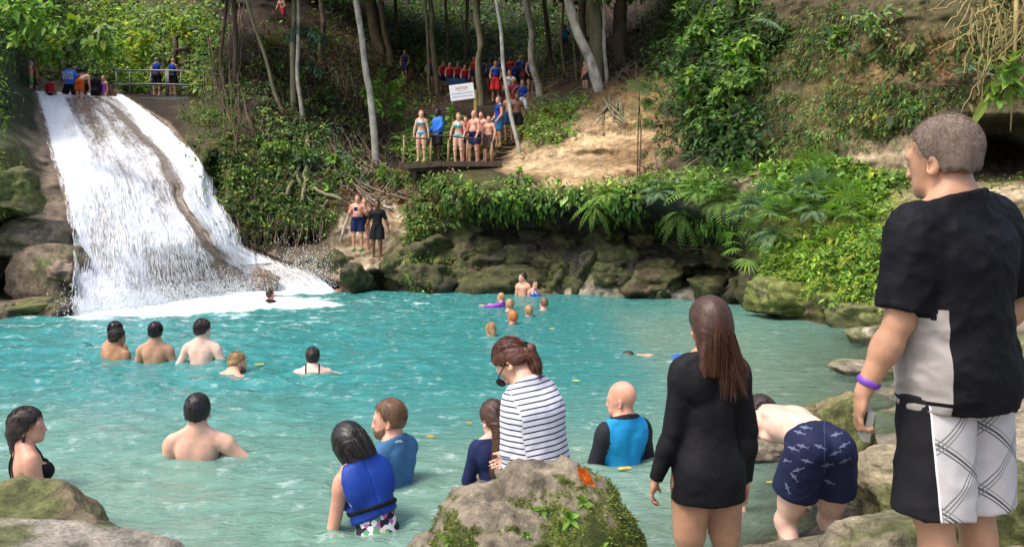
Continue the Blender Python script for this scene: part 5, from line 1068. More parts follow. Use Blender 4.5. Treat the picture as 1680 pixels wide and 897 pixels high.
for px, py, h, lb, yaw in ((738, 158, 1.72, "visitor in red life vest at the left of the upper landing", 185), (752, 156, 1.68, "visitor in red vest peering between two others on the landing", 175), (763, 157, 1.55, "short visitor in red vest leaning on the landing rail above the sign", 180), (779, 150, 1.76, "tall bald visitor in red vest at the right of the landing", 160)):
    on(px, py, 40. - (.6 if px == 763 else 0) + (px == 752) * .8, yaw, lb, 'pink', [hb(H_DKB), VEST(C_RED), SHORTS(C_NAVY)], .028, h, GR, g=1.08, lean=8)
for i_, (px_, py_, Y_, t_, v_, lb_) in enumerate(((792, 148, 41.5, 'brown', C_DKBL, "visitor in dark blue vest behind the mossy trunk on the landing"), (820, 147, 41.5, 'olive', C_VEST, "visitor in blue vest at the back of the upper group, left one"), (838, 146, 42., 'brown', C_RED, "visitor in red vest at the very back of the upper group"), (854, 145, 42., 'olive', C_VEST, "visitor in blue vest at the back right of the upper group"), (727, 156, 41., 'olive', C_RED, "visitor in red vest left of all others on the landing"), (870, 158, 36., 'pink', C_VEST, "visitor in blue vest just left of the pale blotched trunk"))): on(px_, py_, Y_, 150 + i_ * 13, lb_, t_, [hb(H_DKB if i_ % 2 else H_BLACK), VEST(v_), SHORTS(C_BLACK if i_ % 2 else C_NAVY)], .032, 1.66 + .03 * i_, None)
on(664, 135, 42.5, 170, "lone visitor in navy vest walking down the slope at the left", 'olive', [hb(), VEST(C_NAVY), SHORTS(C_NAVY, length=.7)], .030, 1.72, None, lL=((-.05,.3,-1),(0,-.1,-1)))
on(706, 148, 41.5, 180, "visitor in blue vest half hidden behind a dark trunk", 'olive', [hb(), VEST(C_DKBL), SHORTS(C_BLACK)], .030, 1.7, None)
on(463, 44, 40., 160, "seated-looking climber in red shorts high on the bank by the orange soil", 'pink', [hb(H_DKB), SHORTS(C_RED, length=.7)], .032, 1.55, None, lean=20)
on(927, 95, 38., 150, "person in bright blue shirt holding something yellow among the trees", 'brown', [hb(), SHIRT(cloth('royal_blue', (.03,.16,.60)), sleeve=.8), SHORTS(C_DKBL)], .030, 1.6, None, aL=((-.4,.5,-.6),(0,1,.4)))
on(960, 155, 30.5, 120, "pink-skinned person partly hidden behind the leaning pale trunk", 'pink', [hb(H_DKB), SHORTS(C_BRN)], .026, 1.3, None)
# people at the top of the fall
GF = 'visitors at the head of the waterfall'
def top(px, pytop, Y, yaw, label, tone, parts, h=1.75, **kw): return who(px, pytop, Y, yaw, label, tone, parts, .030, h, GF, **kw)
top(50, 100, 34.2, -60, "pale shirtless visitor at the far left edge above the fall", 'fair', [hb(C_GREYC), SHORTS(C_GREEN)])
top(59, 102, 34.6, -50, "second shirtless visitor leaning beside the leafy wall above the fall", 'olive', [hb(C_GREYC), SHORTS(C_BRN)], aL=((-.3,.5,-.8),(0,.8,-.5)))
top(85, 128, 33.8, 10, "visitor in red life vest sitting at the lip of the fall", 'olive', [hb(H_DKB), VEST(C_RED), SHORTS(C_BLACK)], lean=15)
f, mp, loc = top(115, 104, 34.2, 0, "guide in blue shirt with white lettering on the back, legs apart at the lip", 'brown', [hb(), SHIRT(cloth('royal_blue', (.03,.16,.60)), sleeve=.85, loose=.02), SHORTS(C_BLACK, length=1., flare=.05)], 1.84, g=1.1, aL=((-.7,.1,-1),(-.3,.3,-1)), aR=((.5,.1,-1),(.2,.3,-1)), lL=((-.25,0,-1),(-.1,0,-1)), lR=((.25,0,-1),(.1,0,-1)))
def textmesh(name, s, size, M, mt, parent=None, align='CENTER', bold=False):
    c = bpy.data.curves.new(name, 'FONT'); c.body = s; c.size = size; c.align_x = align; c.align_y = 'CENTER'; c.extrude = .0; c.resolution_u = 2
    if bold: c.offset = size * .012
    o = bpy.data.objects.new(name, c); COL.objects.link(o); dg = bpy.context.evaluated_depsgraph_get(); me = bpy.data.meshes.new_from_object(o.evaluated_get(dg)); bpy.data.objects.remove(o)
    me.transform(M); me.materials.clear(); me.materials.append(mt); me.name = name; q = obj(name, me, parent); return q
PRINTW = mat('white_print', (.8,.8,.8), rough=.7)
for i, s_t in enumerate(("ISLAND", "GULLY", "TOURS")): textmesh('lettering', s_t, .15, Matrix.Translation(tuple(f.ch(0, -.17, .24 - i * .11) * f.scale)) @ Matrix.Rotation(R(90), 4, 'X'), PRINTW, mp['root'], bold=True)
top(137, 112, 34.6, 20, "brown-backed visitor behind the bending person in orange trunks", 'brown', [hb(), SHORTS(C_BLACK)], lean=10)
top(130, 112, 35.2, 20, "visitor in blue half hidden behind the guide with lettering", 'brown', [hb(), VEST(C_DKBL)])
top(148, 122, 34.2, -10, "person bending forward in orange and grey swim trunks", 'fair', [SHORTS(C_ORANGE, length=.8, flare=.03), hb(H_LT)], pitch=30, lean=30)
top(157, 119, 34.6, 10, "dark-skinned visitor all in black with arms folded behind the lip", 'dark', [hb(), SHIRT(C_BLACK, sleeve=1.8), SHORTS(C_BLACK)], 1.72)
top(170, 124, 34.8, 170, "woman in purple swimsuit at the right of the group above the fall", 'pink', [hb(H_BLOND), REG('swimsuit', C_PURP, R_halter, .03)], 1.62, fem=True)
top(181, 140, 34.8, 190, "person crouching at the end of the group by the footbridge rail", 'brown', [hb(), SHORTS(C_WHITE)], 1.6, lean=30)
# ------------------------------------------------------------------ footbridge and its rail
BY0 = 35.6; bz0 = P(0, 159, BY0)[2]; rt = empty('footbridge', P(270, 160, BY0), 0, label='grey metal footbridge with railings beside the head of the waterfall', cat='footbridge'); ro = P(270, 160, BY0)
xa, xb = P(190, 0, BY0)[0] - ro[0], P(348, 0, BY0)[0] - ro[0]
nbd = 22
for i in range(nbd): b = MB(); b.box((xa + (xb - xa) * (i + .5) / nbd, .55, .0), ((xb - xa) / nbd - .015, 1.3, .05)); b.build('deck_board', DKW, rt)
for (ya, yb) in ((115.5, 118), (138, 141.5)):
    b = MB(); b.tube([P(188, ya, BY0) - ro, P(275, ya + .4, BY0) - ro, P(348, yb, BY0) - ro], .04, 7); b.build('rail', STEEL, rt, smooth=True)
for px in (191, 213, 247, 273, 276, 297, 327, 344): b = MB(); b.tube([P(px, 158, BY0) - ro, P(px, 115.5, BY0) - ro], .028 if px not in (273, 276) else .04, 6); b.build('post', STEEL, rt, smooth=True)
b = MB(); b.box(((xa + xb) / 2, -.08, -.08), (xb - xa, .1, .16)); b.build('edge_beam', STEEL, rt)
on(257, 158, BY0 + .35, 10, "visitor in cap, blue vest and black shorts leaning on the bridge rail", 'fair', [hb(H_GREY), SHIRT(C_VEST, sleeve=.05), SHORTS(C_BLACK, length=.95, flare=.03)], .026, 1.75, 'visitors on the footbridge', head=(-30,0,0))
on(284, 157, BY0 + .35, -15, "bald visitor in blue life vest and black shorts right of the rail joint", 'tan', [VEST(C_VEST), SHORTS(C_BLACK, length=.95, flare=.03)], .026, 1.68, 'visitors on the footbridge')
# wooden gate frame behind the bridge
gt = empty('timber_frame', P(310, 112, 37.5), 0, label='rough timber gate frame on the bank behind the footbridge', cat='frame'); go = P(310, 112, 37.5)
for pts in (((288, 112), (289, 58)), ((333, 112), (332, 40)), ((309, 112), (309, 75))): b = MB(); b.tube([P(*pts[0], 37.5) - go, P(*pts[1], 37.5) - go], .11, 7); b.build('post', DKW, gt, smooth=True)
for pts in (((288, 62), (335, 42)), ((288, 82), (333, 80))): b = MB(); b.tube([P(*pts[0], 37.4) - go, P(*pts[1], 37.4) - go], .08, 7); b.build('crosspiece', DKW, gt, smooth=True)
# ------------------------------------------------------------------ the notice sign and the landing rail
sg = empty('notice_sign', P(759, 172, 27.6), 0, label='white notice board with red heading and blue lines on a yellow post', cat='sign'); sO = P(759, 172, 27.6)
SIGNW = mat('sign_white', (.72,.72,.72), rough=.5, var=.05); SRED = mat('sign_red', (.42,.02,.03), rough=.6); SBLU = mat('sign_blue', (.02,.04,.30), rough=.6)
Rs = Matrix.Rotation(R(-7.5), 4, 'Y') ; cc = P(758, 151, 27.4) - sO
b = MB(); b.box((0, 0, 0), (.83, .03, .54)); o = b.build('board', SIGNW, sg); o.matrix_local = Matrix.Translation(tuple(cc)) @ Rs
def T_(s_t, sz, x, z, mt, bold=True): return textmesh('lettering', s_t, sz, Matrix.Translation(tuple(cc)) @ Rs @ Matrix.Translation((x, -.019, z)) @ Matrix.Rotation(R(90), 4, 'X'), mt, sg, bold=bold)
T_("NOTICE", .115, 0, .125, SRED); T_("RULES OF THE FALLS", .035, 0, .05, SRED, False); T_("MINORS PERMITTED BY GUARDIAN", .046, 0, -.05, SBLU); T_("PLEASE DO NOT DIVE OR CLIMB", .048, 0, -.155, SBLU)
b = MB(); b.box(P(779.5, 178, 27.45) - sO, (.10, .08, 1.25)); b.build('post', mat('yellow_post', (.30,.22,.06), rough=.7, var=.2), sg)
b = MB(); b.box(P(742, 185, 27.5) - sO, (.06, .06, .8)); b.build('post', mat('yellow_post', (0,0,0)), sg)
lr = empty('landing_rail', P(765, 150, 39.3), 0, label='dark timber rail and blue tarpaulin on the landing above the sign', cat='railing'); lo = P(765, 150, 39.3)
b = MB(); b.box(P(765, 138, 39.3) - lo, (2.6, .12, .22)); b.build('rail', DKW, lr); b = MB(); b.box(P(748, 134, 39.0) - lo, (.9, .05, .3)); b.build('tarpaulin', C_DKBL, lr)
for px in (733, 765, 800): b = MB(); b.box(P(px, 147, 39.35) - lo, (.14, .12, .7)); b.build('post', DKW, lr)
# ================================================================== ROCKS
def rock_color(V, N, base=(.26,.225,.17), moss=.5, wet=.12, seed=0, mossc=(.10,.115,.035)):
    x, y, z = V.T; n = fbm(x * 3 + seed, y * 3, z * 3, 5, 200 + seed); n2 = fbm(x * 9 + seed, y * 9, z * 9, 4, 210 + seed)
    c = np.array(base) * (1 + .45 * n + .35 * n2)[:, None]
    m = sstep(.42 - moss * .5, .62 - moss * .35, .5 + .5 * n + .22 * N[:, 2] * 0 + .3 * n2 * 0 + (.25 * (N[:, 1] < -.2)) * .4)[:, None] * .9
    mc = np.array(mossc) * (1 + .6 * n2)[:, None]; c = c * (1 - m) + mc * m
    w = sstep(wet, wet - .07, z + .03 * n2)[:, None]; return clamp(c * (1 - .45 * w), .01, .7)
_ICO = {}
def ico(n):
    if n not in _ICO:
        import bmesh
        bm = bmesh.new(); bmesh.ops.create_icosphere(bm, subdivisions=n, radius=1); V = np.array([v.co[:] for v in bm.verts]); Fc = np.array([[v.index for v in f.verts] for f in bm.faces]); bm.free(); _ICO[n] = (V, Fc)
    return _ICO[n]
def boulder(c, r, label, seed=0, sub=4, rough=.22, base=(.24,.205,.15), moss=.4, group=None, rz=0., mt=None, name='boulder', wet=.12, mossc=(.10,.115,.035), facet=True):
    U, Fc = ico(sub); U = U.copy(); q = U * 1.3 + seed * 3.7
    rs = np.random.default_rng(900 + seed); npl = 15; pn = rs.normal(size=(npl, 3)); pn /= np.linalg.norm(pn, axis=1, keepdims=True); ph = rs.uniform(.62, .95, npl); dots = U @ pn.T; cut = np.where(dots > .05, ph / np.maximum(dots, .05), 9).min(1)
    if facet: 
        cut = np.minimum(cut, 1.15); q = q * 1.25
    else: cut = np.ones(len(U))
    d = cut * (1 + rough * (ridged(q[:, 0], q[:, 1], q[:, 2], 5, 300 + seed) * .9)) + rough * .5 * fbm(q[:, 0] * 2.5, q[:, 1] * 2.5, q[:, 2] * 2.5, 4, 310 + seed)
    s = np.abs(U) ** .8 * np.sign(U); V = s * d[:, None] * np.array(r); V = V @ rotz(rz).T; W = V + np.array(c)
    col = rock_color(W, U, base, moss, wet, seed, mossc)
    return obj(name, mesh(name, V, Fc, mt or ROCKM, col=col), None, c, label=label, cat='rock', group=group)
# the big boulder in front
pr = [ell((.06, 3.05, .25), (.60, .52, .42), k=.2), ell((.19, 3.08, .60), (.27, .28, .265), k=.2), ell((-.11, 3.0, .54), (.25, .30, .24), k=.2), ell((.30, 3.0, .45), (.20, .34, .30), k=.15), ell((-.30, 3.05, .05), (.24, .4, .35), k=.2), ell((.5, 3.0, .05), (.28, .4, .4), k=.2)]
g = Grid((-.9, 2.3, -.35), (1.05, 3.8, 1.02), .0115); D = field(pr, g)
xx, yy, zz = np.broadcast_arrays(g.x, g.y, g.z)
D = D + .055 * ridged(xx * 2.3, yy * 2.3, zz * 3.6 + xx * 1.6, 5, 401) + .018 * ridged(xx * 6.5, yy * 6.5, zz * 8, 3, 403) + .016 * fbm(xx * 15, yy * 15, zz * 15, 3, 402) + .012 - .008
V, Q = nets(D, g); V[:, 0] = .075 + (V[:, 0] - .075) * .87; e = V[Q[:, 2]] - V[Q[:, 0]]; 
nx = np.zeros_like(V); fn = np.cross(V[Q[:, 1]] - V[Q[:, 0]], V[Q[:, 2]] - V[Q[:, 0]]); 
for i in range(4): np.add.at(nx, Q[:, i], fn)
nx /= np.linalg.norm(nx, axis=1, keepdims=True) + 1e-9
n1 = fbm(*(V * 3.2).T, 5, 410); n2 = fbm(*(V * 14).T, 4, 411)
grey = np.array((.215,.18,.13)) * (1 + .35 * n1 + .7 * n2)[:, None]; ms = sstep(-.1, .22, n1 + (.80 - V[:, 2]) * 1.5 - .35 * (nx[:, 2] > .6) + .45 * n2 + .08)[:, None]
mc = (np.array((.085,.105,.022)) * (1 + .5 * n2)[:, None]) * (1 - .35 * sstep(-.1, .3, n2)[:, None]) + np.array((.05,.035,.01)) * sstep(0, .4, -n2)[:, None]
CB = V[0] * 0 + np.array((.1, 3.05, 0)); BIG = obj('boulder', mesh('boulder', V - CB, Q, SHOREM, col=clamp(grey * (1 - ms) + mc * ms, .01, .7)), None, CB, label='large grey boulder with mossy green face in the middle foreground', cat='rock')
BIGN = (V, nx, ms[:, 0])
boulder(P(46, 870, 4.25) + V3(-.06, .1, -.30), (.68, .45, .40), 'brown craggy boulder at the lower left, behind the smoother one', 1, 6, .16, (.17,.135,.08), .15, mt=SHOREM)
boulder(P(8, 960, 3.45) + V3(0.0, 0, -.145), (.74, .5, .33), 'smooth grey boulder in the bottom left corner', 2, 6, .08, (.26,.235,.19), -.2, mt=SHOREM)
boulder(P(1383, 705, 6.3), (.17, .24, .30), 'pointed yellowish rock standing in the shallows behind the bending man', 3, 5, .22, (.25,.20,.11), .1, mt=SHOREM)
boulder(P(1352, 700, 6.5), (.16, .2, .22), 'darker rock leaning on the pointed one in the shallows', 33, 5, .22, (.2,.165,.10), .3, mt=SHOREM)
boulder(P(1250, 748, 6.1), (.22, .18, .10), 'low pale stone at the waterline beside the woman in black', 4, 5, .2, (.30,.25,.18), .0, mt=SHOREM)
boulder(P(1445, 822, 4.75), (.19, .2, .15), 'dark pitted rock right of the bending man', 5, 5, .3, (.14,.12,.085), .2, mt=SHOREM)
boulder(P(1480, 835, 4.5), (.24, .22, .17), 'tan rough rock under the arm of the grey-haired man', 6, 5, .28, (.30,.245,.155), .0, mt=SHOREM)
boulder(P(1398, 840, 4.9), (.12, .14, .08), 'small reddish stone by the bending man', 7, 4, .25, (.24,.17,.12), .0, mt=SHOREM)
boulder(P(1455, 770, 5.7), (.30, .26, .12), 'flat tan rock at the edge of the shallows', 8, 5, .22, (.28,.235,.15), .0, mt=SHOREM)
boulder(P(1655, 850, 3.9), (.28, .34, .22), 'olive rock to the right of the man in plaid shorts', 9, 5, .22, (.20,.18,.11), .3, mt=SHOREM)
boulder(P(1370, 935, 4.1), (.42, .24, .10), 'broad low ledge of rock at the feet of the bending man', 10, 5, .2, (.27,.23,.16), .0, mt=SHOREM)
boulder(P(1490, 900, 3.7), (.30, .24, .13), 'low rock beside the left leg of the grey-haired man', 11, 5, .22, (.24,.205,.14), .0, mt=SHOREM)
boulder(P(1425, 612, 9.9), (.45, .35, .12), 'pale stone breaking the surface near the right bank', 12, 4, .2, (.30,.26,.19), .0)
boulder(P(1440, 555, 12.6), (.5, .4, .2), 'pale stone at the foot of the mossy bank behind the man', 13, 4, .2, (.30,.26,.19), .1)
boulder(P(1640, 640, 7.5), (.8, .6, .5), 'rock mostly hidden behind the man in black and grey', 14, 4, .2, (.22,.19,.13), .3)
boulder(P(1308, 492, 16.1), (.86, .7, .42), 'broad grey rock with bright moss on top at the right bank', 15, 5, .2, (.16,.135,.10), .5, mossc=(.12,.14,.03), wet=.35)  # the raised wet level also darkens the undercut lower half
boulder(P(1425, 520, 14.7), (.62, .5, .34), 'mossy rock with grey foot left of the man, by the waterline', 16, 5, .22, (.20,.17,.12), .6, wet=.2)
boulder(P(40, 508, 16.9), (.75, .6, .24), 'flat brown rock at the foot of the left bank', 17, 4, .2, (.19,.15,.10), .0)
boulder(P(85, 455, 17.8), (.80, .6, .72), 'smooth wet brown rock left of the waterfall', 18, 5, .2, (.19,.145,.10), -.5, wet=-9, facet=False)
boulder(P(60, 395, 18.2), (.68, .7, .46), 'upper wet brown rock left of the waterfall', 19, 5, .26, (.17,.13,.095), -.5, wet=-9, facet=False)
boulder(P(20, 320, 17.6), (.62, .6, .5), 'mossy brown rock above the hollow at the left', 20, 5, .2, (.11,.10,.06), .3, mossc=(.08,.09,.025))
boulder(P(432, 462, 23.9), (.42, .4, .42), 'brown rock dividing the water at the end of the right chute', 21, 4, .2, (.20,.15,.11), -.5)
GB_ = [(555,440,.55,.8),(585,462,.45,.45),(655,470,.5,.35),(690,455,.6,.5),(730,470,.5,.4),(765,455,.6,.55),(812,462,.85,.5),(870,462,.5,.45),(905,445,.6,.5),(930,468,.45,.3),(965,440,.6,.55),(1000,462,.5,.4),(1022,425,.7,.6),(1040,462,.5,.4),(1072,468,.75,.5),(1095,440,.6,.4),(1130,460,.6,.5),(1165,475,.6,.35),(1195,460,.5,.4),(1225,478,.45,.5),(700,415,.7,.5),(790,412,.6,.4),(860,415,.6,.45),(930,405,.6,.5),(990,395,.6,.5),(1120,410,.7,.5),(1190,425,.6,.5),(1245,470,.4,.6),(880,392,.5,.35),(1060,400,.5,.4),(650,440,.5,.4),(745,432,.5,.4)]
GLB = ['mossy','dark','brown','pitted','rounded','blocky']; ORD = ['first','second','third','fourth','fifth','sixth','seventh','eighth','ninth','tenth','eleventh','twelfth','thirteenth','fourteenth','fifteenth','sixteenth','seventeenth','eighteenth']
tiers = {0: sorted([g_ for g_ in GB_ if g_[1] > 448]), 1: sorted([g_ for g_ in GB_ if g_[1] <= 448])}
for i, (px, py, r, rzz) in enumerate(GB_):
    Y = float(surf_depth(px, py)); ti = 0 if py > 448 else 1; o_ = tiers[ti].index((px, py, r, rzz))
    boulder(P(px, py, Y + r * (.5 if ti == 0 else .62)), (r * random.uniform(.9, 1.3), r * .85, rzz * random.uniform(.7, 1.)), '%s rock in the %s row under the far cliff, %s from the left' % (GLB[i % 6], ('waterline', 'upper')[ti], ORD[o_]), 30 + i, 4, .42, ((.085,.068,.045), (.05,.045,.034), (.10,.074,.046))[i % 3], (.35, .1, .2)[i % 3], group='rocks along the foot of the far cliff', rz=i, mossc=(.055,.062,.022), wet=.22)
# ================================================================== LEAVES
class Leaves:
    def __init__(s): s.b = []; s.d = []; s.n = []; s.l = []; s.w = []; s.c = []
    def add(s, b, d, n, l, w, c):
        b = np.atleast_2d(b); N = len(b); f = lambda v: np.broadcast_to(np.asarray(v, float), (N, 3)); s.b.append(b); s.d.append(f(d)); s.n.append(f(n)); s.l.append(np.broadcast_to(l, (N,))); s.w.append(np.broadcast_to(w, (N,))); s.c.append(f(c)); return s
    def arrays(s):
        b, d, n, c = (np.concatenate(q) for q in (s.b, s.d, s.n, s.c)); l = np.concatenate(s.l)[:, None]; w = np.concatenate(s.w)[:, None]
        d = d / (np.linalg.norm(d, axis=1, keepdims=True) + 1e-9); r = np.cross(d, n); r /= np.linalg.norm(r, axis=1, keepdims=True) + 1e-9; n = np.cross(r, d)
        dr = np.array((0, 0, -1.)) * .16 * l
        V = np.stack([b, b + d * l * .38 + r * w * .5 + n * w * .12, b + d * l * .38 - r * w * .5 + n * w * .12, b + d * l * .74 + r * w * .3 + dr * .5, b + d * l * .74 - r * w * .3 + dr * .5, b + d * l + dr, b + d * l * .5 - n * w * .04 + dr * .2], 1)
        T = np.array([(0,1,6),(0,6,2),(1,3,6),(2,6,4),(3,5,6),(4,6,5)]); k = np.arange(len(b))[:, None, None] * 7
        C = np.repeat(c[:, None], 7, 1) * np.array((1, 1, 1, 1, 1, 1, 1.12))[None, :, None]; return V.reshape(-1, 3), (T[None] + k).reshape(-1, 3), C.reshape(-1, 3)
    def build(s, name, parent=None, org=None, **k):
        V, Fc, C = s.arrays(); 
        if org is not None: V = V - org
        return obj(name, mesh(name, V, Fc, LEAF, col=clamp(C, .003, .8), smooth=False), parent, **k)
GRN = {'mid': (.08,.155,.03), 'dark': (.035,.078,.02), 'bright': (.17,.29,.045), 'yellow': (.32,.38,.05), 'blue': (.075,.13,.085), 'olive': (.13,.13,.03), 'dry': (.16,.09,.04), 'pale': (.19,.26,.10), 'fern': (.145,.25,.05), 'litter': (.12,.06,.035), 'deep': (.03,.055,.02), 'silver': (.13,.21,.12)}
def cvar(c, n, a=.35):
    c = np.array(GRN[c] if isinstance(c, str) else c); v = np.exp(RNG.normal(size=(n, 1)) * a); h = RNG.normal(size=(n, 1)) * .12; return c * v * np.concatenate([1 + h, np.ones((n, 1)), 1 - h], 1)
def rvec(n): v = RNG.normal(size=(n, 3)); return v / np.linalg.norm(v, axis=1, keepdims=True)
def scatter_px(blobs, n):
    """random photo pixels inside a set of ellipses (cx, cy, rx, ry, weight)"""
    w = np.array([b[2] * b[3] * (b[4] if len(b) > 4 else 1) for b in blobs]); i = RNG.choice(len(blobs), n, p=w / w.sum()); B = np.array([b[:4] for b in blobs])[i]
    r = np.sqrt(RNG.random(n)) * (1 + .25 * RNG.normal(size=n)); a = RNG.random(n) * 6.283; return B[:, 0] + B[:, 2] * r * np.cos(a), B[:, 1] + B[:, 3] * r * np.sin(a)
def cover(name, blobs, n, size, cols, label=None, cluster=6, spread=.25, lift=.15, down=.4, aspect=.45, gap=.0, parent=None, cat=None, kind='stuff'):
    """ground cover: clumps of leaves growing from the hillside"""
    m = n // cluster; px, py = scatter_px(blobs, m); p, nr = at(px, py); 
    keep = vnoise(p[:, 0] * 1.1, p[:, 1] * 1.1, p[:, 2] * 1.3, 500 + len(name)) > gap - .55 * 1; p, nr = p[keep], nr[keep]; m = len(p)
    if m == 0: return
    P_ = np.repeat(p, cluster, 0) + np.repeat(nr, cluster, 0) * (RNG.random((m * cluster, 1)) * lift) + rvec(m * cluster) * spread * RNG.random((m * cluster, 1)); N = len(P_)
    d = np.repeat(nr, cluster, 0) * .8 + rvec(N) * .9 + np.array((0, 0, -down)); nn = np.repeat(nr, cluster, 0) + np.array((0, -.3, .8)) + rvec(N) * .5
    cs = np.repeat(np.array([RNG.integers(len(cols)) for _ in range(m)]), cluster); C = np.zeros((N, 3)); base_v = np.repeat(np.exp(RNG.normal(size=m) * .25), cluster)
    for i, c in enumerate(cols): k = cs == i; C[k] = cvar(c, k.sum(), .25)
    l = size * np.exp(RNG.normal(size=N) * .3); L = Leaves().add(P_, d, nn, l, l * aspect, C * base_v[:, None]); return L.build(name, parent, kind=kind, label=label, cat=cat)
def stems(pts_list, rad, name, mt, parent=None, n=5, **k):
    b = MB(); 
    for p in pts_list: b.tube(p, np.linspace(rad, rad * .5, len(p)), n, cap=False)
    return b.build(name, mt, parent, smooth=True, **k)
BARK = mat('bark_brown', (.10,.075,.05), rough=.9, bump=.8, bscale=9, var=.4, vscale=4, stretch=(1, 1, .25), bdist=.03); BARKP = mat('bark_pale', (.34,.32,.27), rough=.85, bump=.5, bscale=8, var=.55, vscale=5, stretch=(1, 1, .5)); BARKG = mat('bark_green', (.17,.155,.095), rough=.9, bump=.5, bscale=9, var=.4, vscale=4, stretch=(1, 1, .35)); TWIG = mat('twig', (.16,.12,.085), rough=.9, var=.4, vscale=1.5); VINE = mat('vine_yellow', (.30,.24,.10), rough=.8, var=.35, vscale=3); DEAD = mat('dead_root', (.10,.07,.05), rough=.9, var=.5, vscale=.8)
STEM = mat('green_stem', (.07,.10,.03), rough=.6, var=.3)
# ---- ferns and fans, each frond its own part where it shows
def frond(L, root, direc, length, width, col, pairs=16, droop=.5, aspect=.16):
    t = (np.arange(pairs) + 1.) / pairs; d = unit(direc); dn = V3(0, 0, -1); pts = root + d * length * t[:, None] + dn * (droop * length * t[:, None] ** 2); tan = d + dn * (2 * droop * t[:, None]); tan /= np.linalg.norm(tan, axis=1, keepdims=True)
    sd_ = np.cross(tan, V3(0, 0, 1)); sd_ /= np.linalg.norm(sd_, axis=1, keepdims=True) + 1e-9; nn = np.cross(sd_, tan); l = width * np.sin(np.pi * (t * .86 + .10)) ** .7
    for s in (-1, 1): L.add(pts, sd_ * s + tan * .55 + dn * .15, nn, l, l * aspect + .006, cvar(col, pairs, .12))
    return np.concatenate([[root], pts])
def fan(L, root, direc, size, col, n=13):
    d = unit(direc); s = unit(np.cross(d, V3(.1, .2, 1))); nn = np.cross(s, d); a = np.linspace(-1.9, 1.9, n); dirs = d * np.cos(a)[:, None] + s * np.sin(a)[:, None] + V3(0, 0, -.25); L.add(np.tile(root, (n, 1)), dirs, nn, size * (1 - .12 * np.abs(a)), size * .10, cvar(col, n, .12))
def fern_plant(px, py, label, nf=8, length=.7, col='fern', kind='fern', off=.12, cat='fern', group=None, droop=.5, width=None, name='fern', spread=1., up=.55, Y=None, pairs=14):
    p, nr = at(px, py, off); root = empty(name, p, 0, label=label, cat=cat, group=group); nr = nr * .6 + V3(0, -.5, 0)
    for i in range(nf):
        L = Leaves(); a = 6.283 * (i + RNG.random() * .6) / nf; d = nr + spread * V3(math.cos(a), .25 * math.sin(a), .7 * math.sin(a)) + V3(0, 0, up); ln = length * (.7 + .5 * RNG.random())
        if kind == 'fern': pts = frond(L, V3(0, 0, 0), d, ln, width or ln * .26, col, droop=droop, pairs=pairs)
        else:
            e = unit(d) * ln * .7 + V3(0, 0, -droop * .3 * ln); pts = [V3(0, 0, 0), e * .5 + V3(0, 0, .06), e]; fan(L, e, d + V3(0, -.3, -.1), ln * .62, col)
        fr = L.build('frond', root); stems([[tuple(q) for q in pts[::3]]] if len(pts) > 4 else [[tuple(q) for q in pts]], .008, 'stalk', STEM, fr, 4)
    return root
def shrub(px, py, label, n=260, size=.16, rad=(.6, .5, .5), col='mid', col2=None, off=.25, cat='shrub', group=None, name='shrub', Y=None, down=.2, aspect=.5, clumps=14, stem=True, big=0):
    if Y is None: p, nr = at(px, py, off)
    else: p = P(px, py, Y); nr = V3(0, -1, .3)
    root = empty(name, p, 0, label=label, cat=cat, group=group); cc = rvec(clumps) * np.array(rad) * (.35 + .65 * RNG.random((clumps, 1))); L = Leaves(); m = n // clumps
    for i in range(clumps):
        q = cc[i] + rvec(m) * min(rad) * .38 * RNG.random((m, 1)) ** .5; d = unit(cc[i] + V3(0, -.2, .1)) * .6 + rvec(m) * .9 + V3(0, -.15, -down); L.add(q, d, V3(0, -.4, .9) + rvec(m) * .5, size * np.exp(RNG.normal(size=m) * .25), size * aspect * np.exp(RNG.normal(size=m) * .2), cvar(col2 if (col2 and i % 3 == 0) else col, m, .2))
    L.build('foliage', root)
    if stem:
        base = np.array((0, .25, -rad[2] * .9)) * 1.; stems([[tuple(base), tuple(base * .4 + cc[i] * .3), tuple(cc[i])] for i in range(min(clumps, 9))], .014, 'stem', TWIG, root, 5)
    if big:
        for i in range(big):
            Lb = Leaves(); q = cc[i % clumps] * .9; d = unit(cc[i % clumps] + V3(0, -.3, 0)) + rvec(1)[0] * .6; Lb.add(q[None], d[None], V3(0, -.6, .8), size * 1.7, size * 1.7 * aspect, cvar(col, 1, .12)); Lb.build('leaf', root)
    return root
# ================================================================== GROUND COVER
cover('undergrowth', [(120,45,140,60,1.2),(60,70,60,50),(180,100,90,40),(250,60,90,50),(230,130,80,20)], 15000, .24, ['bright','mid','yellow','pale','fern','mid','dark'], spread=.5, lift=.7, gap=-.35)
cover('undergrowth', [(335,60,40,60),(310,20,60,30),(320,140,40,20),(350,100,30,50)], 3000, .2, ['mid','fern','olive','dark','bright'], spread=.4, lift=.4, gap=-.1)
cover('leaf_curtain', [(18,110,30,70),(15,160,34,50),(5,60,30,50)], 6500, .22, ['mid','dark','deep','bright'], spread=.3, lift=.4, down=1.1, aspect=.32, gap=-.6)
cover('undergrowth', [(15,300,40,50),(40,260,25,20)], 1200, .10, ['mid','olive','bright'], spread=.15, lift=.08, gap=-.1)
cover('creepers', [(350,180,50,30),(360,260,45,70),(420,300,70,80),(480,260,60,50),(460,350,70,50),(520,310,40,60),(340,200,30,20)], 9500, .13, ['olive','mid','dark','fern','deep'], spread=.22, lift=.18, gap=-.12)
cover('creepers', [(480,240,60,40),(560,230,60,50),(560,290,60,30),(430,150,60,60)], 3600, .15, ['mid','bright','silver','deep'], spread=.25, lift=.25, gap=.05)
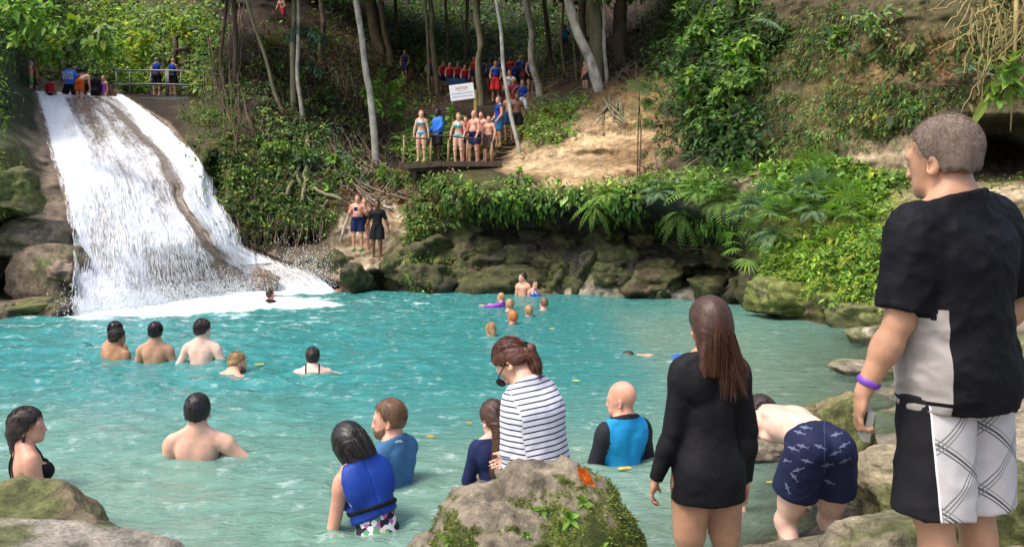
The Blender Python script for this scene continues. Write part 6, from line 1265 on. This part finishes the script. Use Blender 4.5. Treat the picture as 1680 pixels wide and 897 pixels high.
cover('undergrowth', [(470,90,70,60),(560,60,70,50),(600,150,70,60),(500,180,60,40),(680,170,50,30),(690,60,60,60)], 6500, .17, ['dark','deep','mid','deep','olive'], spread=.35, lift=.3, gap=-.05)
cover('leaf_litter', [(560,100,140,90),(620,180,120,60),(480,110,70,60),(700,100,80,80),(830,60,150,60),(1000,60,90,50)], 14000, .13, ['litter','dry','litter',(.05,.03,.02),(.03,.022,.016)], spread=.4, lift=.05, down=0, gap=-.5)
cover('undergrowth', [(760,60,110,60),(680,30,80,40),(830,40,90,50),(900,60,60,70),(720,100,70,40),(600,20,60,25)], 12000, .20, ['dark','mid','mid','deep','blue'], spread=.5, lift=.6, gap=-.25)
cover('undergrowth', [(905,200,45,35),(880,215,35,25),(935,180,40,18)], 2200, .14, ['fern','mid','olive','bright'], spread=.25, lift=.25, gap=-.5)
cover('undergrowth', [(740,240,70,28),(690,235,35,30),(700,255,60,10)], 2400, .20, ['bright','mid','pale','fern'], spread=.35, lift=.3, gap=-.5)
cover('undergrowth', [(1160,120,80,120),(1120,60,80,70),(1200,230,70,60),(1230,60,60,60)], 10000, .17, ['dark','mid','deep','dark'], spread=.3, lift=.35, gap=-.1)
cover('creepers', [(1320,180,90,90),(1300,110,60,60),(1400,190,70,60),(1360,50,100,40),(1480,170,60,50),(1330,250,70,25)], 8500, .085, ['olive','mid','fern','mid','olive','dark'], spread=.16, lift=.14, down=.9, aspect=.3, gap=-.2)
cover('creepers', [(1450,60,120,60),(1580,120,90,60),(1640,60,60,60)], 3000, .11, ['olive','dark','dry','mid'], spread=.2, lift=.15, down=.9, aspect=.3, gap=.15)
cover('undergrowth', [(690,400,30,60),(740,330,60,30),(700,350,30,30),(720,300,60,14)], 3200, .12, ['mid','fern','olive','dark'], spread=.2, lift=.15, gap=-.3)
cover('undergrowth', [(720,445,60,25),(860,445,80,16),(780,425,60,14)], 1500, .08, ['olive','dark','mid'], spread=.12, lift=.06, gap=.1)
cover('undergrowth', [(1330,320,90,24),(1410,320,50,30),(1300,290,70,12),(1370,285,60,20)], 5200, .13, ['bright','fern','mid','bright'], spread=.2, lift=.2, gap=-.5)
cover('undergrowth', [(1330,420,100,40),(1300,440,60,30),(1420,420,40,50),(1400,470,50,30),(1280,415,40,25)], 11000, .11, ['bright','fern','yellow','bright','mid'], spread=.16, lift=.16, down=.2, aspect=.32, gap=-.45)
cover('creepers', [(1350,60,120,50),(1480,100,80,60),(1420,200,80,40),(1300,150,40,90)], 1500, .13, ['olive','dark','deep','dark'], spread=.25, lift=.25, down=.9, aspect=.42, gap=.15)
cover('moss_cover', [(1310,462,55,14),(1290,485,45,12),(1430,490,40,20)], 2600, .04, ['yellow','fern','bright'], spread=.06, lift=.03, gap=-.3)
cover('undergrowth', [(1000,318,60,14),(940,322,40,10),(1090,305,60,14),(870,318,60,14),(1150,300,50,20)], 3000, .13, ['bright','fern','mid','pale'], spread=.2, lift=.2, gap=-.6)
cover('hanging_leaves', [(820,340,80,14),(1000,345,60,10),(1130,365,80,18),(1190,390,50,18)], 1500, .14, ['mid','bright','dark'], spread=.2, lift=.25, down=1.3, aspect=.34, gap=-.2)
cover('undergrowth', [(1060,160,60,30),(1090,220,40,60),(1020,140,60,14)], 900, .12, ['olive','dark','mid'], spread=.2, lift=.12, gap=.35)
cover('undergrowth', [(1600,285,60,14),(1650,300,50,16),(1470,300,40,20)], 900, .10, ['fern','mid','olive'], spread=.15, lift=.1, gap=.1)
cover('stone_litter', [(680,290,60,10),(580,330,50,18),(660,330,50,14),(1060,292,40,10)], 1300, .12, ['litter','dry',(.25,.17,.11)], spread=.2, lift=.03, down=0, gap=-.4)
# ferns, tufts and seedlings on the big boulder
Vb, Nb, Mb_ = BIGN; idx = np.where((Mb_ > .6) & (Nb[:, 1] < .1) & (Vb[:, 2] > .35))[0]; idx = RNG.choice(idx, 5200); b_ = Vb[idx]; n_ = Nb[idx]; L = Leaves(); N = len(idx)
cl = fbm(*(b_ * 7).T, 3, 77) > -.15; b_, n_ = b_[cl], n_[cl]; N = len(b_)
L.add(b_, n_ + rvec(N) * .8, n_ + rvec(N) * .4, .012 * np.exp(RNG.normal(size=N) * .4), .006, cvar((.12,.15,.03), N, .45)); L.build('moss', BIG, CB, kind='stuff')
for (bx_, bz_, s_) in ((.205,.70,.07),(.255,.745,.05),(.10,.715,.045),(-.02,.60,.05),(.12,.56,.05),(.31,.62,.04),(-.22,.62,.035),(.05,.66,.03)):
    j = np.argmin((Vb[:, 0] - bx_) ** 2 + (Vb[:, 2] - bz_) ** 2 + (Nb[:, 1] > 0) * 5); q = Vb[j]; L = Leaves(); m = 9; a = RNG.random(m) * 6.28; L.add(np.tile(q - 0 * CB, (m, 1)), Nb[j] * .9 + np.stack([np.cos(a), 0 * a - .2, np.sin(a)], 1), V3(0, -.7, .7), s_ * (.6 + .5 * RNG.random(m)), s_ * .3, cvar((.14,.27,.04), m, .2)); L.build('seedling', BIG, CB)
# ================================================================== PLANTS
fern_plant(1000, 322, 'bright fern clump on the edge of the overhang right of the sandy cliff foot', 9, .75, 'bright', droop=.6)
fern_plant(975, 330, 'fern drooping over the dark overhang, left of the bright clump', 7, .65, 'bright', droop=.8)
fern_plant(1030, 335, 'small fern hanging below the bright clump', 6, .5, 'bright', droop=.9)
fern_plant(1085, 322, 'grey-green fern with fine leaflets right of the bright clump', 9, .85, 'silver', droop=.6)
fern_plant(1060, 308, 'fern half behind the grey-green one on the shelf', 7, .7, 'fern')
fern_plant(1150, 318, 'palm-like fern arching from the shelf near the right bank', 9, .95, 'fern', droop=.55)
fern_plant(1190, 335, 'wide arching fern over the dark hollow at the right', 9, .95, 'mid', droop=.6)
fern_plant(1120, 345, 'fern hanging over the overhang beneath the palm-like one', 7, .7, 'mid', droop=.9)
fern_plant(1215, 300, 'tall fern behind the wide arching one', 8, .8, 'mid')
GFN = 'fan-leaved ferns on the right bank'
for i, (px, py, cl_) in enumerate([(1265,335,'silver'),(1300,325,'fern'),(1340,330,'silver'),(1380,335,'fern'),(1415,350,'fern'),(1260,365,'silver'),(1300,360,'fern'),(1345,362,'silver'),(1390,372,'bright'),(1240,385,'fern'),(1285,392,'silver'),(1370,395,'bright'),(1330,300,'fern'),(1240,345,'fern')]):
    fern_plant(px, py, 'fan-leaved fern on the right bank, %s row, %s in it' % (('upper','upper','upper','upper','upper','middle','middle','middle','middle','lower','lower','lower','topmost','upper')[i], ('first','second','third','fourth','last','first','second','third','last','first','middle one','last','alone','beside the hollow')[i]), 7, .62, cl_, kind='fan' if i % 3 != 1 else 'fern', group=GFN, off=.25, droop=.6, spread=1.1)
for i, (px, py) in enumerate([(1280,425),(1330,415),(1370,440),(1300,450),(1400,420),(1430,395),(1420,455),(1265,440),(1350,470),(1390,490)]):
    fern_plant(px, py, 'low bright green fern among the ground cover %s' % ('above the mossy rock','in the middle of the bank','right of centre on the bank','just over the mossy rock','beside the man\'s sleeve','behind the man\'s sleeve','low by the man\'s arm','at the left edge of the bank','beside the mossy rock','above the grey waterline rock')[i], 7, .36, 'bright' if i % 2 else 'yellow', off=.08, droop=.5, pairs=10)
for i, (px, py, c_) in enumerate([(755,318,'mid'),(790,312,'bright'),(830,320,'fern'),(870,325,'mid'),(850,300,'bright'),(735,300,'mid')]):
    shrub(px, py, 'leafy shrub drooping over the rocks %s' % ('under the platform support','right of the platform support','in the middle of the ledge','at the foot of the sandy cliff','close above the ledge','left under the platform')[i], 190, .15, (.45,.3,.26), c_, 'pale', off=.15, down=.8, aspect=.42)
shrub(740, 212, 'plant with large ribbed leaves behind the platform under the notice sign', 120, .30, (.9,.4,.55), 'mid', 'fern', Y=27.2, down=.1, aspect=.42, big=26, clumps=14, off=.3, cat='plant', name='large_leaved_plant')
shrub(700, 232, 'pale green shrub at the left end of the platform', 240, .20, (.6,.4,.5), 'pale', 'bright', off=.2)
shrub(632, 150, 'bright green shrub around the foot of the white trunk', 420, .24, (.75,.5,.9), 'bright', 'mid', Y=31, clumps=18)
shrub(655, 175, 'small-leaved shrub right of the white trunk', 260, .2, (.6,.4,.5), 'mid', 'fern', Y=31)
shrub(500, 58, 'blue-green foliage spray across the twin trunks', 380, .20, (1.0,.4,.36), 'blue', 'silver', Y=31, down=.5)
shrub(505, 112, 'dark blue-green spray lower on the twin trunks', 160, .22, (.6,.3,.22), 'blue', Y=31, down=.6)
shrub(525, 165, 'low green shrub in the shade between the trunks', 150, .18, (.4,.3,.3), 'mid', 'dark')
shrub(505, 270, 'grey-green leafy shrub on the bank below the trunks', 260, .2, (.55,.4,.35), 'silver', 'mid')
shrub(560, 278, 'broad-leaved seedling clump beside the fallen twigs', 200, .2, (.5,.35,.3), 'silver', 'bright')
shrub(450, 260, 'yellowish green shrub on the bank', 260, .15, (.55,.4,.45), 'fern', 'bright')
shrub(640, 295, 'bushy plant below the white trunk', 240, .15, (.5,.35,.35), 'fern', 'olive')
shrub(665, 300, 'small bush hanging under the platform end', 200, .14, (.4,.3,.35), 'mid', 'olive')
shrub(225, 78, 'vivid yellow-green shrub above the footbridge', 420, .30, (1.0,.6,.7), 'yellow', 'bright', Y=39, clumps=18)
shrub(295, 45, 'yellow-green sapling leaves by the timber frame', 160, .26, (.5,.4,.5), 'yellow', 'bright', Y=37)
shrub(212, 130, 'round-leaved bush behind the left end of the bridge rail', 420, .20, (.9,.5,.65), 'bright', 'mid', Y=37.4)
shrub(240, 148, 'bush under the bridge rail', 240, .18, (.8,.4,.35), 'mid', 'fern', Y=37.2)
shrub(120, 55, 'broad pale leaves hanging above the waterfall head', 260, .5, (2.2,1,.8), 'bright', 'pale', Y=36, big=10, clumps=16, down=.8)
shrub(55, 75, 'sunlit bush at the left above the leafy wall', 360, .3, (1.2,.8,1.0), 'bright', 'yellow', Y=33, clumps=16)
shrub(165, 95, 'dark-centred bush behind the group above the fall', 360, .26, (1.4,.7,.9), 'mid', 'bright', Y=41, clumps=16)
shrub(40, 20, 'leafy branches in the top left corner', 420, .25, (1.2,.8,.7), 'bright', 'mid', Y=22, clumps=18, down=.5)
for i, (px, py, r, n, c_, sz) in enumerate([(1185,60,.8,420,'mid',.22),(1235,110,.6,320,'bright',.22),(1165,150,.6,300,'mid',.24),(1215,165,.55,260,'bright',.22),(1250,140,.45,200,'mid',.20),(1150,30,.7,300,'dark',.2),(1235,20,.6,260,'mid',.2),(1190,215,.4,140,'dark',.18),(1160,100,.6,240,'dark',.2)]):
    shrub(px, py, 'glossy broad-leaved shrub on the right cliff, %s' % ('upper middle clump','right clump with large leaves','left clump overhanging the sand','lower clump with hanging leaves','clump below the palm leaf','topmost dark clump','clump at the upper edge','lowest dark clump','dark clump behind the others')[i], n, sz, (r, .5, r * .7), c_, 'fern', off=.5, down=.6, aspect=.55, group='glossy shrubs on the right cliff', big=5 if i in (1, 3) else 0)
p_, n_ = at(1282, 66, .9); rt = empty('palm_frond_plant', p_, 0, label='single grey-green fan palm leaf sticking out of the right cliff', cat='palm'); L = Leaves(); fan(L, V3(0, 0, 0), V3(.3, -.6, -.3), .62, 'silver', 17); L.build('frond', rt); stems([[(0, 0, 0), (-.3, .2, .15), (-.8, .7, .1)]], .012, 'stalk', STEM, rt, 5)
shrub(1380, 68, 'small green sprig on the ochre rock wall', 90, .16, (.3,.2,.3), 'bright', off=.1, clumps=6)
shrub(1420, 85, 'creeping vine with heart leaves across the ochre rock', 120, .13, (.7,.2,.16), 'silver', 'mid', off=.1, clumps=9)
shrub(1450, 30, 'pale ferny plant under the top edge of the rock wall', 160, .16, (.5,.3,.4), 'pale', 'fern', off=.2)
shrub(1500, 175, 'tiny green tuft on the rock wall behind the man', 50, .10, (.14,.1,.12), 'bright', off=.05, clumps=4)
shrub(1590, 145, 'sprig with three broad leaves right of the man\'s head', 40, .20, (.35,.2,.12), 'silver', off=.4, clumps=5)
shrub(1655, 130, 'broad leaves hanging on the vines at the right edge', 50, .26, (.25,.2,.3), 'fern', Y=11, clumps=5)
shrub(1440, 300, 'mid-green fern bank behind the man\'s shoulder', 420, .12, (.6,.4,.25), 'fern', 'yellow', off=.15)
shrub(1290, 285, 'green bush on the shelf above the fan ferns', 300, .14, (.6,.4,.25), 'mid', 'bright', off=.15)
shrub(1385, 275, 'bright low bush under the pale rock', 260, .14, (.5,.3,.22), 'bright', 'fern', off=.15)
# slender sapling on the sandy cliff
p_, n_ = at(1047, 300, .15); rt = empty('sapling', p_, 0, label='slender sapling with feathery leaf tiers standing on the sandy cliff', cat='sapling'); stems([[(0,0,0),(.02,-.02,1.2),(.06,-.05,2.6)],[(.06,0,0),(.10,-.02,1.2),(.04,.0,2.2)]], .022, 'stem', DEAD, rt, 5)
for (dx, dz, s_) in ((-.25,1.75,1),(.15,2.1,.9),(.40,2.5,.8),(-.05,2.55,.9),(.3,1.5,.7),(.55,2.05,.6)):
    L = Leaves()
    for j in range(9): a = j * .7; frond(L, V3(dx * .4, -.05, dz), V3(math.cos(a) + dx, -.5, .35 * math.sin(a)), .5 * s_, .13, 'mid' if s_ < .8 else (.09,.17,.06), pairs=9, droop=.35)
    L.build('leaf_tier', rt)
# ================================================================== TREES
def tree(pts, r0, r1, label, mt=BARKP, crown=True, col='mid', Y=None, n=2600, cr=2.8, cz=None, fork=None):
    """pts: photo pixels from the foot up with one depth"""
    W = [P(px, py, Y) for px, py in pts]; d = unit(W[-1] - W[-2]); zt = P(0, -60, Y)[2]; base = W[0] - V3(0, 0, .4); 
    n0 = 2; top = W[-1] + d * max(0., (zt - W[-1][2])) / max(d[2], .3); ctrl = [base] + W + [top]
    path = []
    for i in range(len(ctrl) - 1):
        for t in np.linspace(0, 1, 6, endpoint=False): path.append(ctrl[i] * (1 - t) + ctrl[i + 1] * t)
    path.append(ctrl[-1]); path = np.array(path); s = np.linspace(0, 1, len(path)); wob = .45 * r0 * np.stack([vnoise(path[:, 2] * .8 + r0 * 99, 0 * s, 0 * s, 5), vnoise(path[:, 2] * .8, 7 + 0 * s, 0 * s, 6), 0 * s], 1); path = path + wob
    rad = r0 + (r1 - r0) * s; rad = rad * (1 + .9 * np.exp(-s * 26)) * (1 + .08 * vnoise(path[:, 2] * 2.2, 3 + 0 * s, 0 * s, 8))
    rad = rad * .84; root = empty('tree', base, 0, label=label, cat='tree'); b = MB(); b.tube([tuple(q - base) for q in path], list(rad), 12); b.build('trunk', mt, root, smooth=True)
    if crown:
        c = top - base + V3(0, 0, cr * .35); L = Leaves(); cl = 26; cc = rvec(cl) * np.array((cr, cr, cr * .5)); lb = []
        for i in range(cl):
            m = n // cl; q = c + cc[i] + rvec(m) * cr * .28; L.add(q, rvec(m) + V3(0, 0, -.3), V3(0, 0, 1) + rvec(m) * .6, .36, .2, cvar(col, m, .25)); lb.append([tuple(top - base - d * .8), tuple(c + cc[i] * .45 - V3(0, 0, .3)), tuple(c + cc[i])])
        L.build('crown', root); stems(lb[:10], r1 * .5, 'limb', mt, root, 5)
    return root
tree([(617,262),(606,150),(593,60),(585,0)], .16, .11, 'white-barked slim tree standing between the bank and the platform', BARKP, Y=29)
tree([(480,208),(481,100),(483,0)], .15, .11, 'grey-green twin trunk, left stem, on the bank', BARKG, Y=31, cr=2.2)
tree([(495,212),(489,110),(489,20)], .10, .07, 'paler right stem of the twin trunks on the bank', BARKP, Y=30.7, crown=False)
tree([(474,214),(450,150),(425,60),(402,-5)], .085, .07, 'thin brown trunk leaning left over the bank', BARKG, Y=30.5, cr=2.)
tree([(529,150),(529,70),(530,0)], .19, .15, 'ring-banded dark trunk further up the slope', BARK, Y=38, cr=3)
tree([(623,95),(613,40),(607,-10)], .42, .34, 'thick dark trunk high on the slope', BARK, Y=45, cr=3.4)
tree([(640,100),(634,50),(626,0)], .22, .18, 'second dark trunk beside the thick one on the slope', BARK, Y=44, cr=2.6)
tree([(718,160),(712,80),(706,0)], .16, .13, 'grey-brown trunk among the visitors left of the sign', BARKG, Y=40, cr=2.6)
tree([(706,156),(702,90),(699,20)], .09, .07, 'thin trunk just left of the grey-brown one', BARKG, Y=39.6, crown=False)
tree([(789,172),(787,90),(784,0)], .20, .16, 'mossy brown trunk right of the notice sign', BARKG, Y=36, cr=2.8)
tree([(856,256),(838,190),(826,110),(815,0)], .085, .06, 'thin white leaning sapling in front of the queue on the steps', BARKP, Y=26.2, cr=1.6, n=500)
tree([(886,160),(876,110),(870,50),(866,0)], .20, .15, 'pale blotched trunk right of the queue', BARKP, Y=34, cr=2.8)
tree([(992,172),(968,110),(950,50),(934,-5)], .25, .17, 'pale leaning trunk at the top of the sandy cliff', BARKP, Y=29, cr=3)
tree([(978,160),(975,80),(974,0)], .38, .33, 'broad grey-brown trunk behind the leaning pale one', BARKG, Y=31, cr=3.4)
tree([(958,140),(958,70),(957,0)], .17, .15, 'narrow brown trunk left of the broad one', BARK, Y=31.5, crown=False)
tree([(994,140),(992,60),(990,0)], .09, .08, 'thin pale stem right of the broad trunk', BARKP, Y=30.6, crown=False)
tree([(1014,128),(1016,60),(1016,0)], .36, .30, 'thick dark brown trunk at the right of the trunk group', BARK, Y=33, cr=3.2)
tree([(652,90),(650,40),(649,0)], .12, .1, 'thin dark trunk right of the thick ones on the slope', BARK, Y=46, cr=2.4)
tree([(735,110),(733,50),(731,0)], .10, .08, 'thin dark stem behind the landing', BARK, Y=45, cr=2.4)
tree([(762,115),(766,50),(768,0)], .13, .1, 'dark stem behind the red-vested visitors', BARK, Y=45, cr=2.4)
tree([(905,110),(899,60),(893,0)], .14, .12, 'dark slim trunk right of the pale blotched one', BARK, Y=38, cr=2.6)
tree([(925,120),(922,60),(924,0)], .08, .06, 'thin stem by the person in bright blue', BARKG, Y=36, crown=False)
tree([(948,150),(943,90),(938,40)], .07, .05, 'very thin stem left of the leaning trunk', BARKG, Y=33, crown=False)
tree([(388,150),(386,70),(384,0)], .13, .1, 'dark trunk wrapped in lianas at the top of the left bank', BARK, Y=32, cr=2.6)
tree([(362,140),(366,60),(372,0)], .09, .07, 'slim dark trunk left of the liana-wrapped one', BARK, Y=32.5, cr=2.2)
tree([(535,40),(548,10),(552,-10)], .1, .08, 'faint dark trunk at the top of the slope', BARK, Y=48, cr=2.4)
# lianas, roots, dead sticks
def curve(p0, p1, sag, n=7, wob=.1): t = np.linspace(0, 1, n)[:, None]; q = p0 * (1 - t) + p1 * t; q = q + V3(0, 0, -1) * sag * 4 * t * (1 - t) + np.cumsum(RNG.normal(size=(n, 3)), 0) * wob * (t * (1.15 - t)) * 1.5; return [tuple(v) for v in q]
def on_surf(px, py, off=.08): return at(np.array([px]), np.array([py]), off)[0][0]
def px_sticks(name, blobs, n, ln, r, mt, vertical=0., off=.12, label=None, kind='stuff', cat=None):
    px, py = scatter_px(blobs, n); L = []
    for x, y in zip(px, py):
        a = RNG.random() * 6.283 if vertical == 0 else (1.57 + RNG.normal() * vertical); l = ln * (.5 + RNG.random()); L.append(curve(on_surf(x, y, off), on_surf(x + math.cos(a) * l, y + math.sin(a) * l, off * (.5 + 2 * RNG.random())), .05, 6, .07))
    b = MB()
    for q in L: rr = r * (.5 + RNG.random()); b.tube(q, np.linspace(rr, rr * .4, len(q)), 4, cap=False)
    return b.build(name, mt, smooth=True, kind=kind, label=label, cat=cat)
px_sticks('fallen_branches', [(600,300,60,30),(560,250,70,40),(620,330,50,20)], 90, 55, .035, TWIG, label='tangle of fallen branches on the slope')
px_sticks('roots', [(540,160,90,50),(560,130,60,40),(620,220,60,40)], 150, 60, .022, DEAD, vertical=.5)
px_sticks('twigs', [(500,110,80,40),(470,180,60,50)], 80, 45, .018, TWIG)
px_sticks('hanging_roots', [(375,330,25,40),(440,380,60,30),(500,360,40,30),(460,310,60,40)], 150, 45, .018, DEAD, vertical=.15)
px_sticks('lianas', [(390,60,30,60),(375,110,30,40)], 34, 110, .022, DEAD, vertical=.12, off=.4)
px_sticks('twigs', [(1030,60,70,50),(1060,110,60,30),(1000,110,50,30)], 90, 55, .02, TWIG)
px_sticks('twigs', [(1090,300,40,10),(1230,440,25,16),(1170,405,40,14)], 34, 45, .03, TWIG)
px_sticks('hanging_roots', [(1360,60,90,50),(1460,40,60,40),(1300,190,80,60)], 80, 36, .009, DEAD, vertical=.2)
px_sticks('roots', [(1000,172,22,12)], 14, 40, .04, BARKG, vertical=.5)
b = MB(); 
for (x0_, y0_, x1_, y1_, s_) in ((498,230,470,330,.2),(490,300,545,340,.5),(520,320,560,345,.2),(505,250,500,330,.1),(660,70,585,330,.0)):
    if x0_ < 600: b.tube(curve(on_surf(x0_, y0_, .3), on_surf(x1_, y1_, .3), s_, 9, .1), .06, 6)
b.build('liana', BARKG, smooth=True, label='thick green-brown lianas looping down the left bank', cat='liana')
b = MB(); b.tube(curve(on_surf(560, 405, .25), on_surf(595, 350, .5), .0, 6, .04), .05, 6); b.build('branch', BARKP, smooth=True, label='pale dead branch leaning on the rock beside the stout man', cat='branch')
b = MB(); b.tube(curve(on_surf(590, 318, .15), on_surf(640, 345, .2), .0, 6, .05), .04, 6); b.build('branch', BARKP, smooth=True, label='long pale stick lying above the two men', cat='branch')
# vines top right, nearer the camera
vr = empty('vine_tangle', P(1640, 60, 11.), 0, label='tangle of yellowish vines hanging in the top right corner', cat='vine'); vo = P(1640, 60, 11.)
L = []
for i in range(75):
    x0_ = RNG.uniform(1590, 1760); y0_ = RNG.uniform(-60, 60); dx = RNG.normal() * 55 - 15; dy = RNG.uniform(10, 130); Yv = 10.6 + RNG.random() * 1.2; p0_ = P(x0_, y0_, Yv) - vo; p1_ = P(x0_ + dx, y0_ + dy, Yv) - vo; L.append(curve(p0_, p1_, RNG.normal() * .18, 11, .07))
for i, q in enumerate(L): b = MB(); b.tube(q, np.linspace(.012, .006, len(q)) * (.6 + RNG.random()), 5, cap=False); b.build('vine_stem', VINE, vr, smooth=True)
b = MB(); b.tube([tuple(P(1668, -40, 11) - vo), tuple(P(1666, 60, 11) - vo), tuple(P(1662, 140, 11) - vo), tuple(P(1658, 215, 11) - vo)], [.03, .028, .02, .008], 6); b.build('vine_stem', VINE, vr, smooth=True)
LT = Leaves(); m = 260; LT.add(np.stack([RNG.uniform(1590, 1740, m), RNG.uniform(-20, 110, m)], 1)[:, :1] * 0 + np.array([P(x, y, 11) - vo for x, y in zip(RNG.uniform(1600, 1740, m), RNG.uniform(-20, 110, m))]), rvec(m) + V3(0, 0, -.5), V3(0, -1, .3), .07, .03, cvar('olive', m, .3)); LT.build('foliage', vr)
# razor wire and mesh fence by the pale trunk
rw = empty('razor_wire', P(910, 172, 29.), 0, label='coils of razor wire along the top of the sandy cliff', cat='razor wire'); ro_ = P(910, 172, 29.)
for i, (px, py, r) in enumerate([(858,158,.42),(872,166,.36),(888,170,.34),(903,168,.36),(918,172,.34),(932,170,.34),(955,160,.40),(962,164,.38)]):
    c = P(px, py, 29. + .15 * (i % 3)) - ro_; b = MB(); ph = RNG.random() * 3; b.tube([tuple(c + V3(r * math.cos(a), .18 * math.sin(a * .5 + ph) + a * .02, r * .9 * math.sin(a))) for a in np.linspace(0, 6.9, 30)], .014, 5); b.build('coil', STEEL, rw, smooth=True)
fe = empty('wire_fence', P(920, 135, 32.), 0, label='sagging wire mesh fence between the pale blotched and leaning trunks', cat='fence'); fo = P(920, 135, 32.)
for i in range(6): b = MB(); b.tube([tuple(P(x, 150 - i * 6 - (x - 870) * .28 + 2 * math.sin(x * .2 + i), 32.) - fo) for x in range(870, 960, 12)], .010, 4); b.build('wire', TWIG, fe)
for x in range(874, 956, 8): b = MB(); b.tube([tuple(P(x, 152 - (x - 870) * .28, 32.) - fo), tuple(P(x + 1, 118 - (x - 870) * .28, 32.) - fo)], .008, 4); b.build('wire', TWIG, fe)
# orange things: a crumpled leaf on the boulder, fallen leaves on the water
def crumple(name, c, size, col, label, seed=0, rot=0., n=14, cat='leaf', group=None, flat=0.):
    u, v = np.meshgrid(np.linspace(-1, 1, n), np.linspace(-1, 1, n), indexing='ij'); w = np.sqrt(clamp(1 - u * u)) * .42 * (1 + .25 * vnoise(u * 4, v * 0, 0 * u, seed)); X = u * size; Zz = v * w * size * (1 + .3 * vnoise(u * 5, v * 5, 0 * u, seed + 1) * (1 - flat)); H = size * (.25 * vnoise(u * 2.2, v * 2.2, 0 * u, seed + 2) + .15 * v * v) * (1 - flat) + size * .03 * flat * v * v
    V = np.stack([X, Zz, H], -1).reshape(-1, 3); a = np.arange(n * n).reshape(n, n); Fc = np.stack([a[:-1, :-1], a[1:, :-1], a[1:, 1:], a[:-1, 1:]], -1).reshape(-1, 4); cc = np.array(col) * (1 + .6 * vnoise(V[:, 0] / size * 7, V[:, 1] / size * 7, 0 * V[:, 0], seed + 3))[:, None]
    o = obj(name, mesh(name, V, Fc, LEAF, col=clamp(cc, .01, .9)), None, c, label=label, cat=cat, group=group); o.rotation_euler = rot; return o
def boulder_hit(px, py):
    bpy.context.view_layer.update(); bv = bvh_of(BIG); d = Vector(((px - CX) / F, 1, -(py - HOR) / F)).normalized(); h = bv.ray_cast(Vector((0, 0, CH)), d); return h
h = boulder_hit(960, 790)
if h[0] is not None: crumple('fallen_leaf', h[0] + h[1] * .012, .052, (.62,.13,.012), 'crumpled bright orange leaf lying on top of the big boulder', 5, (R(62), R(58), 0), flat=.25)
for i, (px, py, Y, s_, c_, lb) in enumerate([(945,627,None,.045,(.75,.6,.05),'yellow leaf floating beyond the bald man'),(706,720,None,.035,(.75,.35,.03),'orange leaf floating right of the bearded man'),(769,697,None,.032,(.7,.28,.02),'small orange leaf floating by the girl'),(1412,757,None,.032,(.8,.7,.08),'yellow leaf on the shallows by the pointed rock'),(1422,733,None,.05,(.45,.28,.08),'brown leaf on the shallows behind the yellow one'),(1024,754,5.75,.06,(.8,.5,.05),'long orange leaf in front of the bald man\'s waist'),(1262,795,None,.03,(.6,.45,.06),'dull yellow leaf near the bending man\'s foot'),(78,700,None,.035,(.6,.4,.1),'pale brown leaf floating beside the woman at the left'),(905,541,None,.07,(.7,.65,.2),'yellowish leaf floating behind the line of swimmers'),(425,600,None,.07,(.7,.5,.12),'yellow leaf by the ginger-bearded swimmer')]):
    Yl = Y or F * CH / (py - HOR); q = P(px, py, Yl); q[2] = .022 ; crumple('fallen_leaf', q, s_, c_, lb, 20 + i, (R(8), R(4), i * .1), flat=.9, group='fallen leaves floating on the pool')

# ripples where people stand in the pool
wo = bpy.data.objects['water']; nV = len(wo.data.vertices); co = np.empty(nV * 3, np.float32); wo.data.vertices.foreach_get('co', co); co = co.reshape(-1, 3)
for (x, y, z) in WADERS:
    if y > 19: continue
    d = np.hypot(co[:, 0] - x, (co[:, 1] - y)); k = d < 1.6; co[k, 2] += .011 * np.cos((d[k] - .25) * 6.283 / .24) * np.exp(-np.maximum(d[k] - .2, 0) / .42)
wo.data.vertices.foreach_set('co', co.ravel()); wo.data.update()
